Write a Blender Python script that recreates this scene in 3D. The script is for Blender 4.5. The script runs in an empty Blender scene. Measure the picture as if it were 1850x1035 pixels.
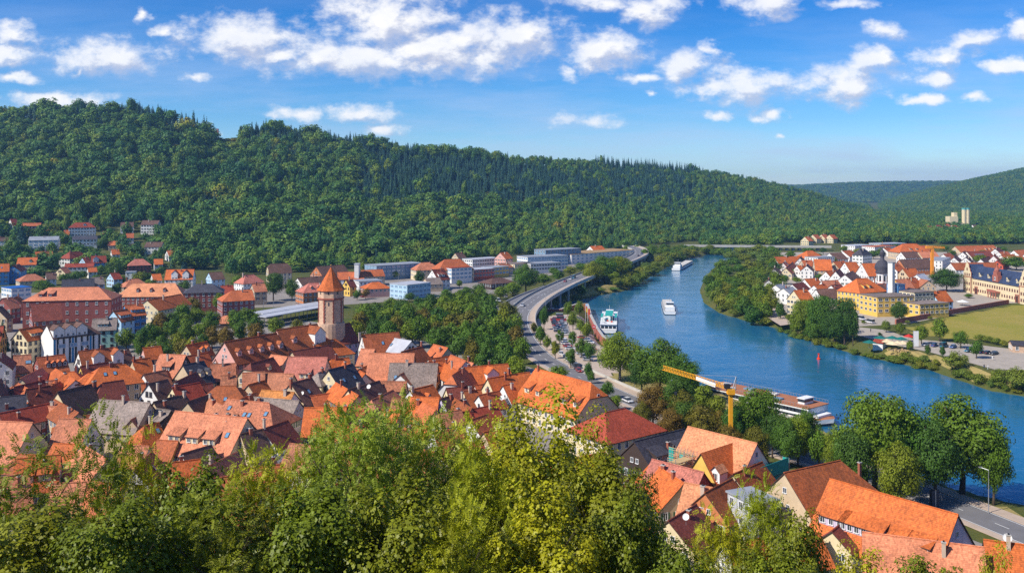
import bpy, math, random
import numpy as np
from mathutils import Vector, Matrix
sc = bpy.context.scene
COL = sc.collection
R = math.radians
# ------------------------------------------------------------------ camera
F, CX, HY, CZ = 1600.0, 925.0, 345.0, 72.0          # focal length in photo pixels, principal column, horizon row, eye height
cam = bpy.data.cameras.new('camera'); camo = bpy.data.objects.new('camera', cam); COL.objects.link(camo)
camo.location = (0, 0, CZ); camo.rotation_euler = (R(90), 0, 0)
cam.sensor_width = 36; cam.lens = 36 * F / 1850; cam.shift_y = -(517.5 - HY) / 1850
cam.clip_start = 0.5; cam.clip_end = 40000
sc.camera = camo
# ------------------------------------------------------------------ light
SUN_AZ, SUN_EL = math.atan2(-0.84, -0.45), R(41)      # azimuth from +Y towards +X
sd_ = Vector((math.sin(SUN_AZ) * math.cos(SUN_EL), math.cos(SUN_AZ) * math.cos(SUN_EL), math.sin(SUN_EL)))
sun = bpy.data.lights.new('sun', 'SUN'); sun.energy = 5.0; sun.angle = R(0.5); sun.color = (1, 0.93, 0.82)
suno = bpy.data.objects.new('sun', sun); COL.objects.link(suno)
suno.rotation_euler = sd_.to_track_quat('Z', 'Y').to_euler(); suno.location = (0, 0, 500)
sc.view_settings.view_transform = 'Standard'; sc.view_settings.look = 'None'
sc.view_settings.exposure = 0.28; sc.view_settings.gamma = 1.0; sc.view_settings.use_curve_mapping = False
cy = sc.cycles
cy.max_bounces = 6; cy.diffuse_bounces = 2; cy.glossy_bounces = 2; cy.transmission_bounces = 3; cy.volume_bounces = 0
cy.transparent_max_bounces = 6; cy.caustics_reflective = False; cy.caustics_refractive = False
cy.use_denoising = False; cy.sample_clamp_indirect = 4
# ------------------------------------------------------------------ sky with fair-weather cumulus
W = bpy.data.worlds.new('World'); sc.world = W; W.use_nodes = True

class NT:
    def __init__(s, tree): s.t = tree; s.n = tree.nodes; s.l = tree.links
    def node(s, typ, **kw):
        n = s.n.new(typ)
        for k, v in kw.items(): setattr(n, k, v)
        return n
    def put(s, sock, v):
        if hasattr(v, 'is_linked') or isinstance(v, bpy.types.NodeSocket): s.l.new(v, sock)
        else: sock.default_value = v
    def math(s, op, a, b=0.0, c=None, clamp=False):
        n = s.node('ShaderNodeMath', operation=op, use_clamp=clamp)
        s.put(n.inputs[0], a); s.put(n.inputs[1], b)
        if c is not None: s.put(n.inputs[2], c)
        return n.outputs[0]
    def vec(s, op, a, b=None, c=None):
        n = s.node('ShaderNodeVectorMath', operation=op)
        s.put(n.inputs[0], a)
        if b is not None: s.put(n.inputs[1], b)
        if c is not None: s.put(n.inputs[2], c)
        return n.outputs['Value'] if op in ('LENGTH', 'DOT_PRODUCT') else n.outputs[0]
    def mix(s, f, a, b, blend='MIX'):
        n = s.node('ShaderNodeMix', data_type='RGBA', blend_type=blend)
        s.put(n.inputs[0], f); s.put(n.inputs[6], a); s.put(n.inputs[7], b)
        return n.outputs[2]
    def noise(s, vec, scale, detail=3, rough=0.5, dist=0.0, out='Fac'):
        n = s.node('ShaderNodeTexNoise'); s.put(n.inputs['Vector'], vec)
        n.inputs['Scale'].default_value = scale; n.inputs['Detail'].default_value = detail
        n.inputs['Roughness'].default_value = rough; n.inputs['Distortion'].default_value = dist
        return n.outputs[0] if out == 'Fac' else n.outputs[1]
    def ramp(s, f, stops):
        n = s.node('ShaderNodeValToRGB'); s.put(n.inputs[0], f)
        e = n.color_ramp.elements
        while len(e) < len(stops): e.new(0.5)
        for q, (p, c) in zip(e, stops): q.position = p; q.color = tuple(c) + (1,) if len(c) == 3 else c
        return n.outputs[0]
    def maprange(s, v, a, b, c=0.0, d=1.0, smooth=False):
        n = s.node('ShaderNodeMapRange', interpolation_type='SMOOTHSTEP' if smooth else 'LINEAR')
        s.put(n.inputs[0], v)
        for i, q in enumerate((a, b, c, d)): s.put(n.inputs[1 + i], q)
        return n.outputs[0]
    def xyz(s, x, y, z):
        n = s.node('ShaderNodeCombineXYZ')
        for i, q in enumerate((x, y, z)): s.put(n.inputs[i], q)
        return n.outputs[0]

# cumulus: (photo column, row, half-width, half-height) -> direction (azimuth tangent, elevation tangent)
CLOUDS = [(30, 62, 62, 22), (20, 103, 90, 20), (195, 103, 108, 36), (20, 143, 52, 11), (110, 182, 105, 17), (140, 128, 17, 13),
 (440, 68, 118, 42), (520, 90, 50, 22), (640, 105, 150, 40), (700, 40, 130, 62), (800, 85, 190, 52), (910, 72, 140, 48), (865, 108, 60, 26),
 (1090, 92, 72, 38), (1028, 130, 26, 12), (1180, 20, 64, 30), (1080, 2, 90, 16), (1390, 8, 66, 28), (1235, 117, 70, 28), (1335, 157, 105, 34),
 (1290, 95, 20, 16), (1525, 150, 95, 36), (1570, 110, 45, 26), (1600, 55, 48, 20), (1705, 110, 82, 22), (1690, 140, 40, 18), (1760, 75, 55, 22), (1835, 55, 34, 30),
 (535, 208, 44, 15), (655, 203, 70, 21), (708, 240, 40, 13), (1060, 216, 62, 14), (1300, 212, 28, 10), (1385, 200, 34, 11), (1400, 243, 14, 6),
 (1668, 182, 34, 10), (1755, 173, 32, 8), (345, 137, 24, 9), (308, 62, 26, 10), (262, 28, 16, 16), (1545, 2, 50, 12), (1840, 120, 60, 14), (390, 232, 16, 8), (1170, 172, 12, 6), (1150, 140, 40, 9)]
def cloud_group():
    g = bpy.data.node_groups.new('cumulus', 'ShaderNodeTree')
    g.interface.new_socket('P', in_out='INPUT', socket_type='NodeSocketVector')
    g.interface.new_socket('D', in_out='OUTPUT', socket_type='NodeSocketFloat')
    t = NT(g); gi = g.nodes.new('NodeGroupInput'); go = g.nodes.new('NodeGroupOutput')
    acc = None
    for (px, py, a, b) in CLOUDS:
        cx, cyv = (px - CX) / F, (HY - py) / F
        sx, sy = F / (a * 1.03), F / (b * 1.10)
        d = t.vec('LENGTH', t.vec('MULTIPLY_ADD', gi.outputs[0], (sx, sy, 0), (-cx * sx, -cyv * sy, 0)))
        v = t.math('MULTIPLY', t.math('SUBTRACT', 1.0, d), min(1.0, 0.55 + b / 60))
        if acc is None: acc = v
        else:
            n = t.node('ShaderNodeMath', operation='SMOOTH_MAX'); t.put(n.inputs[0], acc); t.put(n.inputs[1], v); n.inputs[2].default_value = 0.14
            acc = n.outputs[0]
    # the same kind of cloud goes on all round, outside the directions listed above
    sep = t.node('ShaderNodeSeparateXYZ'); t.put(sep.inputs[0], gi.outputs[0])
    gen = t.math('MULTIPLY_ADD', t.noise(t.vec('MULTIPLY', gi.outputs[0], (1.0, 2.6, 1.0)), 3.6, 2, 0.5), 5.0, -2.95)
    side = t.maprange(t.math('ABSOLUTE', sep.outputs[0]), 0.60, 0.72)
    up = t.maprange(sep.outputs[1], 0.225, 0.27)
    acc = t.math('MAXIMUM', acc, t.math('SUBTRACT', gen, t.math('MULTIPLY', t.math('SUBTRACT', 1.0, t.math('MAXIMUM', side, up)), 10.0)))
    t.l.new(acc, go.inputs[0])
    return g
def build_world():
    t = NT(W.node_tree); W.node_tree.nodes.clear()
    out = t.node('ShaderNodeOutputWorld'); bg = t.node('ShaderNodeBackground'); t.l.new(bg.outputs[0], out.inputs[0])
    sky = t.node('ShaderNodeTexSky', sky_type='NISHITA', sun_disc=False)
    sky.sun_elevation = SUN_EL; sky.sun_rotation = SUN_AZ
    sky.altitude = 200; sky.air_density = 1.0; sky.dust_density = 0.4; sky.ozone_density = 4.0
    tc = t.node('ShaderNodeTexCoord'); D = t.node('ShaderNodeSeparateXYZ'); t.l.new(tc.outputs['Generated'], D.inputs[0])
    x, y, z = D.outputs
    az = t.math('ARCTAN2', x, y)
    az = t.math('TANGENT', t.math('MULTIPLY', az, 1.0)) if False else az
    hor = t.math('SQRT', t.math('ADD', t.math('MULTIPLY', x, x), t.math('MULTIPLY', y, y)))
    # tangent-plane coordinates in front, plain azimuth further round
    yc = t.math('MAXIMUM', y, 0.35)
    P = t.xyz(t.math('DIVIDE', x, yc), t.math('DIVIDE', z, yc), t.math('MULTIPLY', t.math('LESS_THAN', y, 0.35), 7.3))
    wv = t.node('ShaderNodeVectorMath', operation='MULTIPLY_ADD')
    Pn = t.vec('MULTIPLY', P, (1, 1.5, 1))
    nz = t.node('ShaderNodeTexNoise'); t.l.new(Pn, nz.inputs[0]); nz.inputs['Scale'].default_value = 16; nz.inputs['Detail'].default_value = 5; nz.inputs['Roughness'].default_value = 0.56
    w1 = t.vec('MULTIPLY', t.vec('SUBTRACT', nz.outputs[1], (0.5, 0.5, 0.5)), (0.085, 0.034, 0))
    Pw = t.vec('ADD', P, w1)
    grp = cloud_group()
    def field(p):
        n = t.node('ShaderNodeGroup'); n.node_tree = grp; t.put(n.inputs[0], p); return n.outputs[0]
    fine = t.noise(Pn, 30, 8, 0.62)
    f0 = t.math('ADD', field(Pw), t.math('MULTIPLY', t.math('SUBTRACT', fine, 0.5), 2.1))
    cover = t.maprange(f0, -0.20, 0.78, smooth=True)
    # lit side: field sampled a little towards the sun (left and up)
    Ps = t.vec('ADD', Pw, (-0.011, 0.012, 0))
    fine2 = t.noise(t.vec('ADD', Pn, (-0.008, 0.018, 0)), 30, 6, 0.62)
    f1 = t.math('ADD', field(Ps), t.math('MULTIPLY', t.math('SUBTRACT', fine2, 0.5), 1.9))
    shade = t.maprange(t.math('SUBTRACT', f1, f0), -0.35, 0.40, 0.0, 1.0, smooth=True)
    ccol = t.mix(shade, (10.2, 10.0, 9.8, 1), (5.4, 5.8, 7.2, 1))
    # clear sky: deeper and more saturated than the plain model, paler towards the horizon
    hs = t.node('ShaderNodeHueSaturation'); t.l.new(sky.outputs[0], hs.inputs['Color']); hs.inputs['Saturation'].default_value = 1.25; hs.inputs['Value'].default_value = 1.0
    el = t.math('DIVIDE', z, hor)
    tint = t.ramp(t.maprange(el, -0.02, 0.26), [(0.0, (1.45, 1.55, 1.75)), (0.35, (0.66, 1.02, 1.38)), (1.0, (0.08, 0.66, 1.16))])
    skyc = t.mix(1.0, hs.outputs[0], tint, 'MULTIPLY')
    veil = t.math('MULTIPLY', t.maprange(t.noise(t.vec('MULTIPLY', P, (1.0, 6.0, 1.0)), 3.0, 5, 0.6), 0.42, 0.75), t.maprange(el, 0.0, 0.19, 1.0, 0.14))
    skyc = t.mix(veil, skyc, (5.3, 6.3, 8.6, 1))
    edge = t.math('MULTIPLY', cover, t.maprange(t.noise(Pn, 11, 4, 0.6), 0.3, 0.62, 0.72, 0.97))
    t.l.new(t.mix(edge, skyc, ccol), bg.inputs[0]); bg.inputs[1].default_value = 0.092
build_world(); W.cycles.sampling_method = 'MANUAL'; W.cycles.sample_map_resolution = 256
# ------------------------------------------------------------------ pixels -> places
def ray(px, py, Y): return ((px - CX) * Y / F, Y, CZ - (py - HY) * Y / F)
def at_z(px, py, z):
    Y = (CZ - z) * F / (py - HY); return Vector(((px - CX) * Y / F, Y, z))
def to_px(p): return (CX + F * p[0] / p[1], HY + F * (CZ - p[2]) / p[1])
WATER = 0.0
LB = [(2300, 1010), (1850, 922), (1735, 893), (1650, 858), (1570, 816), (1490, 784), (1400, 752), (1330, 726), (1265, 698), (1215, 672), (1160, 650), (1110, 637), (1090, 624), (1078, 606), (1068, 585), (1061, 562), (1045, 560), (1010, 572), (985, 572), (984, 560), (1000, 552), (1030, 546), (1075, 535), (1117, 527), (1132, 525), (1152, 513), (1180, 497), (1203, 484), (1226, 473), (1248, 465), (1272, 461), (1292, 458), (1300, 450)]
RB = [(2300, 790), (1850, 716), (1790, 706), (1735, 688), (1680, 668), (1610, 654), (1545, 640), (1480, 620), (1430, 602), (1400, 592), (1350, 580), (1300, 566), (1272, 548), (1264, 525), (1272, 505), (1285, 488), (1305, 474), (1330, 464), (1342, 454)]
RIV = np.array([at_z(a, b, 0)[:2] for a, b in LB] + [at_z(a, b, 0)[:2] for a, b in RB[::-1]])
def seg_dist(x, y, poly, closed=True):
    d = np.full(x.shape, 1e9); n = len(poly)
    for i in range(n if closed else n - 1):
        a, b = poly[i], poly[(i + 1) % n]; ab = b - a
        t = np.clip(((x - a[0]) * ab[0] + (y - a[1]) * ab[1]) / (ab @ ab + 1e-9), 0, 1)
        d = np.minimum(d, np.hypot(x - a[0] - t * ab[0], y - a[1] - t * ab[1]))
    return d
def inside(x, y, poly):
    c = np.zeros(x.shape, bool); n = len(poly)
    for i in range(n):
        (x0, y0), (x1, y1) = poly[i], poly[(i + 1) % n]
        hit = ((y0 > y) != (y1 > y)) & (x < (x1 - x0) * (y - y0) / (y1 - y0 + 1e-12) + x0)
        c ^= hit
    return c
def ss(t): t = np.clip(t, 0, 1); return t * t * (3 - 2 * t)
HILL_TOP = [(-1500, 185), (0, 195), (130, 190), (250, 190), (300, 198), (345, 214), (375, 232), (400, 239), (428, 237), (450, 228), (475, 222), (560, 235), (640, 246), (700, 258), (760, 266), (850, 275), (960, 284), (1080, 291), (1250, 305), (1330, 316), (1450, 343), (1550, 372), (1620, 396), (1680, 412), (1730, 424), (1800, 428)]
HILL_YR = [(-1500, 1300), (0, 1250), (400, 1300), (700, 1450), (1000, 1700), (1250, 1950), (1450, 2150), (1620, 2300), (1730, 2400)]
HILL_YB = [(-1500, 640), (0, 640), (300, 690), (450, 760), (600, 800), (750, 850), (900, 960), (1050, 1060), (1150, 1130), (1250, 1250), (1400, 1400), (1550, 1600), (1730, 2050)]
HILL_EX = [(-1500, 1.9), (250, 1.9), (450, 1.5), (800, 1.25), (1800, 1.15)]
FAR1_TOP = [(1500, 420), (1560, 380), (1600, 362), (1640, 350), (1700, 335), (1760, 322), (1850, 303), (2100, 275), (3000, 250)]
FAR2_TOP = [(700, 345), (1200, 340), (1450, 335), (1520, 331), (1600, 329), (1700, 328), (2200, 330), (3000, 330)]
def ip(u, tab): a = np.array(tab, float); return np.interp(u, a[:, 0], a[:, 1])
def ground_raw(x, y):
    x = np.asarray(x, float); y = np.asarray(y, float)
    yy = np.maximum(y, 40); u = CX + F * x / yy
    u = np.where(y < 300, CX + F * x / 300, u)
    z = np.full(x.shape, 4.0)
    yb, yr = ip(u, HILL_YB), ip(u, HILL_YR)
    zr = CZ + (HY - ip(u, HILL_TOP)) * yr / F - 14
    t = np.clip((y - yb) / (yr - yb), 0, 1)
    h = np.maximum(zr - 4, 0) * t ** ip(u, HILL_EX)
    back = np.clip((y - yr) / 900, 0, 1)
    z = np.maximum(z, 4 + h * (1 - 0.55 * ss(back)))
    zr = CZ + (HY - ip(u, FAR1_TOP)) * 3600 / F - 14; t = ss((y - 2500) / 1100)
    z = np.maximum(z, 4 + np.maximum(zr - 4, 0) * t * (1 - 0.6 * ss((y - 3700) / 1500)))
    zr = CZ + (HY - ip(u, FAR2_TOP)) * 6000 / F - 14; t = ss((y - 4300) / 1700)
    z = np.maximum(z, 4 + np.maximum(zr - 4, 0) * t)
    # castle hill under the viewer
    z = np.maximum(z, np.minimum(67 - 0.49 * np.maximum(y - 2, 0) - np.maximum(np.abs(x) - 130, 0) * 0.3, 67))
    # river channel
    near = (y > 100) & (y < 1300)
    if near.any():
        xs, ys = x[near], y[near]; d = seg_dist(xs, ys, RIV); ins = inside(xs, ys, RIV)
        zz = z[near]; bank = 0.15 + ss(d / 9) * (zz - 0.15)
        z[near] = np.where(ins, -2.5 * ss(d / 6) - 0.05, bank)
    return z
# cached heights for quick look-ups
GX, GY = np.arange(-1300, 1700, 5.0), np.arange(0, 3000, 5.0)
_gx, _gy = np.meshgrid(GX, GY)
GC = ground_raw(_gx.ravel(), _gy.ravel()).reshape(_gx.shape)
def ground(x, y):
    fx = np.clip((np.asarray(x, float) + 1300) / 5, 0, len(GX) - 1.001); fy = np.clip(np.asarray(y, float) / 5, 0, len(GY) - 1.001)
    i, j = fx.astype(int), fy.astype(int); a, b = fx - i, fy - j
    return GC[j, i] * (1 - a) * (1 - b) + GC[j, i + 1] * a * (1 - b) + GC[j + 1, i] * (1 - a) * b + GC[j + 1, i + 1] * a * b
YS = np.concatenate([np.arange(12, 900, 1.5), np.arange(900, 2990, 5)])
def hit(px, py, h=0.0, ymin=138):
    """first place along the pixel's ray that is h metres above the ground"""
    xs = (px - CX) * YS / F; zs = CZ - (py - HY) * YS / F
    g = ground(xs, YS) + h
    k = np.nonzero((zs <= g) & (YS > ymin))[0]
    if len(k) == 0: k = [len(YS) - 1]
    k = max(1, k[0])
    d0, d1 = zs[k - 1] - g[k - 1], zs[k] - g[k]
    f = d0 / (d0 - d1 + 1e-9); f = min(max(f, 0), 1)
    Y = YS[k - 1] + (YS[k] - YS[k - 1]) * f
    X = (px - CX) * Y / F
    return Vector((X, Y, CZ - (py - HY) * Y / F - h))
# ------------------------------------------------------------------ scene helpers
def tag(o, label=None, cat=None, group=None, kind=None):
    if label: o['label'] = label
    if cat: o['category'] = cat
    if group: o['group'] = group
    if kind: o['kind'] = kind
    return o
def empty(name, loc, rz=0.0):
    o = bpy.data.objects.new(name, None); o.empty_display_size = 0.5; COL.objects.link(o); o.location = loc; o.rotation_euler = (0, 0, rz); return o
def link(name, mesh, parent=None, loc=None, rz=0.0, scale=None, rot=None, mat=None):
    o = bpy.data.objects.new(name, mesh); COL.objects.link(o)
    if parent is not None: o.parent = parent
    if loc is not None: o.location = loc
    if rot is not None: o.rotation_euler = rot
    elif rz: o.rotation_euler = (0, 0, rz)
    if scale is not None: o.scale = scale
    if mat is not None:
        o.material_slots[0].link = 'OBJECT'; o.material_slots[0].material = mat
    return o
class MB:
    """collects faces, then becomes one mesh; UV = metres along the eave / up the slope"""
    def __init__(s): s.v = []; s.f = []; s.m = []; s.mats = []
    def mi(s, mat):
        if mat not in s.mats: s.mats.append(mat)
        return s.mats.index(mat)
    def face(s, pts, mat):
        i = len(s.v); s.v.extend([tuple(p) for p in pts]); s.f.append(tuple(range(i, i + len(pts)))); s.m.append(s.mi(mat))
    def box(s, x0, x1, y0, y1, z0, z1, mat, M=None):
        c = [(x0, y0, z0), (x1, y0, z0), (x1, y1, z0), (x0, y1, z0), (x0, y0, z1), (x1, y0, z1), (x1, y1, z1), (x0, y1, z1)]
        if M is not None: c = [tuple(M @ Vector(p)) for p in c]
        i = len(s.v); s.v.extend(c); k = s.mi(mat)
        for q in ((0, 3, 2, 1), (4, 5, 6, 7), (0, 1, 5, 4), (1, 2, 6, 5), (2, 3, 7, 6), (3, 0, 4, 7)):
            s.f.append(tuple(i + j for j in q)); s.m.append(k)
    def bar(s, a, b, r, mat, n=4, r2=None):
        a, b = Vector(a), Vector(b); d = (b - a)
        if d.length < 1e-6: return
        d.normalize(); u = d.cross(Vector((0, 0, 1)) if abs(d.z) < 0.9 else Vector((1, 0, 0))).normalized(); w = d.cross(u)
        r2 = r if r2 is None else r2; i = len(s.v); k = s.mi(mat)
        for (c, rr) in ((a, r), (b, r2)):
            for q in range(n):
                t = 2 * math.pi * (q + 0.5) / n; s.v.append(tuple(c + u * (rr * math.cos(t)) + w * (rr * math.sin(t))))
        for q in range(n):
            s.f.append((i + q, i + (q + 1) % n, i + n + (q + 1) % n, i + n + q)); s.m.append(k)
        s.f.append(tuple(i + q for q in range(n))[::-1]); s.m.append(k)
        s.f.append(tuple(i + n + q for q in range(n))); s.m.append(k)
    def lathe(s, prof, mat, n=12, c=(0, 0), ph=0.0, cap=True):
        i = len(s.v); k = s.mi(mat)
        for (r, z) in prof:
            for q in range(n):
                t = 2 * math.pi * (q + ph) / n; s.v.append((c[0] + r * math.cos(t), c[1] + r * math.sin(t), z))
        for a in range(len(prof) - 1):
            for q in range(n):
                b0 = i + a * n; s.f.append((b0 + q, b0 + (q + 1) % n, b0 + n + (q + 1) % n, b0 + n + q)); s.m.append(k)
        if cap:
            s.f.append(tuple(i + q for q in range(n))[::-1]); s.m.append(k)
            b0 = i + (len(prof) - 1) * n; s.f.append(tuple(b0 + q for q in range(n))); s.m.append(k)
    def mesh(s, name, smooth=False):
        me = bpy.data.meshes.new(name); me.from_pydata(s.v, [], s.f)
        for m in s.mats: me.materials.append(m)
        me.polygons.foreach_set('material_index', s.m)
        uv = me.uv_layers.new(name='UVMap').data
        co = []
        for p in me.polygons:
            n = p.normal; u = Vector((-n.y, n.x, 0))
            u = u.normalized() if u.length > 0.02 else Vector((1, 0, 0))
            w = n.cross(u)
            for li in p.loop_indices:
                c = me.vertices[me.loops[li].vertex_index].co; co += [c.dot(u), c.dot(w)]
        uv.foreach_set('uv', co)
        if smooth: me.shade_smooth()
        return me
    def build(s, name, parent=None, loc=None, rz=0.0, smooth=False, rot=None):
        return link(name, s.mesh(name, smooth), parent, loc, rz, rot=rot)
# ------------------------------------------------------------------ materials
MATS = {}
def new_mat(name):
    m = bpy.data.materials.new(name); m.use_nodes = True; t = NT(m.node_tree)
    bs = m.node_tree.nodes['Principled BSDF']; MATS[name] = m
    return m, t, bs
def bump(t, bs, h, strength, dist=0.05):
    b = t.node('ShaderNodeBump'); b.inputs['Strength'].default_value = strength; b.inputs['Distance'].default_value = dist
    t.put(b.inputs['Height'], h); t.l.new(b.outputs[0], bs.inputs['Normal'])
def plain(name, col, rough=0.7, metal=0.0, var=0.12, scale=0.6, spec=0.3):
    if name in MATS: return MATS[name]
    m, t, bs = new_mat(name)
    g = t.node('ShaderNodeNewGeometry'); n = t.noise(g.outputs['Position'], scale, 4, 0.6)
    k = t.maprange(n, 0.25, 0.75, 1 - var, 1 + var)
    t.l.new(t.vec('SCALE', col) if False else t.mix(1.0, tuple(col) + (1,), t.xyz(k, k, k), 'MULTIPLY'), bs.inputs['Base Color'])
    bs.inputs['Roughness'].default_value = rough; bs.inputs['Metallic'].default_value = metal; bs.inputs['Specular IOR Level'].default_value = spec
    return m
def tile(name, col, course=0.36, contrast=0.35, stain=0.35, moss=0.0, col2=None):
    m, t, bs = new_mat(name)
    uv = t.node('ShaderNodeUVMap'); s = t.node('ShaderNodeSeparateXYZ'); t.l.new(uv.outputs[0], s.inputs[0])
    rowf = t.math('DIVIDE', s.outputs[1], course); row = t.math('FLOOR', rowf); fr = t.math('FRACT', rowf)
    colf = t.math('ADD', t.math('DIVIDE', s.outputs[0], course * 0.75), t.math('MULTIPLY', t.math('MODULO', row, 2.0), 0.5)); cl = t.math('FLOOR', colf)
    oi = t.node('ShaderNodeObjectInfo')
    wn = t.node('ShaderNodeTexWhiteNoise', noise_dimensions='3D'); t.put(wn.inputs[0], t.xyz(cl, row, oi.outputs['Random']))
    g = t.node('ShaderNodeNewGeometry')
    big = t.noise(g.outputs['Position'], 0.22, 5, 0.65); mid = t.noise(g.outputs['Position'], 1.3, 4, 0.6)
    streak = t.noise(t.vec('MULTIPLY', uv.outputs[0], (1.6, 0.22, 1)), 1.0, 4, 0.7)
    c0 = tuple(col) + (1,)
    c1 = tuple(x * 0.62 for x in (col2 or col)) + (1,)
    c = t.mix(t.maprange(big, 0.35, 0.72), c0, c1)
    dark = tuple(x * 0.38 + 0.012 for x in col) + (1,)
    c = t.mix(t.math('MULTIPLY', t.maprange(t.math('MULTIPLY', streak, mid), 0.20, 0.36), stain), c, dark)
    k = t.math('ADD', t.maprange(wn.outputs[0], 0, 1, 0.70, 1.24), t.math('MULTIPLY', t.math('SUBTRACT', oi.outputs['Random'], 0.5), 0.30))
    lip = t.maprange(fr, 0.0, 0.30, 1 - contrast, 1.0)
    k = t.math('MULTIPLY', k, lip)
    c = t.mix(1.0, c, t.xyz(k, k, k), 'MULTIPLY')
    if moss: c = t.mix(t.math('MULTIPLY', t.maprange(mid, 0.5, 0.7), moss), c, (0.07, 0.07, 0.035, 1))
    t.l.new(c, bs.inputs['Base Color']); bs.inputs['Roughness'].default_value = 0.72; bs.inputs['Specular IOR Level'].default_value = 0.25
    bump(t, bs, t.math('ADD', fr, t.math('MULTIPLY', wn.outputs[0], 0.35)), 0.55, 0.06)
    return m
ROOF = dict(
 O=tile('tile_orange', (0.70, 0.170, 0.038), 0.36, 0.34, 0.42), S=tile('tile_salmon', (0.71, 0.25, 0.125), 0.34, 0.24, 0.38),
 L=tile('tile_pale_salmon', (0.74, 0.30, 0.14), 0.34, 0.14, 0.10), R=tile('tile_red', (0.42, 0.075, 0.035), 0.42, 0.45, 0.3),
 T=tile('tile_terracotta', (0.62, 0.165, 0.055), 0.36, 0.30, 0.4), B=tile('tile_rust', (0.46, 0.125, 0.038), 0.36, 0.40, 0.5, 0.12),
 N=tile('tile_brown', (0.185, 0.098, 0.070), 0.42, 0.42, 0.4), G=tile('tile_grey', (0.32, 0.25, 0.21), 0.42, 0.32, 0.4, 0.1),
 D=tile('tile_slate', (0.08, 0.076, 0.095), 0.46, 0.45, 0.35), M=tile('tile_maroon', (0.27, 0.068, 0.042), 0.42, 0.40, 0.35),
 P=tile('tile_pink', (0.60, 0.20, 0.14), 0.36, 0.25, 0.30), W=tile('tile_weathered', (0.56, 0.21, 0.105), 0.38, 0.36, 0.55, 0.15),
 Y=tile('tile_yellow_orange', (0.66, 0.25, 0.06), 0.46, 0.50, 0.4), U=tile('tile_blue_slate', (0.05, 0.075, 0.15), 0.4, 0.25, 0.25),
 A=plain('roof_sheet_white', (0.46, 0.47, 0.50), 0.45, 0, 0.18, 0.25), F=plain('roof_sheet_grey', (0.28, 0.30, 0.33), 0.6, 0, 0.2, 0.3),
 V=plain('roof_sheet_brown', (0.34, 0.22, 0.10), 0.8, 0, 0.2, 0.2), Q=plain('roof_sheet_blue', (0.02, 0.12, 0.42), 0.4), Z=plain('roof_sheet_copper', (0.10, 0.36, 0.33), 0.6))
ROOFNAME = dict(O='orange', S='salmon', L='pale salmon', R='red', T='terracotta', B='rust brown', N='dark brown', G='grey', D='black slate', M='maroon', P='pink', W='weathered terracotta', Y='yellow orange', U='blue slate', A='white flat', F='grey flat', V='brown flat', Q='blue flat', Z='green')
WALL = dict(w=plain('plaster_white', (0.74, 0.72, 0.68)), c=plain('plaster_cream', (0.70, 0.58, 0.36)), y=plain('plaster_yellow', (0.70, 0.46, 0.10)), o=plain('plaster_ochre', (0.60, 0.31, 0.06)),
 p=plain('plaster_pink', (0.66, 0.36, 0.30)), b=plain('plaster_blue', (0.10, 0.30, 0.58)), i=plain('plaster_pale_blue', (0.40, 0.58, 0.72)), g=plain('plaster_mint', (0.30, 0.52, 0.46)),
 k=plain('brick_red', (0.27, 0.075, 0.060), 0.8, 0, 0.25, 1.5), q=plain('brick_orange', (0.50, 0.18, 0.07), 0.8, 0, 0.2, 1.5), t=plain('plaster_tan', (0.55, 0.42, 0.27)), l=plain('plaster_grey', (0.42, 0.44, 0.46)),
 d=plain('timber_dark', (0.055, 0.035, 0.028)), s=plain('sandstone', (0.56, 0.38, 0.26), 0.85, 0, 0.3, 1.0), v=plain('plaster_lavender', (0.50, 0.45, 0.56)), r=plain('panel_red', (0.55, 0.10, 0.05)), e=plain('panel_blue_grey', (0.16, 0.26, 0.36)))
WALLNAME = dict(w='white', c='cream', y='yellow', o='ochre', p='pink', b='blue', i='pale blue', g='mint green', k='red brick', q='orange brick', t='tan', l='grey', d='dark timber', s='sandstone', v='lavender', r='red', e='blue grey')
GLASS = plain('window_glass', (0.035, 0.045, 0.06), 0.08, 0, 0.3, 0.8, 0.6)
GLASSB = plain('sky_glass', (0.16, 0.30, 0.45), 0.06, 0, 0.2, 0.8, 0.8)
WHITE = plain('white_paint', (0.78, 0.78, 0.76), 0.5, 0, 0.05)
DARK = plain('dark_metal', (0.03, 0.03, 0.035), 0.5)
STEEL = plain('galvanised_steel', (0.45, 0.47, 0.50), 0.4, 0.6, 0.08)
BRICKC = plain('chimney_brick', (0.30, 0.10, 0.06), 0.85, 0, 0.3, 2.0)
PLASTC = plain('chimney_plaster', (0.50, 0.40, 0.32), 0.85)
TIMBER = plain('timber_beam', (0.07, 0.035, 0.025), 0.8)
CONC = plain('concrete', (0.44, 0.42, 0.38), 0.85, 0, 0.15, 0.3)
ASPH = plain('asphalt', (0.17, 0.165, 0.17), 0.9, 0, 0.15, 0.25)
PAVE = plain('pavement_stone', (0.46, 0.36, 0.28), 0.9, 0, 0.12, 0.4)
COBBLE = plain('cobbled_ground', (0.26, 0.23, 0.20), 0.9, 0, 0.2, 0.3)
PAINTW = plain('road_paint', (0.72, 0.72, 0.70), 0.8, 0, 0.12, 1.2)
GRAVEL = plain('gravel_pale', (0.38, 0.33, 0.27), 0.95, 0, 0.15, 0.3)
GOLD = plain('gold_paint', (0.75, 0.45, 0.08), 0.35, 0.6)
CRANE = plain('crane_yellow', (0.78, 0.36, 0.02), 0.5, 0, 0.1)
SANDR = plain('red_sandstone', (0.36, 0.12, 0.08), 0.85, 0, 0.25, 1.2)
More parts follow.
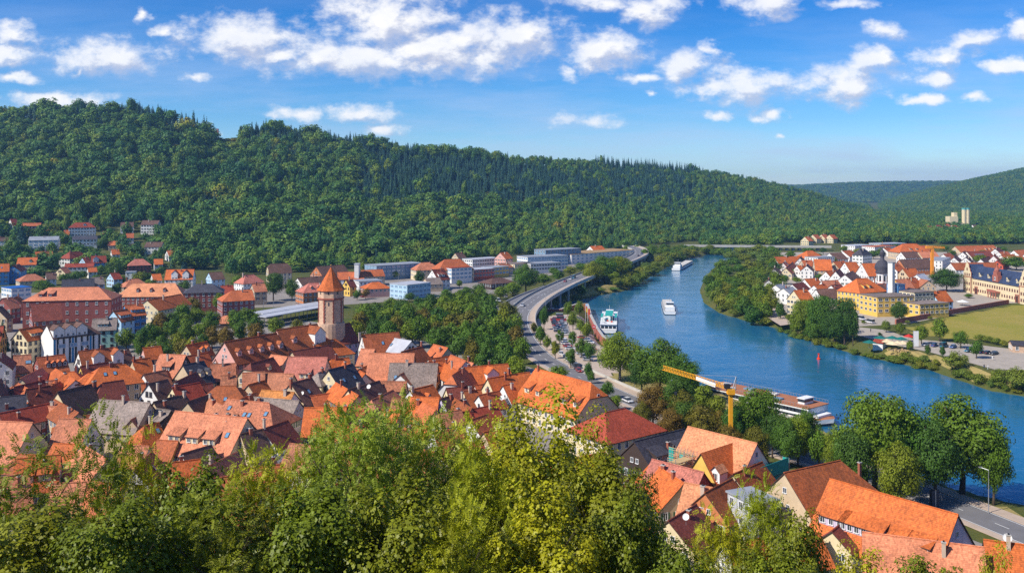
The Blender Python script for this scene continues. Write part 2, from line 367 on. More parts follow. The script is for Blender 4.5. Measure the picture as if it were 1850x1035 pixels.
def grass_mat(name, a, b, c, sc1=0.05):
    m, t, bs = new_mat(name); g = t.node('ShaderNodeNewGeometry')
    n = t.noise(g.outputs['Position'], sc1, 6, 0.65); n2 = t.noise(g.outputs['Position'], 0.9, 5, 0.7)
    col = t.mix(t.maprange(n, 0.35, 0.65), a + (1,), b + (1,)); col = t.mix(t.maprange(n2, 0.45, 0.75), col, c + (1,))
    t.l.new(col, bs.inputs['Base Color']); bs.inputs['Roughness'].default_value = 0.95; bs.inputs['Specular IOR Level'].default_value = 0.1
    bump(t, bs, n2, 0.8, 0.3); return m
GROUND = grass_mat('ground_grass', (0.075, 0.095, 0.022), (0.13, 0.12, 0.035), (0.045, 0.07, 0.015))
MEADOW = grass_mat('meadow_grass', (0.26, 0.24, 0.035), (0.36, 0.27, 0.07), (0.20, 0.22, 0.03), 0.035)
DRY = grass_mat('dry_grass', (0.40, 0.29, 0.12), (0.27, 0.23, 0.07), (0.20, 0.20, 0.05), 0.06)
def water_mat():
    m, t, bs = new_mat('river_water'); g = t.node('ShaderNodeNewGeometry')
    big = t.noise(t.vec('MULTIPLY', g.outputs['Position'], (1, 0.45, 1)), 0.012, 4, 0.6)
    c = t.mix(t.maprange(big, 0.35, 0.65), (0.012, 0.105, 0.21, 1), (0.018, 0.14, 0.26, 1))
    t.l.new(c, bs.inputs['Base Color']); bs.inputs['Roughness'].default_value = 0.07; bs.inputs['IOR'].default_value = 1.33
    w = t.noise(t.vec('MULTIPLY', g.outputs['Position'], (1, 0.7, 1)), 0.55, 5, 0.62); w2 = t.noise(g.outputs['Position'], 0.06, 3, 0.6)
    bump(t, bs, t.math('ADD', t.math('MULTIPLY', w, t.maprange(w2, 0.3, 0.7, 0.35, 1.0)), t.math('MULTIPLY', w2, 1.2)), 0.36, 0.4)
    return m
WATERM = water_mat()
def leaf_mat(name, cols, trans=0.25, patch=0.0, rough=0.6):
    """cols: darker .. lighter leaf colours picked per tree, varied per leaf"""
    m, t, bs = new_mat(name); oi = t.node('ShaderNodeObjectInfo'); g = t.node('ShaderNodeNewGeometry')
    at = t.node('ShaderNodeAttribute', attribute_name='leaf')
    f = oi.outputs['Random']
    if patch: f = t.math('ADD', t.math('MULTIPLY', f, 1 - patch), t.math('MULTIPLY', t.maprange(t.noise(g.outputs['Position'], 0.012, 3), 0.3, 0.7), patch))
    n = len(cols); c = t.ramp(f, [(i / (n - 1), q) for i, q in enumerate(cols)])
    k = t.maprange(at.outputs['Fac'], 0, 1, 0.62, 1.42)
    c = t.mix(1.0, c, t.xyz(k, k, t.math('MULTIPLY', k, 0.95)), 'MULTIPLY')
    t.l.new(c, bs.inputs['Base Color']); bs.inputs['Roughness'].default_value = rough; bs.inputs['Specular IOR Level'].default_value = 0.25
    tr = t.node('ShaderNodeBsdfTranslucent'); t.l.new(t.mix(1.0, c, (1.25, 1.3, 0.5, 1), 'MULTIPLY'), tr.inputs[0])
    mx = t.node('ShaderNodeMixShader'); mx.inputs[0].default_value = trans
    t.l.new(bs.outputs[0], mx.inputs[1]); t.l.new(tr.outputs[0], mx.inputs[2])
    t.l.new(mx.outputs[0], m.node_tree.nodes['Material Output'].inputs[0]); return m
LEAF_FOREST = leaf_mat('leaf_forest', [(0.0312, 0.1117, 0.0342), (0.048, 0.1391, 0.0323), (0.0696, 0.171, 0.0285), (0.0408, 0.1231, 0.0342), (0.1056, 0.2029, 0.0266), (0.0552, 0.1482, 0.0323), (0.144, 0.228, 0.0228), (0.084, 0.1824, 0.0285), (0.198, 0.2565, 0.0228), (0.066, 0.1596, 0.0304), (0.12, 0.2109, 0.0247), (0.27, 0.2736, 0.0247), (0.252, 0.171, 0.0285)], 0.18, 0.5)
LEAF_CONIFER = leaf_mat('needle_conifer', [(0.018, 0.070, 0.060), (0.026, 0.090, 0.062), (0.042, 0.112, 0.060)], 0.06) #[(0.024, 0.084, 0.0506), (0.036, 0.1104, 0.055), (0.054, 0.132, 0.055)], 0.06)
LEAF_MID = leaf_mat('leaf_valley', [(0.06, 0.1462, 0.0144), (0.11, 0.195, 0.012), (0.08, 0.1658, 0.0168), (0.18, 0.2437, 0.012), (0.12, 0.2047, 0.0144), (0.23, 0.2437, 0.0144)], 0.25)
LEAF_RUST = leaf_mat('leaf_turning', [(0.13, 0.145, 0.014), (0.17, 0.150, 0.014), (0.19, 0.120, 0.018)], 0.25)
LEAF_DARK = leaf_mat('leaf_dark', [(0.046, 0.110, 0.014), (0.085, 0.155, 0.014)], 0.2)
LEAF_BANK = leaf_mat('leaf_willow', [(0.1138, 0.2, 0.042), (0.1837, 0.224, 0.024), (0.1313, 0.192, 0.018), (0.245, 0.248, 0.024)], 0.25)
LEAF_FORE = leaf_mat('leaf_locust', [(0.2476, 0.2913, 0.0144), (0.3552, 0.3398, 0.0144)], 0.24, 0, 0.45)
LEAF_FOREY = leaf_mat('leaf_maple', [(0.3824, 0.3414, 0.012), (0.3019, 0.3137, 0.012)], 0.26, 0, 0.45)
LEAF_FORED = leaf_mat('leaf_ash', [(0.1457, 0.1946, 0.012), (0.2234, 0.2317, 0.0144)], 0.22, 0, 0.45)
LEAF_SUMAC = leaf_mat('leaf_sumac', [(0.2304, 0.3122, 0.035), (0.2976, 0.3311, 0.03)], 0.26, 0, 0.45)
BARK = plain('bark', (0.075, 0.055, 0.040), 0.9, 0, 0.3, 2.0)
# ------------------------------------------------------------------ terrain and river
def grid_mesh(name, xs, ys, zf, mat):
    X, Y = np.meshgrid(xs, ys); Z = zf(X.ravel(), Y.ravel())
    nv = X.size; nx, ny = len(xs), len(ys)
    me = bpy.data.meshes.new(name); me.vertices.add(nv)
    me.vertices.foreach_set('co', np.stack([X.ravel(), Y.ravel(), Z], 1).astype(np.float32).ravel())
    i = (np.arange(ny - 1)[:, None] * nx + np.arange(nx - 1)[None, :]).ravel()
    q = np.stack([i, i + 1, i + nx + 1, i + nx], 1).astype(np.int32)
    me.loops.add(q.size); me.loops.foreach_set('vertex_index', q.ravel())
    me.polygons.add(len(q)); me.polygons.foreach_set('loop_start', (np.arange(len(q)) * 4).astype(np.int32))
    me.materials.append(mat); me.update(calc_edges=True); me.shade_smooth(); return me
def grow(a, b, s0, k):
    o = [a]; s = s0
    while o[-1] < b: s *= k; o.append(o[-1] + s)
    return o[1:]
gxs = np.array([-q for q in grow(420, 5200, 4, 1.10)][::-1] + list(np.arange(-420, 420, 4)) + [420] + grow(420, 5200, 4, 1.10))
gys = np.array(list(np.arange(-120, 130, 8)) + list(np.arange(130, 720, 4)) + list(np.arange(720, 1400, 9)) + [1400] + grow(1400, 6900, 10, 1.09))
tag(link('ground', grid_mesh('ground', gxs, gys, ground_raw, GROUND)), kind='structure')
def flat_poly(name, pts, z, mat, kind='structure', label=None):
    """sheet draped a few mm above the ground at height z"""
    b = MB(); b.face([(p[0], p[1], z) for p in pts], mat); o = b.build(name); return tag(o, kind=kind)
w_ = MB(); w_.face([(-260, 100, 0), (900, 100, 0), (900, 1300, 0), (-260, 1300, 0)], WATERM); tag(w_.build('river'), kind='structure')
# ------------------------------------------------------------------ foliage
def leaf_mesh(name, P, N, S, mat, seed, aspect=1.5, rnd=None):
    """one quad per leaf: P centres, N facing, S size"""
    rs = np.random.RandomState(seed); n = len(P)
    N = N / (np.linalg.norm(N, axis=1, keepdims=True) + 1e-9)
    r = rs.normal(size=(n, 3)); U = np.cross(N, r); U /= np.linalg.norm(U, axis=1, keepdims=True) + 1e-9; V = np.cross(N, U)
    a = (S * 0.5)[:, None] * U * aspect ** 0.5; b = (S * 0.5)[:, None] * V / aspect ** 0.5
    bend = N * (S * 0.18)[:, None]
    co = np.stack([P - a - bend, P - b, P + a - bend, P + b], 1).reshape(-1, 3)
    return quads(name, co, mat, rs.rand(n) if rnd is None else rnd)
def quads(name, co, mat, rnd):
    n = len(co) // 4; me = bpy.data.meshes.new(name); me.vertices.add(len(co)); me.vertices.foreach_set('co', co.astype(np.float32).ravel())
    me.loops.add(n * 4); me.loops.foreach_set('vertex_index', np.arange(n * 4, dtype=np.int32))
    me.polygons.add(n); me.polygons.foreach_set('loop_start', (np.arange(n) * 4).astype(np.int32))
    at = me.attributes.new('leaf', 'FLOAT', 'FACE'); at.data.foreach_set('value', rnd.astype(np.float32))
    me.materials.append(mat); me.update(calc_edges=True); return me
def crown_pts(n, nc, seed, z0=0.2, shape='round', rc=0.17, fill=0.25):
    """leaf places and facings in a crown 1 m wide reaching from z0 to 1"""
    rs = np.random.RandomState(seed)
    d = rs.normal(size=(nc, 3)); d /= np.linalg.norm(d, axis=1, keepdims=True)
    r = rs.rand(nc) ** 0.4; c = d * r[:, None]
    c[:, 2] = np.where(c[:, 2] < 0, c[:, 2] * 0.9, c[:, 2])
    if shape == 'round': c[:, :2] *= 0.5 - rc * 0.72
    h = 1 - z0; zc = z0 + h * 0.5
    cz = c[:, 2] * (h * 0.5 - rc * 0.45)
    if shape == 'egg': c[:, :2] *= (0.5 - rc * 0.7) * (1.05 - 0.45 * np.clip((cz / h + 0.5), 0, 1))[:, None] ** 1.0
    if shape == 'dome': c[:, :2] *= (0.5 - rc * 0.6); cz = np.where(cz < 0, cz * 0.8, cz)
    c[:, 2] = zc + cz
    k = rs.randint(nc, size=n); rr = rc * (0.65 + 0.6 * rs.rand(nc))
    e = rs.normal(size=(n, 3)); e[:, 2] += 0.35; e /= np.linalg.norm(e, axis=1, keepdims=True)
    q = np.where(rs.rand(n) < fill, rs.rand(n), 0.78 + 0.3 * rs.rand(n))
    sc_ = rr[k][:, None] * np.array([1, 1, 0.85])
    P = c[k] + e * q[:, None] * sc_
    out = c[k] - np.array([0, 0, zc]); out /= np.linalg.norm(out, axis=1, keepdims=True) + 0.05
    N = e * 1.0 + out * 0.55 + rs.normal(size=(n, 3)) * 0.42
    tint = np.clip(rs.rand(nc)[k] * 0.55 + rs.rand(n) * 0.45, 0, 1)
    return P, N, tint
def broadleaf(name, n, nc, seed, leaf, mat, z0=0.2, shape='round', rc=0.17):
    P, N, tint = crown_pts(n, nc, seed, z0, shape, rc); rs = np.random.RandomState(seed + 5)
    return leaf_mesh(name, P, N, leaf * (0.6 + 0.8 * rs.rand(n)), mat, seed, 1.4, tint)
def conifer(name, n, seed, mat):
    rs = np.random.RandomState(seed); z = 0.06 + 0.94 * (1 - np.sqrt(rs.rand(n))); tier = np.round(z * 15) / 15 + rs.normal(size=n) * 0.008
    a = rs.rand(n) * 2 * np.pi; r = (1.02 - z) ** 0.85 * 0.5 * (0.35 + 0.65 * rs.rand(n) ** 0.5) * (0.8 + 0.25 * np.sin(a * 5 + tier * 40))
    P = np.stack([r * np.cos(a), r * np.sin(a), np.clip(tier, 0, 1) - r * 0.16], 1)
    N = np.stack([np.cos(a) * 0.8, np.sin(a) * 0.8, np.full(n, 0.75)], 1) + rs.normal(size=(n, 3)) * 0.3
    return leaf_mesh(name, P, N, (0.04 + 0.085 * (1 - z)) * (0.7 + 0.6 * rs.rand(n)), mat, seed, 2.0)
def trunk_mesh(name, seed, r=0.03, top=0.72, fork=0.32, limbs=5, spread=0.3, wob=0.02, rise=1.0):
    rs = random.Random(seed); b = MB(); p = Vector((0, 0, -0.02)); pts = [p]
    for i in range(1, 5): pts.append(Vector((rs.uniform(-wob, wob), rs.uniform(-wob, wob), top * i / 4)))
    for i in range(4): b.bar(pts[i], pts[i + 1], r * (1.25 - i * 0.27), BARK, 7, r * (1.25 - (i + 1) * 0.27))
    for k in range(limbs):
        f = fork + (top - fork) * (k + 0.3) / limbs; base = Vector((0, 0, f)); a = k * 2.4 + rs.uniform(-0.5, 0.5)
        m1 = base + Vector((math.cos(a) * spread * 0.5, math.sin(a) * spread * 0.5, 0.11 * rise)); a += rs.uniform(-.5, .5); e = m1 + Vector((math.cos(a) * spread * 0.45, math.sin(a) * spread * 0.45, 0.15 * rise))
        b.bar(base, m1, r * 0.5, BARK, 5, r * 0.34); b.bar(m1, e, r * 0.34, BARK, 5, r * 0.12)
        for q in (-1, 1):
            tw = m1.lerp(e, .45) + Vector((math.cos(a + q * .9) * spread * .3, math.sin(a + q * .9) * spread * .3, .09 * rise)); b.bar(m1.lerp(e, .3), tw, r * .2, BARK, 4, r * .06)
    return b.mesh(name, True)
FARB = [broadleaf('far_crown', 1300, 30, 100 + i, 0.075, LEAF_FOREST, 0.05, ['round', 'dome', 'egg', 'round', 'dome', 'round'][i], 0.2) for i in range(6)]
FARC = [conifer('far_conifer', 800, 200 + i, LEAF_CONIFER) for i in range(3)]
MIDB = [broadleaf('crown', 3600, 64, 300 + i, 0.046, LEAF_MID, [0.10, 0.14, 0.08, 0.15, 0.10][i], ['round', 'egg', 'dome', 'round', 'egg'][i], 0.15) for i in range(5)]
BIGB = [broadleaf('crown', 15000, 120, 400 + i, 0.024, LEAF_MID, 0.08, ['dome', 'round', 'dome'][i], 0.135) for i in range(3)]
BUSH = [broadleaf('crown', 2200, 40, 500 + i, 0.055, LEAF_BANK, 0.0, 'dome', 0.19) for i in range(3)]
MCON = [conifer('crown', 2600, 520, LEAF_CONIFER)]
TRUNKS = [trunk_mesh('trunk', 600 + i) for i in range(4)]
STUB = trunk_mesh('stem', 620, 0.02, 0.5, 0.1, 6, 0.4)
# ---- wooded hills: one mass, instanced on points
def gn_forest():
    col = bpy.data.collections.new('forest_kinds'); objs = []
    for i, me in enumerate(FARB + FARC):
        o = bpy.data.objects.new('forest_kind_%02d' % i, me); col.objects.link(o); objs.append(o)
    g = bpy.data.node_groups.new('forest', 'GeometryNodeTree')
    g.interface.new_socket('Geometry', in_out='INPUT', socket_type='NodeSocketGeometry'); g.interface.new_socket('Geometry', in_out='OUTPUT', socket_type='NodeSocketGeometry')
    n, l = g.nodes, g.links; gi, go = n.new('NodeGroupInput'), n.new('NodeGroupOutput')
    iop = n.new('GeometryNodeInstanceOnPoints'); ci = n.new('GeometryNodeCollectionInfo'); ci.inputs[0].default_value = col
    ci.inputs['Separate Children'].default_value = True; ci.inputs['Reset Children'].default_value = True
    def attr(nm, ty):
        a = n.new('GeometryNodeInputNamedAttribute'); a.data_type = ty; a.inputs[0].default_value = nm; return a.outputs[0]
    cx = n.new('ShaderNodeCombineXYZ'); l.new(attr('rot', 'FLOAT'), cx.inputs[2])
    l.new(gi.outputs[0], iop.inputs['Points']); l.new(ci.outputs[0], iop.inputs['Instance']); iop.inputs['Pick Instance'].default_value = True
    l.new(attr('vid', 'INT'), iop.inputs['Instance Index']); l.new(cx.outputs[0], iop.inputs['Rotation']); l.new(attr('scl', 'FLOAT_VECTOR'), iop.inputs['Scale'])
    l.new(iop.outputs[0], go.inputs[0]); return g
FGN = gn_forest()
def forest(name, P, vid, scl, seed):
    me = bpy.data.meshes.new(name); n = len(P); me.vertices.add(n); me.vertices.foreach_set('co', P.astype(np.float32).ravel())
    me.attributes.new('vid', 'INT', 'POINT').data.foreach_set('value', vid.astype(np.int32))
    me.attributes.new('rot', 'FLOAT', 'POINT').data.foreach_set('value', (np.random.RandomState(seed).rand(n) * 6.28).astype(np.float32))
    me.attributes.new('scl', 'FLOAT_VECTOR', 'POINT').data.foreach_set('vector', scl.astype(np.float32).ravel())
    o = link(name, me); md = o.modifiers.new('forest', 'NODES'); md.node_group = FGN; return tag(o, kind='stuff')
def vnoise(x, y, s, seed):
    rs = np.random.RandomState(seed); T = rs.rand(64, 64); fx, fy = x / s, y / s; i, j = np.floor(fx).astype(int), np.floor(fy).astype(int)
    a, b = fx - i, fy - j; a, b = a * a * (3 - 2 * a), b * b * (3 - 2 * b); q = lambda m, n_: T[n_ % 64, m % 64]
    return q(i, j) * (1 - a) * (1 - b) + q(i + 1, j) * a * (1 - b) + q(i, j + 1) * (1 - a) * b + q(i + 1, j + 1) * a * b
def jitter_grid(x0, x1, y0, y1, s, seed):
    rs = np.random.RandomState(seed); X, Y = np.meshgrid(np.arange(float(x0), x1, s), np.arange(float(y0), y1, s)); X[::2] += s / 2
    return X.ravel() + rs.uniform(-0.42, 0.42, X.size) * s, Y.ravel() + rs.uniform(-0.42, 0.42, X.size) * s, rs
CLEAR = []          # (x, y, r) kept free of forest, filled by the hillside houses
def forest_kinds(x, y, u, v, rs, con_bias):
    n = len(x); con = rs.rand(n) < con_bias
    vid = np.where(con, 6 + rs.randint(3, size=n), rs.randint(6, size=n))
    return vid, con
def plant_hill():
    x, y, rs = jitter_grid(-900, 1300, 640, 2500, 10.0, 1)
    u = CX + F * x / y; yb, yr = ip(u, HILL_YB), ip(u, HILL_YR)
    t = (y - yb) / (yr - yb)
    left = np.interp(u, [0, 300, 420, 1720], [0.40, 0.36, 0.0, 0.0])       # gardens and houses climb the foot of the slope on the left
    ok = (u > -140) & (u < 1735) & (t > np.where((u > 415) & (u < 1290), -0.10, left + 0.01) + 0.03 * rs.rand(len(x))) & (t < 1.035 + 0.02 * rs.rand(len(x)))
    # scattered trees between the villas
    mid = (u > -60) & (u < 420) & (t > 0.05) & (t <= left + 0.02) & (rs.rand(len(x)) < 0.80)
    ok |= mid
    for (cx, cy, r) in CLEAR: ok &= ~((np.abs(x - cx) < r) & (y < cy + r) & (y > cy - r * 2.2))
    x, y, u, t = x[ok], y[ok], u[ok], t[ok]; n = len(x); rs = np.random.RandomState(2)
    z = ground_raw(x, y); pat = vnoise(x, y, 95, 3) * 0.6 + vnoise(x, y, 38, 4) * 0.4
    row = HY + F * (CZ - z) / y
    cb = np.where((u > 640) & (u < 1330), ss((t - 0.30) / 0.25) * ss((1.02 - t) / 0.12), 0.0) * np.interp(u, [560, 700, 1200, 1400], [0.2, 0.95, 0.85, 0.2]) * (pat > 0.33)
    cb = np.maximum(cb, 0.9 * (t > 0.95) * ((u < 375) & (u > 0)) * (pat > 0.42) * np.interp(u, [0, 180, 300], [0.3, 0.5, 1.0]))
    cb = np.maximum(cb, 0.95 * (u > 1075) * (u < 1265) * (t > 0.965))
    cb = np.maximum(cb, 0.75 * (u > 440) * (u < 760) * (t > 0.80) * (pat > 0.45)); cb = np.maximum(cb, 0.5 * (u > 1400) * (t > 0.9) * (pat > 0.6))
    cb = np.maximum(cb, 0.06); cb = np.where(t < 0.25, 0.03, cb)
    vid, con = forest_kinds(x, y, u, t, rs, cb)
    wd = np.where(con, rs.uniform(7.5, 11.5, n), 8 + 16 * rs.rand(n) ** 1.6); hh = np.where(con, rs.uniform(13, 24, n), rs.uniform(9, 21, n))
    hh *= np.where((u > 1075) & (u < 1265) & (t > 0.965), 1.35, 1.0); hh *= np.where((u > 340) & (u < 376) & (t > 0.93), 1.5, 1.0)
    big = (~con) & (vnoise(x, y, 25, 41) > 0.45) & (u < 900); wd = np.where(big, wd * 1.6, wd); hh = np.where(big, hh * 1.3, hh)
    keep = con | (rs.rand(n) < np.where(u < 900, 0.80, 0.92)) | (t > 0.97)
    small = (t < left_of(u) + 0.02); wd = np.where(small, wd * 0.75, wd); hh = np.where(small, hh * 0.7, hh)
    dip = (u > 382) & (u < 434) & (t > 0.9); hh = np.where(dip, 6, hh)
    forest('hill_forest', np.stack([x, y, z - 0.8], 1)[keep], vid[keep], np.stack([wd, wd, hh], 1)[keep], 5)
def left_of(u): return np.interp(u, [0, 300, 420, 1720], [0.40, 0.36, 0.0, 0.0])
def plant_far():
    x, y, rs = jitter_grid(500, 2700, 2450, 3800, 11.5, 11); u = CX + F * x / y
    ok = (u > 1480) & (u < 1960) & (y < 3680); x, y = x[ok], y[ok]; z = ground_raw(x, y)
    k = z > 7; x, y, z = x[k], y[k], z[k]; n = len(x); rs = np.random.RandomState(12)
    vid, con = forest_kinds(x, y, None, None, rs, 0.12); w = rs.uniform(12, 19, n); h = rs.uniform(12, 18, n)
    forest('far_forest', np.stack([x, y, z - 1], 1), vid, np.stack([w, w, h], 1), 13)
    x, y, rs = jitter_grid(1600, 3900, 4400, 6100, 26, 21); u = CX + F * x / y
    ok = (u > 1400) & (u < 1780); x, y = x[ok], y[ok]; z = ground_raw(x, y); k = z > 8; x, y, z = x[k], y[k], z[k]; n = len(x); rs = np.random.RandomState(22)
    vid, con = forest_kinds(x, y, None, None, rs, 0.2); w = rs.uniform(26, 40, n); h = rs.uniform(14, 24, n)
    forest('distant_forest', np.stack([x, y, z - 1], 1), vid, np.stack([w, w, h], 1), 23)
def plant_valley():
    # woods on the valley floor behind the villages
    x, y, rs = jitter_grid(100, 2300, 1000, 2600, 11, 31); u = CX + F * x / y; z = ground_raw(x, y); row = HY + F * (CZ - z) / y
    ok = (z < 9) & (z > 2.5) & (u > 1270) & (u < 1950) & (row < np.interp(u, [1270, 1400, 1450, 1520, 1850, 1950], [448, 448, 444, 441, 442, 442]))
    ok &= (vnoise(x, y, 60, 33) > 0.30) | (row < 425)
    for (cx, cy, r) in CLEAR: ok &= ~((np.abs(x - cx) < r) & (y < cy + r) & (y > cy - r * 3.5))
    x, y, z = x[ok], y[ok], z[ok]; n = len(x); rs = np.random.RandomState(32)
    vid, con = forest_kinds(x, y, None, None, rs, 0.03); w = rs.uniform(11, 19, n); h = rs.uniform(9, 17, n)
    forest('valley_woods', np.stack([x, y, z - 0.5], 1), vid, np.stack([w, w, h], 1), 33)
# ------------------------------------------------------------------ houses
def win_mesh(name, w, h, fr=WHITE, gl=GLASS, bars=True, sill=True, d=0.05):
    """window in the x-z plane facing -y, centred on the origin"""
    b = MB(); t = min(0.12, w * 0.12)
    b.face([(-w / 2, -0.02, -h / 2), (w / 2, -0.02, -h / 2), (w / 2, -0.02, h / 2), (-w / 2, -0.02, h / 2)], gl)
    for (x0, x1, z0, z1) in ((-w / 2 - t, -w / 2, -h / 2, h / 2), (w / 2, w / 2 + t, -h / 2, h / 2), (-w / 2 - t, w / 2 + t, h / 2, h / 2 + t)):
        b.box(x0, x1, -d - 0.03, 0.02, z0, z1, fr)
    if bars: b.box(-t * 0.35, t * 0.35, -d, 0, -h / 2, h / 2, fr)
    if sill: b.box(-w / 2 - t * 1.5, w / 2 + t * 1.5, -d - 0.14, 0.02, -h / 2 - t * 1.2, -h / 2, fr)
    else: b.box(-w / 2 - t, w / 2 + t, -d - 0.03, 0.02, -h / 2 - t, -h / 2, fr)
    return b.mesh(name)
WIN = dict(a=win_mesh('window', 0.95, 1.45), s=win_mesh('window', 0.75, 0.95), t=win_mesh('window', 1.1, 1.5, SANDR), d=win_mesh('window', 0.95, 1.4, TIMBER), b=win_mesh('window', 2.6, 1.3, WHITE, GLASSB), m=win_mesh('window', 1.9, 1.25, WHITE), g=win_mesh('window', 0.7, 1.1, STEEL, GLASSB, False, False))
def shutter_win(name, col):
    b = MB(); m = plain('shutter_' + name, col, 0.7)
    b.face([(-.45, -.02, -.7), (.45, -.02, -.7), (.45, -.02, .7), (-.45, -.02, .7)], GLASS)
    for (x0, x1, z0, z1) in ((-.55, -.45, -.7, .7), (.45, .55, -.7, .7), (-.55, .55, .7, .8), (-.62, .62, -.85, -.7)): b.box(x0, x1, -.09, .02, z0, z1, WHITE)
    b.box(-.035, .035, -.06, 0, -.7, .7, WHITE)
    for s in (-1, 1): b.box(s * .56 if s > 0 else -.98, .98 if s > 0 else -.56, -.07, .02, -.7, .72, m)
    return b.mesh('window')
WIN['h'] = shutter_win('green', (0.05, 0.12, 0.06)); WIN['i'] = shutter_win('brown', (0.14, 0.06, 0.035)); WIN['j'] = shutter_win('grey', (0.30, 0.32, 0.34))
SKYL = None
def skylight_mesh(w=0.8, h=1.25):
    b = MB(); b.box(-w / 2 - .1, w / 2 + .1, -h / 2 - .1, h / 2 + .1, 0, 0.12, DARK)
    b.face([(-w / 2, -h / 2, 0.125), (w / 2, -h / 2, 0.125), (w / 2, h / 2, 0.125), (-w / 2, h / 2, 0.125)], GLASSB); return b.mesh('skylight')
SKYL = skylight_mesh()
def chimney_mesh(mat, h, w=0.75):
    b = MB(); b.box(-w / 2, w / 2, -w * .4, w * .4, -1.6, h, mat); b.box(-w / 2 - .1, w / 2 + .1, -w * .4 - .1, w * .4 + .1, h, h + .14, CONC)
    b.box(-w * .22, w * .22, -w * .2, w * .2, h + .14, h + .38, DARK); return b.mesh('chimney')
CHIM = [chimney_mesh(BRICKC, 1.3), chimney_mesh(BRICKC, 1.9, 0.6), chimney_mesh(PLASTC, 1.5, 0.8), chimney_mesh(PLASTC, 2.2, 0.6)]
PAIRS = {}
def roof_faces(L0, L1, w, hr, rh, fA, fB, ov=0.35, th=0.22, dA=None, dB=None):
    """roof over x in [-L0, L1] walls; f = 0 gable, 0.4 half-hip, 1 hip at either end. returns list of top polygons"""
    k = rh / w; ew = w + ov; ez = hr - rh - ov * k
    def end(sgn, Lw, f, d):
        xe = sgn * (Lw + (0.25 if f < 1 else ov))
        if f == 0: return dict(r=xe, c=None, xe=xe)
        ins = (d if d is not None else w * 0.85) * f
        return dict(r=sgn * (Lw - ins), c=(xe, ew * f, hr - (hr - ez) * f), xe=xe)
    A, B = end(-1, L0, fA, dA), end(1, L1, fB, dB)
    polys = []
    for s in (-1, 1):
        p = [(A['xe'], s * ew, ez), (B['xe'], s * ew, ez)]
        if B['c'] and fB < 1: p.append((B['c'][0], s * B['c'][1], B['c'][2]))
        p.append((B['r'], 0, hr)); p.append((A['r'], 0, hr))
        if A['c'] and fA < 1: p.append((A['c'][0], s * A['c'][1], A['c'][2]))
        polys.append(p if s < 0 else p[::-1])
    for e, sg in ((A, -1), (B, 1)):
        if e['c']:
            c = e['c']; p = [(c[0], -c[1], c[2]), (c[0], c[1], c[2]), (e['r'], 0, hr)]
            polys.append(p if sg > 0 else p[::-1])
    return polys, A['r'], B['r'], ez
def slab(b, polys, mat, edge, th=0.22):
    """closed roof skin: the polygons, a copy th below, and a rim where an edge belongs to one polygon only"""
    cnt = {}
    key = lambda p: tuple(round(q, 3) for q in p)
    for p in polys:
        for i in range(len(p)):
            e = (key(p[i]), key(p[(i + 1) % len(p)])); cnt[frozenset(e)] = cnt.get(frozenset(e), 0) + 1
    for p in polys:
        b.face(p, mat); b.face([(q[0], q[1], q[2] - th) for q in p][::-1], edge)
        for i in range(len(p)):
            a, c = p[i], p[(i + 1) % len(p)]
            if cnt[frozenset((key(a), key(c)))] == 1:
                b.face([(a[0], a[1], a[2] - th), (c[0], c[1], c[2] - th), c, a], edge)
ALLH = []
rndh = random.Random(77)
def zc(reg, x, y):
    ox, oy = REG[reg]; return ox + x / 5.175, oy + y / 5.175
REG = dict(A=(0, 360), B=(0, 540), C=(300, 540), D=(600, 540), E=(300, 380), F=(600, 400), G=(900, 400), H=(900, 580), I=(1200, 380), J=(1530, 380), K=(1200, 560), L=(1530, 540), M=(1100, 740), N=(1300, 835), O=(1530, 835), Q=(900, 660), S=(0, 680), T=(300, 680), U=(600, 680))
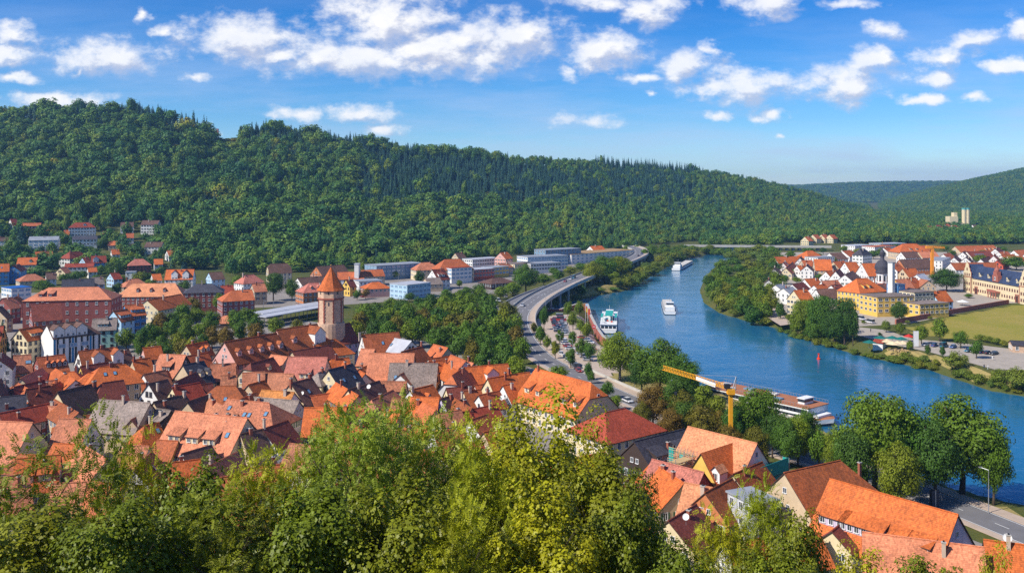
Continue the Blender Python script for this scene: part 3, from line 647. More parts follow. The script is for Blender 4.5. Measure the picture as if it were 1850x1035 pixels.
def house(reg, ax, ay, bx, by, w, rh, hr, roof, wall, ends='gg', label=None, name='house', ch=None, dorm=None, sky=None, win='a', floors=None, cat='house', area='', base=2.0, ov=0.35, dmat=None, cross=None, beams=False, clear=0, back=None, gap=2.6, wh=2.9, nowin=False, panels=None, group=None):
    """a house from its ridge: two photo points, ridge height hr above the ground; w half-width, rh roof height.
    dorm: list of (position along ridge 0..1, kind, width); ch: list of (t, side offset -1..1, mesh); sky: list of (t, v)"""
    pa, pb = zc(reg, ax, ay), zc(reg, bx, by)
    if win == 'a' and w < 7: win = rndh.choice('aahijad')
    if ch is None and ends != 'ff' and hr > 8 and w < 8: ch = [(rndh.uniform(.2, .8), rndh.uniform(-.35, .1), rndh.randrange(4))] if rndh.random() < .7 else []
    A, B = hit(pa[0], pa[1], hr), hit(pb[0], pb[1], hr)
    gz = min(A.z, B.z) if abs(A.z - B.z) < 6 else A.z
    A2, B2 = Vector((A.x, A.y)), Vector((B.x, B.y)); d = B2 - A2; L = max(d.length, 2.0); d.normalize()
    rz = math.atan2(d.y, d.x); mid = (A2 + B2) / 2
    n = Vector((-d.y, d.x)); toC = -mid.normalized()
    if n.dot(toC) > 0: rz += math.pi; d = -d; n = -n; ends = ends[::-1]; flip = True      # local -y looks at the viewer
    else: flip = False
    f = {'g': 0.0, 'j': 0.4, 'h': 1.0, 'f': 0.0}
    fA, fB = f[ends[0]], f[ends[1]]
    hipd = w * 0.85
    L0, L1 = L / 2 + hipd * fA, L / 2 + hipd * fB
    root = empty(name, (mid.x, mid.y, gz), rz); rm, wm = ROOF[roof], WALL[wall]
    key = lambda: None
    if ends == 'ff':        # flat roof with parapet
        b = MB(); b.box(-L0, L1, -w, w, -base, hr, wm); b.build('wall', root)
        b = MB(); b.box(-L0 - 0.3, L1 + 0.3, -w - 0.3, w + 0.3, hr + 0.003, hr + 0.35, rm); b.build('roof', root); ev = hr
    else:
        polys, ra, rb, ez = roof_faces(L0, L1, w, hr, rh, fA, fB, ov, dA=hipd, dB=hipd)
        b = MB(); slab(b, polys, rm, dmat or WALL['d'])
        for i in range(1): b.bar((ra, 0, hr + 0.02), (rb, 0, hr + 0.02), 0.16, rm, 6)
        b.build('roof', root)
        ev = hr - rh
        b = MB(); b.box(-L0, L1, -w, w, -base, ev, wm)
        for (x, fe, sg) in ((-L0, fA, -1), (L1, fB, 1)):
            if fe < 1:
                top = hr - 0.26; zt = top - (top - ev) * fe
                if fe == 0: p = [(x, -w, ev), (x, w, ev), (x, 0, top)]; 
                else: p = [(x, -w, ev), (x, w, ev), (x, w * fe, zt), (x, -w * fe, zt)]
                q = [(x - sg * 0.3, c[1], c[2]) for c in p]
                b.face(p if sg > 0 else p[::-1], wm); b.face(q[::-1] if sg > 0 else q, wm)
        b.build('wall', root)
        if beams:
            b = MB()
            for (x, sg) in ((-L0, -1), (L1, 1)):
                xo0, xo1 = (x - 0.06, x + 0.02) if sg < 0 else (x - 0.02, x + 0.06)
                for zz in (ev, ev * 0.52): b.box(xo0, xo1, -w, w, zz - 0.12, zz + 0.12, TIMBER)
                for q in range(5): yy = -w + 0.15 + (2 * w - 0.3) * q / 4; b.box(xo0 * 1.0005, xo1 * 1.0005, yy - 0.11, yy + 0.11, 0, ev + (hr - ev) * (1 - abs(yy) / w) * 0.85, TIMBER)
            for zz in (ev - 0.15, ev * 0.52): b.box(-L0, L1, -w - 0.06, -w + 0.02, zz - 0.12, zz + 0.12, TIMBER)
            m = max(3, int((L0 + L1) / 2.2))
            for q in range(m + 1): xx = -L0 + (L0 + L1) * q / m; b.box(xx - 0.11, xx + 0.11, -w - 0.064, -w + 0.02, 0, ev, TIMBER)
            b.build('timber_frame', root)
    # windows on the walls that can face the viewer
    nf = floors if floors is not None else max(1, int(ev / wh))
    wdir = lambda a: Vector((math.cos(rz + a), math.sin(rz + a)))
    if not nowin:
        sides = [('front', -w, 0.0, -L0, L1)]
        for (nm, x, a, fe, sg) in (('endA', -L0, -math.pi / 2, fA, -1), ('endB', L1, math.pi / 2, fB, 1)):
            nrm = wdir(0) * sg
            if nrm.dot(toC) > 0.05: sides.append((nm, x, a, -w, w))
        for (nm, pos, a, lo, hi) in sides:
            span = hi - lo; m = max(1, int(span / gap)); 
            for fl in range(nf):
                z = ev - wh * (fl + 0.5) + 0.1
                if z < 0.9: continue
                for q in range(m):
                    c = lo + span * (q + 0.5) / m
                    if nm == 'front': link('window', WIN[win], root, (c, pos, z))
                    else: link('window', WIN[win], root, (pos, c, z), a)
            if nm != 'front' and ends != 'ff':
                fe = fA if nm == 'endA' else fB
                if fe < 1 and rh > 3.4:
                    for c in ((-0.8, 0.8) if w > 3.8 else (0,)): link('window', WIN['s' if win != 'd' else 'd'], root, (pos, c, ev + rh * 0.28), a)
                    if rh > 6: link('window', WIN['s'], root, (pos, 0, ev + rh * 0.62), a)
    # roof furniture on the slope towards the viewer
    if ends != 'ff':
        k = rh / w; tilt = math.atan(k)
        yz = lambda v: (-v * w, hr - v * rh)
        for (t, side, mi) in (ch or []):
            t = 1 - t if flip else t
            x = -L0 + (L0 + L1) * t; y = side * w; z = hr - abs(side) * rh
            link('chimney', CHIM[mi], root, (x, y, z + 0.0))
        for (t, v) in (sky or []):
            t = 1 - t if flip else t
            y, z = yz(v); link('skylight', SKYL, root, (-L0 + (L0 + L1) * t, y, z + 0.06), rot=(tilt, 0, 0))
        for (t, kind, dw) in (dorm or []):
            t = 1 - t if flip else t
            x = -L0 + (L0 + L1) * t
            dormer(root, x, kind, dw, w, rh, hr, rm, wm if kind != 'x' else WALL['w'], k)
    ALLH.append(dict(o=root, roof=roof, wall=wall, ends=ends, label=label, px=((pa[0] + pb[0]) / 2, (pa[1] + pb[1]) / 2), L=L, area=area, nd=len(dorm or []), ns=len(sky or []), nc=len(ch or []), cat=cat, group=group))
    if clear: CLEAR.append((mid.x, mid.y, clear + L / 2))
    return root
def dormer(root, x, kind, dw, w, rh, hr, rm, wm, k):
    """kind g: gabled, s: shed, x: white-fronted cross gable, h: hipped"""
    if kind == 'x': v0, hh = 0.96, rh * 0.62
    elif kind == 's': v0, hh = 0.72, min(1.7, rh * 0.3)
    else: v0, hh = 0.70, min(1.7, rh * 0.28)
    y0, z0 = -v0 * w, hr - v0 * rh                # foot of the dormer front on the slope
    h2 = dw / 2
    if kind == 's':
        z1 = z0 + hh; kk = k * 0.42; y1 = (z1 - hr + kk * (-y0)) / (k - kk) if False else None
        # shed roof rises at slope kk until it meets the main roof: z1 + kk (y - y0) = hr + k y
        ym = (z1 - kk * y0 - hr) / (k - kk); zm = hr + k * ym
        if ym > -0.3: ym = -0.3; zm = hr + k * ym
        b = MB(); b.face([(x - h2, y0, z0 - .4), (x + h2, y0, z0 - .4), (x + h2, y0, z1), (x - h2, y0, z1)], wm)
        for s in (-1, 1):
            p = [(x + s * h2, y0, z0 - .4), (x + s * h2, ym, zm), (x + s * h2, y0, z1)]; b.face(p if s > 0 else p[::-1], wm)
        d = b.build('dormer', root)
        b = MB(); e = 0.3; slab(b, [[(x - h2 - e, y0 - e, z1 - kk * e), (x + h2 + e, y0 - e, z1 - kk * e), (x + h2 + e, ym, zm), (x - h2 - e, ym, zm)]], rm, WALL['d'], 0.15)
        b.build('dormer_roof', d)
        m = max(1, int(dw / 1.3))
        for q in range(m): link('window', WIN['s'], d, (x - h2 + dw * (q + .5) / m, y0 - 0.02, z0 + hh * 0.5))
        return
    gh = h2 * (0.95 if kind != 'x' else 1.15)
    z1 = z0 + hh; zt = z1 + gh
    if zt > hr - 0.1: zt = hr - 0.1; gh = zt - z1
    yb = min(-0.1, (zt - hr) / k); ye = min(-0.1, (z1 - hr) / k)
    b = MB(); zb = z0 - (0.5 if kind != 'x' else 2.2)
    b.face([(x - h2, y0, zb), (x + h2, y0, zb), (x + h2, y0, z1), (x, y0, zt), (x - h2, y0, z1)], wm)
    for s in (-1, 1):
        p = [(x + s * h2, y0, zb), (x + s * h2, y0 + (0.0 if kind != 'x' else 0.4), zb), (x + s * h2, ye, z1), (x + s * h2, y0, z1)]; b.face(p if s > 0 else p[::-1], wm)
    d = b.build('dormer' if kind != 'x' else 'cross_gable', root)
    e = 0.22; b = MB(); yf = y0 - e; hipy = yf
    P1 = [(x - h2 - e, yf, z1 - e), (x, yf, zt), (x, yb, zt), (x - h2 - e, ye, z1 - e)]
    P2 = [(x, yf, zt), (x + h2 + e, yf, z1 - e), (x + h2 + e, ye, z1 - e), (x, yb, zt)]
    slab(b, [[(p[0], p[1], p[2] + 0.12) for p in P1[::-1]], [(p[0], p[1], p[2] + 0.12) for p in P2[::-1]]], rm, WALL['d'], 0.14)
    b.build('dormer_roof', d)
    if kind == 'x':
        m = max(1, int(dw / 2.0))
        for q in range(m): link('window', WIN['s'], d, (x - h2 + dw * (q + .5) / m, y0 - 0.02, z0 + 0.6))
    else: link('window', WIN['s'], d, (x, y0 - 0.02, z0 + hh * 0.55), scale=(min(1, dw / 1.2),) * 3)
# ------------------------------------------------------------------ old town (near side of the river)
def old(*a, **k): k.setdefault('area', 'old town'); return house(*a, **k)
old('B', -120, 262, 30, 256, 5, 5, 14, 'R', 'o', 'gg', win='a', dorm=[(0.8, 'g', 1.6)])
old('B', 180, 283, 385, 250, 4.6, 4.3, 13, 'O', 'c', 'gg', dorm=[(0.55, 's', 5.5)], win='d', gap=2.0, label='cream house with brown window frames and orange roof left of the striped building')
old('B', 870, 187, 1095, 178, 4.5, 4.2, 13, 'G', 'g', 'gg', dorm=[(0.45, 's', 4)], win='d')
old('B', 1060, 112, 1185, 92, 4.6, 4.5, 14, 'T', 'i', 'gg', dorm=[(0.5, 's', 6)], label='pale blue gabled house with red roof and a wide shed dormer')
old('B', 1165, 58, 1330, 44, 5, 4.5, 15, 'T', 'b', 'gg', dorm=[(0.6, 's', 6)], label='deep blue house with red roof standing behind the pale blue gable')
old('B', 290, 52, 560, 35, 8, 7, 14, 'M', 'k', 'gg', ch=[(.4, .1, 0)], label='large dark brick barn with wide purple brown roof')
old('B', -20, 560, 25, 500, 4, 3.5, 13, 'R', 'w', 'gg')
old('B', 130, 532, 285, 518, 5.5, 5, 11, 'W', 'y', 'gg', sky=[(.75, .45), (.9, .45)], ch=[(.05, .2, 0)], label='yellow house with weathered orange roof and two skylights')
old('B', 345, 548, 600, 518, 5.5, 4.5, 11, 'T', 'k', 'gg', dorm=[(.3, 'g', 1.5), (.5, 'g', 1.5), (.7, 'g', 1.5), (.9, 'g', 1.5)])
old('B', 930, 640, 1180, 612, 6.5, 4.8, 12.5, 'O', 't', 'hh', sky=[(.35, .4), (.5, .4)], label='orange hipped roof with two bright skylights over tan walls')
old('B', 620, 682, 700, 678, 3.6, 2.4, 11, 'O', 'c', 'hh', win='m', gap=2.3)
old('B', 820, 694, 885, 690, 3.4, 2.4, 11, 'O', 'c', 'hh', win='m', gap=2.3)
old('B', 735, 490, 1090, 450, 5, 5, 12, 'B', 'w', 'gg', dorm=[(.42, 'x', 3.6), (.93, 'x', 3.6)], ch=[(.2, .1, 0), (.6, 0, 0)], label='brown roofed house with two pink white cross gables below the mint house')
old('B', 1110, 482, 1200, 468, 4, 4, 10, 'N', 't')
old('B', 1340, 458, 1500, 440, 4, 4.6, 11, 'O', 'p', 'gg', ch=[(.6, .3, 0)])
old('B', 1240, 570, 1400, 548, 4.5, 5, 11, 'O', 't', 'gg', ch=[(.05, -.1, 1), (.5, .1, 0)])
old('C', -50, 516, 182, 524, 6, 6.5, 13, 'S', 'd', 'gg', dorm=[(.5, 's', 3)], ch=[(.4, -.3, 3)])
old('B', 1390, 577, 1480, 568, 3.4, 3.2, 10, 'N', 't')
old('B', 1345, 702, 1540, 664, 4, 4, 10, 'W', 'w', 'gg')
old('B', 1392, 790, 1562, 750, 4.2, 4.5, 11, 'N', 'w', 'gg', ch=[(.2, -.5, 3)])
old('B', 955, 785, 1150, 757, 5, 5.5, 12, 'M', 'w', 'jg', beams=True, ch=[(-.02, .1, 0)])
old('B', 540, 868, 880, 790, 5.5, 6, 12, 'N', 'c', 'gg', win='d', ch=[(.95, -.1, 0)], label='cream gabled house with large purple brown tiled roof on the left')
old('B', 130, 822, 410, 756, 4, 3.6, 9.5, 'M', 't', 'hg', ch=[(.9, 0, 0)])
old('B', 250, 842, 465, 810, 4, 5.2, 10.5, 'M', 'd', 'gg')
old('B', -20, 922, 235, 894, 5, 4.5, 10, 'D', 'w', 'gg', ch=[(.3, -.6, 0)])
old('B', -80, 800, 12, 745, 4.5, 6, 12, 'N', 'w')
old('B', 430, 842, 560, 772, 4, 4, 9, 'O', 't', 'hg', ch=[(.3, 0, 1), (.8, 0, 0)])
old('S', -10, 345, 465, 250, 4, 3.2, 9.5, 'R', 'k', 'gg', ch=[(.3, -.5, 0)])
old('S', -40, 418, 300, 430, 7.5, 8, 12, 'S', 't', 'gg', sky=[(.12, .7)], label='big salmon roof with a white rooflight at the left edge')
old('S', 560, 392, 850, 400, 6, 7, 11, 'S', 'w', 'gg')
old('S', 935, 216, 1400, 246, 6.5, 6.5, 12, 'G', 't', 'gg', label='long taupe grey roof behind the thin foreground tree on the left')
old('S', 1440, 236, 1660, 180, 4.5, 4.5, 11, 'N', 't', 'gg', ch=[(.3, -.3, 0)])
old('S', 1470, 300, 1592, 316, 5, 5, 10, 'G', 'd', 'gg', dorm=[(.3, 's', 2), (.75, 's', 2)])
old('S', 1350, 460, 1480, 430, 4, 4.2, 9, 'O', 't', 'hg', sky=[(.85, .4)])
old('S', 150, 770, 560, 730, 6, 6, 9, 'O', 'c', 'gg', dorm=[(.3, 's', 2.5), (.7, 's', 2.5)])
old('S', 780, 640, 1000, 770, 5, 5.5, 9, 'S', 'w', 'gg')
old('S', 1250, 870, 1420, 700, 5, 5.5, 9, 'B', 'w', 'gg', sky=[(.6, .4)])
old('S', -30, 950, 260, 900, 6, 6, 9, 'S', 'c', 'gg'); old('S', 500, 1000, 800, 985, 5, 5, 8, 'S', 't', 'gg'); old('S', 850, 980, 1150, 1010, 5, 5, 8, 'T', 'c', 'gg')
old('C', 190, 432, 380, 396, 4.2, 4.4, 11, 'O', 't', 'gg', dorm=[(.55, 'g', 1.6), (.8, 'g', 1.6)], ch=[(.3, 0, 0)], label='small orange house with two dormers beside the trees')
old('C', 200, 532, 385, 500, 4, 4, 10, 'T', 't')
old('C', 548, 400, 1030, 318, 6.6, 7, 16, 'B', 'p', 'gg', dorm=[(.12, 'g', 1.8), (.34, 'g', 1.8), (.55, 'g', 1.8), (.74, 'g', 1.8), (.93, 'g', 1.8)], ch=[(.3, .3, 2), (.65, 0, 0)], label='long rust roofed building with five dormers and pink stone gable')
old('C', 1036, 288, 1410, 234, 7, 7, 17, 'B', 'p', 'gg', dorm=[(.25, 'g', 1.8), (.8, 'x', 5)], ch=[(.85, .1, 0)], label='tall rust roofed building with white pointed gable left of the round tower')
old('D', -120, 258, 165, 225, 7, 6.5, 15, 'M', 'v', 'gg', label='maroon roofed building directly under the round tower')
old('C', 1505, 296, 1625, 300, 4, 5, 12, 'S', 't')
old('C', 1022, 440, 1340, 396, 4.6, 4.6, 11, 'O', 'w', 'gg', sky=[(.5, .5), (.8, .5)])
old('C', 1365, 405, 1590, 375, 5.5, 5, 11.5, 'O', 't', 'gh', ch=[(.5, -.3, 0)])
old('C', 1180, 490, 1530, 430, 4.4, 4, 10, 'M', 't', 'gg', ch=[(.6, .1, 0)])
old('C', 1150, 540, 1505, 546, 8, 8.2, 12.5, 'P', 'c', 'gg', dorm=[(.55, 's', 3.5)], label='large plain pink roof with one shed dormer in the old town centre')
old('C', 985, 520, 1132, 540, 4, 4, 10.5, 'S', 't')
old('C', 465, 562, 622, 534, 3.4, 3.4, 9.5, 'B', 't'); old('C', 420, 612, 650, 600, 4.6, 4.6, 9.5, 'S', 'd', 'gg')
old('C', 790, 600, 1000, 546, 4.2, 4.4, 11, 'M', 't', 'jg', dorm=[(.6, 'g', 1.4)])
old('C', 160, 616, 350, 580, 6, 6, 12, 'D', 't', 'gg', dorm=[(.55, 'g', 1.5), (.9, 'g', 1.5)], ch=[(.7, 0, 2)], nowin=True, label='black slate roof with two small white dormers over a pale stone gable')
old('C', 720, 690, 920, 680, 5, 5, 11, 'W', 'd', 'gg', label='weathered roof with a large dark glazed opening')
old('C', 935, 690, 1190, 702, 5, 5, 10.5, 'W', 't', 'gg'); old('C', 520, 716, 660, 710, 4.4, 4.2, 9.5, 'W', 't')
old('C', 60, 826, 310, 780, 4, 4, 10, 'R', 'c', 'gg', ch=[(.1, -.1, 0)])
old('C', 200, 825, 340, 832, 3.2, 2.8, 8, 'S', 'c')
old('C', 470, 815, 650, 812, 6.5, 4.6, 10, 'B', 'w', 'hh', sky=[(.35, .75), (.55, .65)])
old('C', 770, 800, 920, 760, 4, 4, 10, 'O', 't'); old('C', 900, 850, 1195, 872, 4, 3.4, 11, 'Y', 'w', 'gg', label='bright yellow orange tiled roof with white gable in mid town')
old('C', 770, 912, 1240, 952, 4, 3.6, 9.5, 'G', 'l', 'gg')
old('C', 1168, 785, 1360, 736, 6, 6, 12, 'N', 't', 'gg', sky=[(.5, .5)], ch=[(0, 0, 0), (.9, 0, 0)])
old('C', 1420, 690, 1480, 672, 3.6, 3, 11.5, 'G', 'c', 'hh', label='cream house with small grey hipped roof in the middle of town')
old('C', 1520, 662, 1742, 606, 6.5, 7, 13, 'D', 'c', 'gg', sky=[(.3, .5), (.75, .5)], label='steep black roofed house with cream gable')
old('T', 575, 212, 965, 246, 6.5, 5, 12, 'S', 'v', 'gh', sky=[(.12, .35), (.42, .55), (.5, .55), (.75, .45)], ch=[(.3, -.2, 0), (.2, -.75, 0)], label='orange hipped roof with four skylights and a lavender side wall')
old('T', 90, 322, 755, 386, 8, 8, 13, 'S', 'c', 'gg', dorm=[(.2, 's', 3.4), (.45, 's', 3.4), (.68, 's', 3.4)], sky=[(.86, .45)], ch=[(.52, .2, 0), (.78, .2, 0)], label='big plain salmon roof with three shed dormers')
old('T', 200, 236, 410, 165, 5, 5, 10.5, 'N', 't'); old('T', -20, 222, 178, 168, 4.6, 4.6, 10, 'N', 't', 'gg', ch=[(.9, -.1, 2)])
old('T', 700, 536, 900, 490, 6, 7, 10, 'N', 't', 'gg'); old('T', 905, 490, 1135, 410, 4.6, 4.4, 10, 'M', 'w', 'gg', ch=[(.05, 0, 3)])
old('T', 1300, 292, 1680, 286, 6, 6, 11, 'O', 'c', 'gg', ch=[(.5, .1, 0)]); old('T', 150, 720, 420, 640, 5, 5, 8.5, 'N', 'w'); old('T', 400, 960, 800, 900, 6, 6, 8, 'T', 'w')
old('D', 282, 336, 620, 310, 5, 6, 13, 'T', 'w', 'gg', sky=[(.5, .55)], ch=[(-.08, -.1, 2)], label='red roofed house with white gable behind the grey metal roof')
old('D', 545, 362, 740, 392, 5.5, 4, 11, 'A', 'w', 'hg', label='pale grey metal roof next to the red roofed white gable', sky=[(.5, .5)])
old('D', 275, 464, 395, 470, 4.5, 5, 11.5, 'S', 't')
old('D', 352, 508, 765, 510, 8.5, 9, 14, 'S', 't', 'gg', ch=[(.55, .3, 0)], label='huge smooth orange salmon roof in the centre of town')
old('D', 250, 655, 380, 600, 3.2, 3, 9.5, 'B', 'e', 'gg')
old('D', 545, 600, 985, 603, 6.5, 7, 12.5, 'G', 'o', 'gg', sky=[(.15, .55), (.32, .6)], label='long grey tiled roof with mustard yellow gable')
old('D', 650, 492, 838, 444, 4, 4, 12, 'B', 't', 'gg', ch=[(.98, 0, 1)])
old('D', 950, 424, 1080, 456, 5, 5, 11.5, 'T', 't'); old('D', 900, 560, 1095, 535, 4, 3.6, 10.5, 'B', 'w', 'gg', dorm=[(.4, 'g', 1.4)])
old('D', 1110, 522, 1250, 578, 5.5, 5.5, 11, 'T', 'w', 'gg', ch=[(.2, -.5, 1)])
old('D', 1262, 585, 1320, 600, 3, 3, 9.5, 'S', 't')
old('D', 1120, 715, 1232, 638, 5, 5.5, 12, 'T', 'w', 'jg', label='white walled house with three upper windows and salmon half hipped roof')
old('D', 1220, 642, 1640, 606, 5, 5, 11.5, 'O', 't', 'gg', ch=[(.15, .1, 0), (.6, .1, 1)], dorm=[(.55, 'x', 4)])
old('D', 1456, 742, 1652, 710, 4.2, 5, 11, 'O', 'c', 'gg'); old('D', 1235, 862, 1388, 846, 4, 4.6, 9.5, 'B', 'c'); old('D', 1372, 898, 1560, 857, 3.8, 4, 9, 'T', 'w')
old('D', 1600, 806, 1690, 790, 4, 4.5, 10, 'O', 'w')
old('U', 150, 122, 440, 40, 5.5, 6, 11, 'N', 'c', 'gg'); old('U', 460, 45, 692, 46, 5, 5, 10.5, 'W', 't', 'gg', dorm=[(.75, 's', 2.5)])
old('U', 728, 126, 940, 75, 4.6, 4.6, 10.5, 'O', 'w', 'gg', ch=[(.05, -.1, 2)], dorm=[(.5, 'g', 1.1)])
old('U', 715, 190, 996, 196, 5.5, 5.5, 9.5, 'O', 'v', 'gg', ch=[(.35, -.3, 0)], label='orange roof with pink lavender gable just above the foreground trees')
old('U', 1020, 205, 1122, 178, 4, 5, 9.5, 'N', 'v', 'gg'); old('U', 1150, 236, 1240, 205, 3.4, 3.6, 8.5, 'N', 'w')
old('U', 1040, 365, 1278, 320, 4.4, 3.8, 8.5, 'R', 'w'); old('U', 1280, 310, 1530, 262, 4, 3.4, 8.5, 'R', 'w'); old('U', 1290, 405, 1450, 350, 3.6, 3.6, 8, 'T', 'w')
old('U', -10, 300, 170, 290, 4.5, 4.5, 9, 'O', 'c')
old('Q', 352, 30, 872, 165, 8.5, 8.2, 14, 'O', 'c', 'gj', dorm=[(.12, 's', 2.2), (.3, 's', 1.6), (.72, 's', 2.2), (.9, 's', 1.8)], ch=[(.06, -.05, 1)], label='large orange half hipped roof beside the curving riverside road')
old('Q', 20, 96, 290, 64, 5, 5, 11, 'O', 't', 'gg', ch=[(.3, 0, 1)])
old('Q', 1000, 440, 1190, 400, 8, 5, 11, 'R', 'c', 'hh', label='broad red hipped roof on cream walls right of the big foreground tree')
old('Q', 1335, 560, 1400, 555, 4.4, 2.6, 7, 'R', 'w', 'hh', ch=[(.2, -.4, 2)])
old('M', 240, 296, 700, 178, 6.5, 6, 11, 'D', 'd', 'gg', dorm=[(.25, 's', 4), (.75, 's', 4.5)], ch=[(.5, -.4, 0)], label='dark slate striped roof left of the scaffolded house')
old('M', 400, 492, 700, 682, 5.5, 5, 9, 'O', 't', 'gg', sky=[(.2, .8)], label='bright orange striped roof sloping to the left by the foreground tree')
old('M', 410, 462, 882, 582, 5, 5, 10, 'P', 'k', 'gg', ch=[(.3, -.3, 0)], label='weathered pink roof with maroon gable in front of the scaffold')
old('M', 715, 682, 960, 726, 6.5, 6.5, 9.5, 'L', 't', 'gg'); old('M', 900, 772, 1150, 640, 5, 5, 9.5, 'B', 'q', 'gg', label='striped rust roof with orange tile hung gable')
old('M', 1160, 602, 1430, 486, 5, 5, 10, 'B', 't', 'gg'); old('M', 560, 1034, 815, 884, 5, 4.4, 8.5, 'M', 'c', 'gg', label='maroon striped roof with a satellite dish')
old('N', 610, 95, 1130, -20, 9, 9, 13.5, 'B', 't', 'gh', sky=[(.22, .62), (.34, .6), (.46, .58), (.62, .56)], ch=[(.8, -.25, 1)], label='rust roof with four tilted skylights at lower right')
n2_ = house('N', 1040, 155, 2220, 485, 8.5, 9, 13, 'O', 'v', 'gg', dorm=[(.16, 's', 5), (.40, 's', 8), (.68, 's', 3), (.84, 's', 4)], area='old town', label='long orange roof with recessed balconies and a dark gable at lower right', floors=0)
n3_ = house('O', 155, 650, 1270, 792, 6.5, 6, 9, 'S', 'w', 'gg', area='old town', sky=[(.82, .75)], label='long salmon pink tiled roof at the bottom right edge')
old('O', 1290, 722, 1680, 772, 6, 6, 9, 'O', 'w', 'gg', label='orange roof in the bottom right corner'); old('N', 1050, 640, 1110, 590, 3.4, 3, 8, 'M', 'c'); old('N', 640, 690, 930, 660, 4.5, 4, 8, 'O', 'c', 'gg')
old('N', 60, 760, 420, 700, 5, 5, 8, 'O', 'w'); old('N', 200, 340, 420, 300, 4, 3, 9, 'F', 'l', 'ff')
for (a_, b_, c_, d_, r_, w_) in ((60, 470, 330, 450, 'O', 'c'), (420, 520, 660, 500, 'S', 'w'), (700, 440, 900, 470, 'O', 't'), (950, 520, 1200, 480, 'T', 'w'), (1150, 640, 1400, 600, 'B', 'c'), (-100, 640, 180, 610, 'S', 'w'), (300, 720, 600, 690, 'O', 'c'), (700, 660, 950, 700, 'T', 'w'), (480, 300, 640, 320, 'O', 'c'), (1420, 520, 1600, 480, 'O', 't'), (120, 350, 200, 330, 'M', 'w')): old('U', a_, b_, c_, d_, 5.2, 5.4, 9, r_, w_, 'gg')
# small back houses and lean-tos that fill the yards
rf = random.Random(31); ann = []
TOWN = np.array([(10, 640), (150, 650), (300, 650), (420, 660), (640, 640), (760, 640), (880, 665), (960, 690), (900, 730), (700, 760), (560, 770), (380, 800), (200, 830), (10, 830)], float)
while len(ann) < 46:
    x, y = rf.uniform(10, 960), rf.uniform(640, 830)
    if not inside(np.array([x]), np.array([y]), TOWN)[0] or any(abs(x - a) + 1.5 * abs(y - b) < 26 for a, b in ann): continue
    ann.append((x, y)); l = rf.uniform(14, 26); k = rf.choice((-.18, -.12, .05, .7, -.6)); hh = rf.uniform(7.5, 10.5)
    old('A', (x - l) * 5.175, (y - l * k - 360) * 5.175, (x + l) * 5.175, (y + l * k * .6 - 360) * 5.175, rf.uniform(2.8, 3.8), rf.uniform(2.6, 3.8), hh, rf.choice('OOSTTBNRWMS'), rf.choice('wctyw'), rf.choice(('gg', 'gg', 'jg', 'hg')))
# houses at the foot of the castle slope, glimpsed between the foreground trees
LOWT = np.array([(330, 815), (560, 790), (800, 790), (1000, 800), (1090, 830), (1150, 900), (1150, 985), (900, 1000), (500, 1000), (330, 980)], float); lo_ = []; tr_ = 0
while len(lo_) < 34 and tr_ < 4000:
    tr_ += 1; x, y = rf.uniform(330, 1150), rf.uniform(790, 1000)
    if not inside(np.array([x]), np.array([y]), LOWT)[0] or any(math.hypot(x - a, 1.15 * (y - b)) < 62 for a, b in lo_): continue
    lo_.append((x, y)); l = rf.uniform(26, 42); k = rf.choice((-.2, -.12, .1, .5, -.5))
    old('A', (x - l) * 5.175, (y - l * k - 360) * 5.175, (x + l) * 5.175, (y + l * k - 360) * 5.175, rf.uniform(4, 5.2), rf.uniform(4, 5.4), rf.uniform(8, 10), rf.choice('OOSTTBRWS'), rf.choice('wctyw'), rf.choice(('gg', 'gg', 'jg')))
# ------------------------------------------------------------------ upper left: hillside villas and the quarter around the brewery
def vil(*a, **k): k.setdefault('area', 'hillside'); k.setdefault('clear', 4); return house(*a, **k)
vil('A', 95, 184, 150, 176, 6.5, 6.5, 11, 'R', 'w', 'gg', label='steep red roofed chalet with dark timber gable high on the left', beams=True)
vil('A', 205, 224, 385, 220, 5, 2.6, 8, 'T', 'd'); vil('A', 362, 276, 456, 272, 4, 2, 6, 'R', 'd')
vil('A', 700, 219, 840, 215, 6, 4.4, 15, 'R', 'w', 'hh', win='m', label='large white villa with stepped balconies and red hipped roof', dorm=[(.6, 'g', 2.4)])
vil('A', 680, 346, 910, 340, 6, 2.8, 11, 'D', 'w', 'gg', win='m', label='white house with blue grey low roof below the stepped white villa')
vil('A', 278, 350, 552, 345, 7, 3, 12, 'F', 'w', 'gg', win='b', gap=3.6, label='long white terraced block with dark balcony bands')
vil('A', -20, 356, 115, 352, 5.5, 3, 10, 'N', 'w'); vil('A', 1130, 216, 1250, 213, 6, 4, 10, 'N', 'w', 'gg', label='white house with grey brown roof alone among trees on the slope')
vil('A', 1336, 199, 1490, 196, 6, 4, 13, 'N', 'w', 'gg', win='m', label='highest white house with brown roof and orange awning on the slope')
vil('A', 1015, 392, 1125, 390, 5, 3.6, 8, 'T', 't'); vil('A', 1370, 401, 1525, 398, 6, 4, 10, 'N', 'w')
vil('A', 170, 547, 350, 544, 6, 5, 14, 'O', 'c', 'gg', dorm=[(.7, 'g', 2)]); vil('A', 330, 491, 490, 484, 6, 5, 14, 'O', 'c', 'gg', sky=[(.2, .5), (.35, .5)])
vil('A', -30, 606, 85, 602, 6, 5, 15, 'O', 'b', 'gg', sky=[(.4, .5)], label='bright blue house with orange roof at the left edge'); vil('A', 120, 622, 180, 600, 5, 4, 13, 'R', 'b')
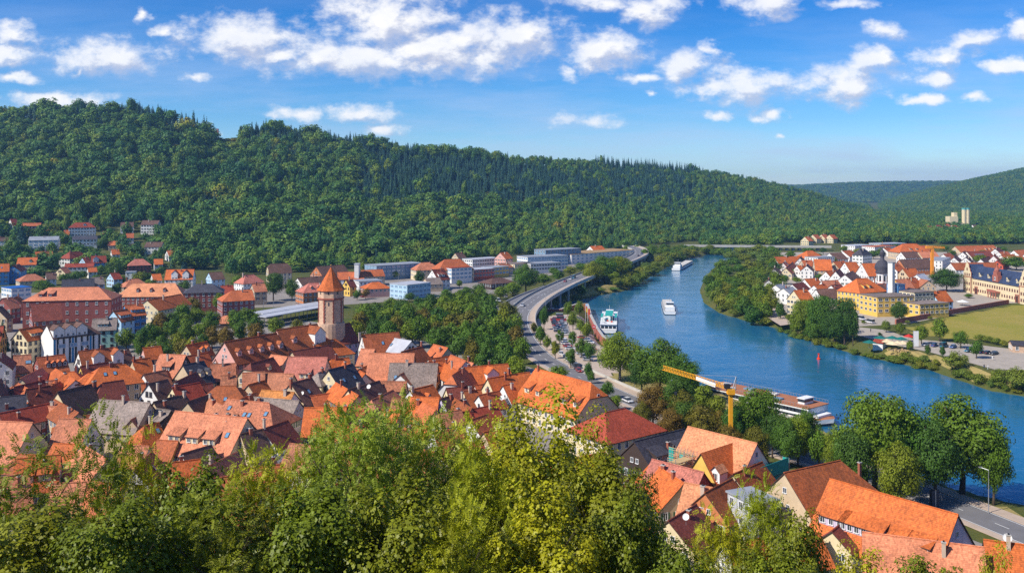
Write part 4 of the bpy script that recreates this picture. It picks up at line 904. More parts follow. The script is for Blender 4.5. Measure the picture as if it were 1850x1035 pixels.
vil('A', 650, 492, 740, 479, 6, 5, 14, 'R', 'w', 'hh'); vil('A', 770, 547, 825, 541, 4.5, 4, 12, 'R', 'i', 'gg'); vil('A', 852, 531, 990, 526, 5.5, 5, 13, 'R', 'b', 'gg', dorm=[(.3, 'x', 4)], label='blue house with red roof and white pointed gable below the villas')
vil('A', 612, 602, 880, 597, 5, 2.4, 9, 'R', 'w', 'gg', win='m'); vil('A', 1262, 560, 1340, 557, 6.5, 4.5, 12, 'P', 'k', 'hh', label='red brick villa with pinkish hipped roof among trees')
vil('A', 1180, 680, 1270, 678, 4, 0, 7, 'F', 'w', 'ff'); vil('A', 1215, 747, 1295, 742, 6, 4.4, 10, 'S', 't', 'hh', ch=[(.2, 0, 0)])
vil('A', 582, 752, 880, 741, 6, 4.4, 13, 'D', 'k', 'gg', ch=[(.55, -.2, 0)], label='slate roofed brick building behind the large brick brewery'); vil('A', 850, 732, 962, 726, 5, 4, 13, 'G', 'i', 'gg')
vil('A', 60, 830, 245, 815, 7, 0, 9, 'Q', 'w', 'ff', win='b', gap=3.4, label='white building with a bright blue flat roof'); vil('A', 255, 702, 330, 698, 7, 4, 9, 'S', 't', 'hh')
for (a_, b_, c_, d_, w_, rh_, hr_, r_, wl_) in ((10, 470, 90, 467, 5, 4, 10, 'T', 'w'), (560, 640, 620, 632, 5, 4, 9, 'S', 'c'), (430, 690, 520, 686, 5, 4, 9, 'N', 'w'), (1040, 470, 1110, 466, 5, 4, 9, 'O', 'w'), (1180, 320, 1250, 318, 5, 4, 9, 'T', 'w'), (820, 640, 900, 636, 4, 3, 8, 'O', 'w'), (1440, 560, 1520, 556, 5, 4, 9, 'O', 'w'), (960, 300, 1030, 298, 5, 4, 9, 'R', 'w'), (1560, 480, 1640, 476, 5, 4, 9, 'T', 'w'), (600, 290, 650, 288, 4.5, 4, 9, 'O', 'w'), (1030, 690, 1110, 684, 5, 4, 10, 'R', 'i'), (1420, 700, 1500, 696, 5, 4, 10, 'O', 'w')): vil('A', a_, b_, c_, d_, w_, rh_, hr_, r_, wl_)
house('A', 1235, 790, 1640, 786, 7.5, 6.5, 14, 'L', 'k', 'hh', dorm=[(.3, 'g', 1.6), (.5, 'g', 1.6), (.7, 'g', 1.6)], area='brewery quarter', label='brick manor with pale pink mansard roof right of the brewery')
house('A', 450, 828, 925, 820, 10, 5.2, 19, 'S', 'k', 'hh', dorm=[(.18, 's', 2.2), (.29, 's', 2.2)], win='a', gap=4.4, wh=4.2, area='brewery quarter', name='brewery_building', cat='building', label='large purple brick building with long salmon hipped roof')
house('A', 20, 926, 110, 914, 6, 5, 13, 'S', 'k', area='brewery quarter'); house('A', 130, 918, 175, 905, 4, 3.5, 11, 'O', 'k', area='brewery quarter')
house('A', -40, 1010, 20, 1000, 6, 5, 12, 'N', 't', area='brewery quarter')
hl_ = dict(area='station quarter')
house('A', 1375, 942, 1690, 886, 6.5, 4.8, 14, 'O', 'c', 'gg', label='long cream house with orange roof and many small windows behind the trees', gap=2.2, win='s', **hl_)
house('E', 5, 556, 262, 552, 7, 6, 14, 'O', 'w', 'gg', dorm=[(.35, 'x', 4), (.75, 'x', 4)], label='white house with orange roof and twin gables at the foot of the wood', clear=4, **hl_)
house('E', 400, 581, 520, 574, 6, 4.4, 12, 'N', 'i', 'gg', **hl_); house('E', 285, 690, 430, 686, 7.5, 4, 15, 'D', 'k', 'hh', gap=3, **hl_)
house('E', 512, 706, 622, 700, 6, 4, 11, 'R', 'w', 'gg', **hl_); house('E', 742, 606, 820, 600, 6, 5, 11, 'P', 'w', 'hh', ch=[(.2, 0, 2)], **hl_)
house('E', 980, 500, 1130, 495, 6.5, 6, 17, 'N', 'c', 'jj', beams=True, label='tall half timbered cream villa at the edge of the wood', clear=3, **hl_)
house('E', 612, 751, 800, 741, 7, 4.6, 15, 'T', 'k', 'hg', gap=2.6, label='red brick block with terracotta roof left of two dark trees', **hl_); house('E', 805, 690, 920, 684, 6, 4, 12, 'S', 't', **hl_)
house('E', 1335, 681, 1420, 676, 6.5, 4.5, 15, 'P', 'q', 'hh', dorm=[(.35, 'g', 1.6), (.6, 'g', 1.6)], label='orange brick villa with pink hipped roof beside the round tower', **hl_)
house('E', 1230, 632, 1480, 616, 7, 4, 11, 'N', 'w', **hl_); house('E', 1405, 526, 1660, 508, 8, 6, 14, 'N', 'q', 'gg', beams=True, label='half timbered brick hall with long brown roof behind the round tower', clear=3, **hl_)
house('C', 553, 158, 563, 158, 4.4, 3, 5.5, 'S', 'd', 'hh', label='small square pavilion with salmon pyramid roof among trees', name='pavilion', nowin=True, **hl_)
# ------------------------------------------------------------------ commercial strip along the far road
st = dict(area='commercial strip')
house('F', 50, 476, 290, 471, 8, 4.4, 10, 'T', 'w', **st); house('F', 272, 456, 470, 449, 7, 4, 11, 'T', 't', **st)
house('F', 215, 398, 255, 398, 3.2, 0, 16, 'A', 'w', 'ff', nowin=True, name='hose_tower', cat='tower', label='slim white concrete tower by the wood', **st)
house('F', 360, 412, 800, 385, 9, 0, 11, 'F', 'e', 'ff', win='b', gap=4, label='long blue grey flat roofed building against the wood', clear=5, **st)
house('F', 130, 546, 192, 541, 4.6, 4.2, 10.5, 'M', 'y', label='small yellow gabled house just right of the round tower', **st)
house('F', 372, 569, 440, 566, 7, 3.4, 9, 'O', 'p', 'hh', label='pink building with orange hipped roof by the station car park', **st); house('F', 225, 556, 440, 546, 7, 0, 7, 'F', 'w', 'ff', **st)
house('F', 620, 590, 840, 566, 8, 0, 9, 'A', 'i', 'ff', win='b', gap=3.4, label='pale blue glass fronted flat building', **st); house('F', 870, 531, 1005, 526, 8, 3.4, 8.5, 'G', 't', **st)
house('F', 935, 452, 1045, 444, 7, 6.5, 13.5, 'M', 'w', 'gg', dorm=[(.3, 's', 2), (.6, 's', 2)], label='white gabled house with maroon roof on the commercial strip', **st)
house('F', 1052, 356, 1195, 351, 9, 7, 17, 'T', 't', 'hh', label='big terracotta hipped roof behind the white office', **st); house('F', 1060, 432, 1250, 420, 8, 0, 11.5, 'R', 'w', 'ff', win='b', gap=3.2, **st)
house('F', 830, 386, 920, 383, 7, 5, 13, 'S', 'c', 'hh', **st); house('F', 1150, 296, 1222, 292, 5, 4, 12, 'N', 't', clear=3, **st)
house('F', 1265, 355, 1530, 338, 7, 0, 9, 'A', 'w', 'ff', win='m', clear=3, **st); house('G', 18, 292, 85, 286, 6, 5, 15, 'O', 'p', label='pink gabled house with orange red roof by the wood', clear=3, **st)
house('F', 1265, 450, 1465, 436, 7, 0, 8, 'A', 'r', 'ff', win='m', label='red shop with white flat roof', **st); house('F', 1450, 432, 1600, 418, 6, 0, 8, 'F', 'y', 'ff', win='b', gap=3.4, **st)
house('F', 1500, 530, 1580, 524, 8, 3, 7, 'N', 'd', 'hh', name='pavilion', label='dark timber pavilion with brown hipped roof among trees', **st)
house('G', 225, 330, 600, 314, 9, 0, 12, 'F', 'w', 'ff', win='b', gap=3.2, label='white three storey office block with window bands', **st); house('G', 390, 268, 720, 250, 8, 0, 14, 'F', 'e', 'ff', clear=4, win='m', gap=4, **st)
house('G', 580, 305, 1165, 262, 14, 0, 9, 'V', 'w', 'ff', win='b', gap=6, clear=4, label='long white hall with flat brown roof at the end of the strip', **st); house('G', 858, 232, 968, 227, 6, 4, 13, 'O', 'w', clear=3, **st)
house('G', 100, 398, 280, 384, 7, 0, 8, 'G', 'c', 'ff', **st); house('G', 260, 392, 540, 380, 8, 0, 8, 'F', 'w', 'ff', win='m', **st); house('G', 0, 396, 90, 388, 6, 3, 9, 'W', 't', **st)
# ------------------------------------------------------------------ village on the right bank
kz = dict(area='right bank')
house('I', 1030, 436, 1270, 430, 7, 5.5, 10, 'O', 'w', ch=[(.45, -.1, 3)], **kz); house('I', 1335, 378, 1385, 376, 8, 6, 14, 'O', 't', 'hh', **kz)
house('I', 1108, 490, 1132, 470, 4.6, 4.6, 9, 'S', 'w', **kz); house('I', 1022, 548, 1040, 528, 4.8, 3.6, 9, 'N', 'w', **kz); house('I', 1135, 538, 1200, 482, 4.6, 4.6, 9, 'T', 'c', **kz)
house('I', 1330, 518, 1342, 500, 4.8, 4.2, 10, 'N', 'w', **kz); house('I', 1240, 518, 1315, 514, 5, 4.4, 9.5, 'O', 'w', **kz)
house('I', 1400, 458, 1555, 460, 8, 8, 13, 'O', 't', label='large plain bright orange roof in the right bank village', **kz); house('I', 1268, 446, 1280, 428, 4, 4.2, 10, 'N', 'w', **kz); house('I', 1285, 468, 1380, 466, 5, 4.5, 9, 'T', 't', **kz)
house('I', 1510, 572, 1600, 560, 5, 5, 9, 'O', 'w', **kz); house('I', 1312, 642, 1430, 632, 5, 4.6, 9, 'O', 'w', **kz)
house('I', 975, 650, 990, 632, 5, 3.8, 10, 'N', 'w', label='white gabled house nearest the riverside wood', **kz); house('I', 1040, 697, 1110, 684, 4.4, 3, 9.5, 'F', 'w', **kz); house('I', 1112, 727, 1200, 714, 4.4, 3, 9.5, 'F', 'w', **kz)
house('I', 1212, 748, 1335, 741, 5.5, 5, 14, 'O', 'c', win='m', label='tall cream house with balconies half hidden by the dark riverside trees', **kz); house('I', 1470, 661, 1620, 651, 5, 5, 9.5, 'S', 'w', **kz); house('I', 1195, 690, 1300, 672, 5, 4, 8, 'M', 'w', **kz)
house('I', 1420, 737, 1660, 731, 6, 4.5, 9, 'N', 'w', **kz); house('I', 1375, 440, 1530, 430, 7, 0, 9, 'F', 'w', 'ff', **kz); house('I', 1545, 400, 1660, 396, 8, 5, 11, 'N', 'w', **kz)
house('I', 1580, 480, 1680, 470, 6, 6, 11, 'O', 't', **kz); house('I', 1600, 570, 1640, 545, 5, 6, 11, 'M', 'w', **kz); house('I', 1400, 700, 1500, 690, 5, 4, 9, 'O', 'w', **kz); house('I', 1560, 700, 1650, 690, 5, 4, 9, 'M', 'w', **kz)
house('J', 90, 640, 190, 633, 8, 7, 17, 'O', 'y', 'hh', dorm=[(.3, 's', 1.6), (.5, 's', 1.6)], ch=[(.9, -.2, 1)], label='yellow school with steep bright orange hipped roof', cat='school', **kz)
house('J', 200, 800, 540, 790, 8, 0, 10.5, 'G', 'y', 'ff', win='m', gap=3.4, label='yellow flat roofed modern school wing', cat='school', **kz)
house('J', 600, 870, 870, 855, 6, 0, 7.5, 'G', 'y', 'ff', win='m', gap=3.2, label='lower yellow flat wing with grey shutters', cat='school', **kz)
house('J', 540, 760, 720, 750, 7, 0, 11, 'G', 'c', 'ff', win='m', **kz)
house('J', 404, 492, 428, 490, 1.4, 0, 27, 'F', 'w', 'ff', nowin=True, name='stair_tower', cat='tower', label='slim white and blue tower rising from the yellow school', **kz)
house('J', 425, 690, 490, 686, 4, 0, 14.5, 'F', 'b', 'ff', win='b', gap=2.8, **kz)
house('J', 790, 757, 920, 751, 5.5, 5.2, 11, 'O', 'i', ch=[(.3, -.2, 0)], label='pale blue gabled house with bright orange roof beside the meadow wall', **kz)
house('J', 140, 498, 295, 495, 8, 8, 16, 'O', 'w', label='orange roofed church nave left of the onion tower', name='church_nave', cat='church', **kz)
house('J', -20, 486, 85, 483, 7, 7, 13, 'O', 'w', **kz); house('J', -20, 600, 55, 566, 6, 5, 11, 'N', 'w', **kz)
house('J', 520, 313, 650, 312, 11, 8, 15, 'O', 't', 'hh', dorm=[(.4, 's', 2), (.6, 's', 2)], label='big orange hipped roof at the back of the village', **kz)
house('J', 490, 462, 765, 455, 7, 6.5, 12, 'N', 'q', label='long dark brown roof with orange gable left of the village crane', **kz); house('J', 505, 390, 655, 386, 6, 5, 11, 'N', 'w', **kz); house('J', 668, 388, 825, 385, 6, 5, 11, 'S', 't', **kz)
house('J', 520, 546, 640, 541, 6, 5.6, 10, 'O', 't', **kz); house('J', 450, 646, 572, 641, 6, 5.5, 10, 'S', 'y', **kz); house('J', 562, 642, 640, 626, 5.5, 5.5, 10, 'O', 'd', **kz); house('J', 295, 602, 392, 590, 6, 6, 11, 'O', 'w', **kz)
house('J', 330, 690, 400, 640, 5, 5, 10, 'S', 'w', **kz); house('J', 400, 500, 480, 492, 6, 5, 13, 'O', 'w', **kz); house('J', 690, 640, 760, 655, 5, 4, 9, 'W', 't', **kz); house('J', 230, 700, 330, 690, 5, 4, 10, 'N', 'w', **kz)
house('J', 650, 600, 720, 590, 5, 4, 9, 'A', 'w', **kz); house('J', 820, 470, 900, 440, 6, 5, 9, 'F', 'w', 'ff', **kz)
house('J', 1010, 336, 1370, 326, 8, 6, 11, 'T', 't', dorm=[(.7, 's', 1.6), (.8, 's', 1.6), (.9, 's', 1.6)], **kz); house('J', 1080, 390, 1110, 378, 6, 5.4, 11, 'N', 'w', **kz); house('J', 1000, 440, 1030, 425, 5, 4.6, 9, 'N', 'w', **kz)
house('J', 1120, 386, 1330, 380, 6.5, 5.4, 11, 'M', 'w', sky=[(.25, .5), (.32, .5), (.39, .5), (.46, .5), (.53, .5), (.6, .5)], label='maroon roof with a row of blue solar panels in the village', **kz)
house('J', 1370, 424, 1385, 408, 5.5, 6, 11, 'T', 'w', **kz); house('J', 970, 492, 1385, 488, 7, 5, 9, 'B', 'w', label='very long rust roof behind the slate roofed palace', **kz); house('J', 1385, 360, 1420, 345, 5, 4.4, 11, 'M', 'w', **kz); house('J', 1110, 440, 1125, 425, 5, 4.6, 9, 'N', 'w', **kz)
house('J', 1440, 420, 1560, 410, 6, 5, 10, 'O', 'w', **kz); house('J', 1560, 375, 1700, 365, 6, 5, 10, 'T', 'w', **kz); house('J', 1500, 430, 1640, 425, 6, 5, 9, 'T', 'w', **kz); house('J', 1400, 470, 1460, 455, 5, 4, 8, 'R', 'r', **kz); house('J', 1420, 390, 1500, 384, 6, 5, 10, 'T', 'w', **kz); house('J', 1250, 455, 1330, 430, 5, 5, 9, 'N', 'w', **kz); house('J', 1660, 410, 1760, 400, 6, 5, 10, 'N', 'w', **kz)
house('J', 900, 410, 960, 395, 6, 5, 9, 'T', 'w', **kz); house('J', 340, 350, 400, 345, 7, 5, 9, 'T', 'w', **kz)
house('J', 10, 330, 180, 322, 9, 0, 8, 'A', 'w', 'ff', **kz); house('J', 200, 340, 400, 330, 8, 0, 8, 'T', 'w', 'ff', **kz); house('J', 260, 312, 500, 306, 9, 0, 8, 'A', 'l', 'ff', **kz); house('J', -40, 380, 40, 372, 7, 5, 10, 'O', 'w', **kz); house('J', 690, 330, 760, 326, 7, 5, 11, 'T', 'w', **kz)
house('J', 120, 362, 165, 358, 5, 5, 15, 'D', 'w', 'hh', label='white square building with dark slate pyramid roof in the village', **kz)
for (a, b) in ((1335, 245), (1410, 226), (1490, 224), (1565, 226)): house('I', a - 22, b + 2, a + 22, b, 6, 5, 11, 'T', 'c', area='hamlet', cat='house', clear=6)
for (a, b, c_) in ((770, 148, 'T'), (850, 138, 'R'), (930, 128, 'T'), (1000, 140, 'R'), (1060, 152, 'T'), (1190, 135, 'N')): house('J', a - 20, b + 1, a + 20, b, 8, 6, 12, c_, 'w', area='far hamlet', clear=8, nowin=True)
# ------------------------------------------------------------------ one-off buildings
def ground_at(px, py): return hit(px, py, 0)
# round stone tower with octagonal upper storey and spire
def round_tower():
    top = hit(598, 487, 37.0); r = empty('round_tower', (top.x, top.y, top.z)); tag(r, 'round red sandstone town tower with pointed orange octagonal spire', 'tower')
    b = MB(); b.lathe([(5.9, -1), (5.6, 6), (5.4, 15.5), (5.3, 16.2)], WALL['s'], 24); b.build('round_base', r, smooth=False)
    b = MB(); b.lathe([(4.85, 16.0), (4.8, 25.4)], WALL['s'], 8, ph=0.5); b.build('octagonal_shaft', r)
    b = MB(); b.lathe([(4.9, 25.4), (5.3, 25.6), (5.3, 26.1), (5.1, 26.2)], SANDR, 8, ph=0.5); b.build('string_course', r)
    b = MB(); b.lathe([(5.1, 26.1), (5.1, 29.3)], WALL['s'], 8, ph=0.5); b.build('parapet_storey', r)
    for k in range(8):
        a = 2 * math.pi * (k + 0.5) / 8
        b = MB()
        for j in range(13): 
            s = 0.34 if j % 2 else 0.22; z = 16.4 + j * 0.7; b.box(-s, s, -0.14, 0.10, z, z + 0.66, SANDR)
        b.build('corner_quoins', r, (4.83 * math.cos(a), 4.83 * math.sin(a), 0), a + math.pi / 2)
        a2 = 2 * math.pi * (k + 1) / 8; ap = 5.1 * math.cos(math.pi / 8)
        b = MB(); b.box(-0.3, 0.3, -0.06, 0.02, 27.6, 28.7, GLASS); b.box(-0.42, 0.42, -0.1, 0.0, 28.7, 28.9, SANDR); b.build('window', r, (ap * math.cos(a2), ap * math.sin(a2), 0), a2 + math.pi / 2)
        if k % 2:
            ap = 4.82 * math.cos(math.pi / 8); b = MB(); b.box(-0.22, 0.22, -0.08, 0.02, 23.2, 24.6, GLASS); b.build('slit_window', r, (ap * math.cos(a2), ap * math.sin(a2), 0), a2 + math.pi / 2)
    b = MB(); b.lathe([(5.8, 29.0), (4.9, 30.0), (0.10, 38.0)], ROOF['O'], 8, ph=0.5); sp = b.build('spire', r)
    b = MB(); b.bar((0, 0, 37.8), (0, 0, 40.2), 0.06, DARK, 5); b.lathe([(0.05, 38.5), (0.28, 38.75), (0.05, 39.0)], GOLD, 8); b.build('finial', sp)
round_tower()
# modern striped building
def striped_building():
    r = house('B', 440, 240, 760, 206, 6.2, 4.8, 15, 'N', 'w', 'gh', area='old town', name='striped_building', label='white building with blue and black vertical stripes and three zigzag gables', dorm=[(.12, 'x', 4.2), (.36, 'x', 4.2), (.6, 'x', 4.2)], nowin=True, cat='building')
    return r
sb = striped_building()
_me = [c for c in sb.children if c.name.startswith('wall')][0].data
_x = [v.co.x for v in _me.vertices]; x0_, x1_ = min(_x), max(_x)
BLUEP, BLACKP = plain('panel_blue', (0.03, 0.22, 0.42)), plain('panel_black', (0.02, 0.02, 0.025))
n_ = int((x1_ - x0_) / 1.15); sbm = {}
for q in range(n_):
    m = [BLUEP, BLACKP, WHITE, BLACKP, WHITE, BLACKP][q % 6]
    if m not in sbm: _b = MB(); _b.box(-0.34, 0.34, -0.09, 0.02, -1, 10.1, m); sbm[m] = _b.mesh('stripe')
    link('stripe', sbm[m], sb, (x0_ + 0.5 + q * 1.15, -6.2, 0))
for q in range(9): link('stripe', sbm[[BLUEP, BLACKP, BLACKP][q % 3]] if [BLUEP, BLACKP, BLACKP][q % 3] in sbm else sbm[BLACKP], sb, (x1_, -5.6 + q * 1.4, 0), math.pi / 2)
for q in range(3): link('window', WIN['b'], sb, (x0_ + 3.2 + q * (x1_ - x0_) * 0.24, -6.3, 6.8))
# half-ruined lookout tower on the ridge
g = hit(393, 243, 0); r = empty('lookout_tower', (g.x, g.y, g.z)); tag(r, 'dark square lookout tower on the wooded ridge', 'tower')
b = MB(); b.box(-3.2, 3.2, -3.2, 3.2, -4, 17, SANDR); b.build('shaft', r); b = MB(); b.box(-3.6, 3.6, -3.6, 3.6, 17, 18.4, SANDR); b.build('parapet', r)
# church tower with onion dome
def onion_tower():
    g = hit(1594, 470, 24); r = empty('church_tower', (g.x, g.y, g.z)); tag(r, 'white church tower with black onion dome', 'tower')
    b = MB(); b.lathe([(3.6, -1), (3.6, 9)], WALL['w'], 8, ph=.5); b.build('shaft', r); b = MB(); b.lathe([(3.9, 9), (3.9, 9.6)], SANDR, 8, ph=.5); b.build('cornice', r)
    b = MB(); b.lathe([(3.5, 9.6), (3.5, 16)], WALL['w'], 8, ph=.5); b.build('bell_storey', r)
    for k in range(8):
        a = 2 * math.pi * (k + 1) / 8; ap = 3.5 * math.cos(math.pi / 8); b = MB(); b.box(-.6, .6, -.08, .02, 11, 14.4, GLASS); b.box(-.8, .8, -.05, .02, 10.6, 11, SANDR); b.build('bell_window', r, (ap * math.cos(a), ap * math.sin(a), 0), a + math.pi / 2)
    b = MB(); b.lathe([(4.3, 15.9), (4.3, 16.4), (3.7, 17), (4.6, 19), (4.4, 21), (2.6, 23.4), (1.2, 24.4), (1.2, 27), (1.7, 27.6), (1.5, 29), (.4, 31), (.1, 33)], ROOF['D'], 16); d = b.build('onion_dome', r, smooth=True)
    b = MB(); b.bar((0, 0, 33), (0, 0, 36), .08, GOLD, 5); b.box(-.5, .5, -.06, .06, 34.6, 34.9, GOLD); b.build('cross', d)
onion_tower()
# baroque palace: long front facing the river, two gabled end bays, blue slate roof
def palace():
    A, B = at_z(1744, 527, 4), at_z(1862, 552, 4); d = Vector((B.x - A.x, B.y - A.y)); L = d.length; d.normalize()
    n = Vector((d.y, -d.x));
    if n.dot(Vector((-1, 0))) < 0: n = -n
    rz = math.atan2(-n.x, n.y) + math.pi          # local -y = outward
    rz = math.atan2(d.y, d.x) if (Vector((math.sin(math.atan2(d.y, d.x)), -math.cos(math.atan2(d.y, d.x)))).dot(n) > 0) else math.atan2(-d.y, -d.x)
    mid = (A + B) / 2; r = empty('palace', (mid.x, mid.y, 4), rz); tag(r, 'cream palace with blue slate roof, curved gables and red sandstone porch', 'palace')
    h = 10.5; b = MB(); b.box(-L / 2, L / 2, 0, 12, -1, h, WALL['c']); b.build('wall', r)
    polys, ra, rb, ez = roof_faces(L / 2, L / 2, 6, h + 7.5, 7.5, 0, 0); b = MB(); slab(b, [[(p[0], p[1] + 6, p[2]) for p in q] for q in polys], ROOF['U'], WALL['d']); b.build('roof', r)
    prof = [(-4.6, 0), (4.6, 0), (4.6, 3.4), (3.4, 4.2), (3.2, 5.6), (2.2, 6.6), (1.9, 8.4), (.9, 9.2), (0, 10.6), (-.9, 9.2), (-1.9, 8.4), (-2.2, 6.6), (-3.2, 5.6), (-3.4, 4.2), (-4.6, 3.4)]
    for sx in (-1, 1):
        cx = sx * (L / 2 - 4.6); b = MB(); b.box(cx - 4.6, cx + 4.6, -1.2, 2, -1, h - .003, WALL['c']); p = [(cx + q[0], -1.25, h + q[1]) for q in prof]; b.face(p, WALL['c']); b.face([(c[0], -0.75, c[2]) for c in p][::-1], WALL['c'])
        for i in range(len(p)): a, c = p[i], p[(i + 1) % len(p)]; b.face([a, (a[0], -.75, a[2]), (c[0], -.75, c[2]), c], SANDR)
        e = b.build('end_bay', r)
        polys, *_ = roof_faces(5, 5, 4.5, h + 8.6, 7.5, 0, 0); b = MB(); slab(b, [[(cx - p[1], p[0] + 4.3, p[2]) for p in q] for q in polys], ROOF['U'], WALL['d']); b.build('bay_roof', e)
        for fl in range(4):
            for q in (range(-1, 2) if fl < 3 else (0,)): link('window', WIN['t'], e, (cx + q * 2.6, -1.25, 2.4 + fl * 3.9 if fl < 2 else h + 1.7 + (fl - 2) * 3.6))
        b = MB()
        for q in (-4.5, 4.5): b.box(cx + q - .28, cx + q + .28, -1.36, -1.1, -1, h, SANDR)
        b.box(cx - 4.9, cx + 4.9, -1.4, -1.1, h - .1, h + .35, SANDR); b.build('pilasters', e)
        dx = sx * (L / 2 - 13.5); b = MB(); b.box(dx - 1.3, dx + 1.3, -.12, .02, -.5, 4, TIMBER); b.box(dx - 1.7, dx - 1.3, -.3, .02, -.5, 4.4, SANDR); b.box(dx + 1.3, dx + 1.7, -.3, .02, -.5, 4.4, SANDR); b.box(dx - 1.9, dx + 1.9, -.32, .02, 4.4, 5, SANDR); b.build('portal', r)
    m = int((L - 18.4) / 2.7)
    for fl in range(2):
        for q in range(m):
            x = -(L - 18.4) / 2 + (q + .5) * 2.7
            if (fl == 0 and (abs(x) < 5 or abs(abs(x) - (L / 2 - 13.5)) < 2)): continue
            link('window', WIN['t'], r, (x, 0, 2.6 + fl * 4.4))
    b = MB()
    for q in range(4): b.bar((-4.2 + q * 2.8, -2.6, -.5), (-4.2 + q * 2.8, -2.6, 3.9), .32, SANDR, 8)
    b.box(-5, 5, -3.2, -.003, 3.9, 4.6, SANDR); b.box(-5, 5, -3.2, -3, 4.6, 5.5, SANDR); b.build('porch', r)
    b = MB(); b.box(-3, 3, -.6, 2, h + .003, h + 4, SANDR); b.box(-2, 2, -.55, 2, h + 4, h + 6.4, SANDR); b.lathe([(1.5, h + 6.4), (1.7, h + 7.4), (.5, h + 9), (.05, h + 11.5)], SANDR, 8, c=(0, .6)); cg = b.build('clock_gable', r)
    link('window', WIN['a'], cg, (0, -.62, h + 2), scale=(1.3, 1, 1.3))
    for x in (-L * .27, -L * .13, L * .16, L * .30):
        b = MB(); b.box(x - 1, x + 1, .6, 3, h + 1.2, h + 3, WALL['c']); b.face([(x - 1.2, .3, h + 3), (x + 1.2, .3, h + 3), (x, .3, h + 4.1)], WALL['c']); dm = b.build('dormer', r)
        b = MB(); slab(b, [[(x - 1.4, .2, h + 2.9), (x, .2, h + 4.2), (x, 4, h + 4.2), (x - 1.4, 3.4, h + 2.9)][::-1], [(x, .2, h + 4.2), (x + 1.4, .2, h + 2.9), (x + 1.4, 3.4, h + 2.9), (x, 4, h + 4.2)][::-1]], ROOF['U'], WALL['d'], .12); b.build('dormer_roof', dm); link('window', WIN['s'], dm, (x, .58, h + 2.1))
palace()
# grain mill with two silos, far away
def mill():
    g = hit(1731, 412, 0); r = empty('grain_mill', (g.x, g.y, g.z)); CLEAR.append((g.x, g.y, 45)); tag(r, 'pale cream grain mill with two tall silos in the distance', 'mill'); s = g.y / F
    b = MB(); b.box(-19 * s, -4 * s, -8, 8, -5, 21 * s, WALL['c']); b.build('mill_block', r); b = MB(); b.box(-10 * s, -4 * s, -5, 5, 21 * s, 28 * s, WALL['c']); b.build('roof_house', r); b = MB(); b.box(-4 * s, 8 * s, -7, 7, -5, 9 * s, WALL['c']); b.build('link_wing', r)
    for x in (10.5, 17): b = MB(); b.lathe([(3.6 * s, -5), (3.6 * s, 33 * s)], WALL['c'], 16, c=(x * s, 0)); q = b.build('silo', r); b = MB(); b.lathe([(3.7 * s, 33 * s), (3.7 * s, 36 * s)], ROOF['Z'], 16, c=(x * s, 0)); b.build('silo_cap', q)
mill()
# station platform canopies
for i, (a, b2, wd) in enumerate(((462, 584, 5.0), (470, 590, 4.0))):
    p0, p1 = hit(a, 566 + i * 6, 5.5), hit(b2, 546 + i * 5, 5.5); d = p1 - p0; rz = math.atan2(d.y, d.x); L = math.hypot(d.x, d.y)
    r = empty('platform_canopy', ((p0.x + p1.x) / 2, (p0.y + p1.y) / 2, 4), rz); tag(r, ['long white platform roof at the station, the back one', 'long white platform roof at the station, the front one'][i], 'canopy', 'station platform roofs')
    b = MB(); b.box(-L / 2, L / 2, -wd, wd, 5.2, 5.6, ROOF['A']); b.build('roof', r)
    for q in range(8): b = MB(); b.bar((-L / 2 + L * (q + .5) / 8, 0, -.5), (-L / 2 + L * (q + .5) / 8, 0, 5.2), .18, STEEL, 6); b.build('post', r)
# ------------------------------------------------------------------ ground cover sheets
def drape(name, pts, mat, off=0.10, step=3.0, z=None):
    """sheet following the ground inside a polygon of photo points (taken at z = 4)"""
    W_ = np.array([at_z(a, b, 4)[:2] for a, b in pts]); lo, hi = W_.min(0), W_.max(0)
    xs, ys = np.arange(lo[0], hi[0] + step, step), np.arange(lo[1], hi[1] + step, step); X, Y = np.meshgrid(xs, ys)
    Zv = ground_raw(X.ravel(), Y.ravel()).reshape(X.shape) + off
    cx, cyy = (X[:-1, :-1] + step / 2), (Y[:-1, :-1] + step / 2); ins = inside(cx.ravel(), cyy.ravel(), W_).reshape(cx.shape)
    b = MB(); nx = X.shape[1]; used = {}
    ins &= (Zv[:-1, :-1] > off + 0.45) & (Zv[1:, 1:] > off + 0.45)
    for j, i in zip(*np.nonzero(ins)):
        q = []
        for (jj, ii) in ((j, i), (j, i + 1), (j + 1, i + 1), (j + 1, i)):
            k = (jj, ii)
            if k not in used: used[k] = len(b.v); b.v.append((X[jj, ii], Y[jj, ii], max(Zv[jj, ii], 0.08)))
            q.append(used[k])
        b.f.append(tuple(q)); b.m.append(0)
    b.mats = [mat]; return tag(b.build(name), kind='structure')
def sheet(name, pts, mat, z):
    b = MB(); b.face([at_z(a, c, z) for a, c in pts][::-1], mat); return tag(b.build(name), kind='structure')
sheet('town_paving', [(-200, 565), (260, 565), (560, 580), (900, 640), (1060, 705), (1300, 800), (1560, 900), (1850, 1010), (1950, 1050), (-200, 1050)], COBBLE, 4.02)
sheet('station_paving', [(-100, 530), (180, 528), (300, 522), (600, 512), (900, 482), (1050, 466), (1130, 452), (1130, 462), (985, 500), (900, 530), (700, 545), (600, 552), (300, 560), (-100, 560)], COBBLE, 4.024)
drape('car_park', [(975, 573), (1058, 566), (1066, 590), (1076, 610), (1088, 630), (1112, 645), (1150, 655), (1085, 690), (1045, 672), (985, 628), (962, 600)], PAVE, 0.16)
drape('river_meadow', [(1640, 592), (1730, 570), (1832, 552), (1860, 552), (1860, 618), (1800, 616), (1715, 612), (1650, 603)], MEADOW, 0.08, 4)
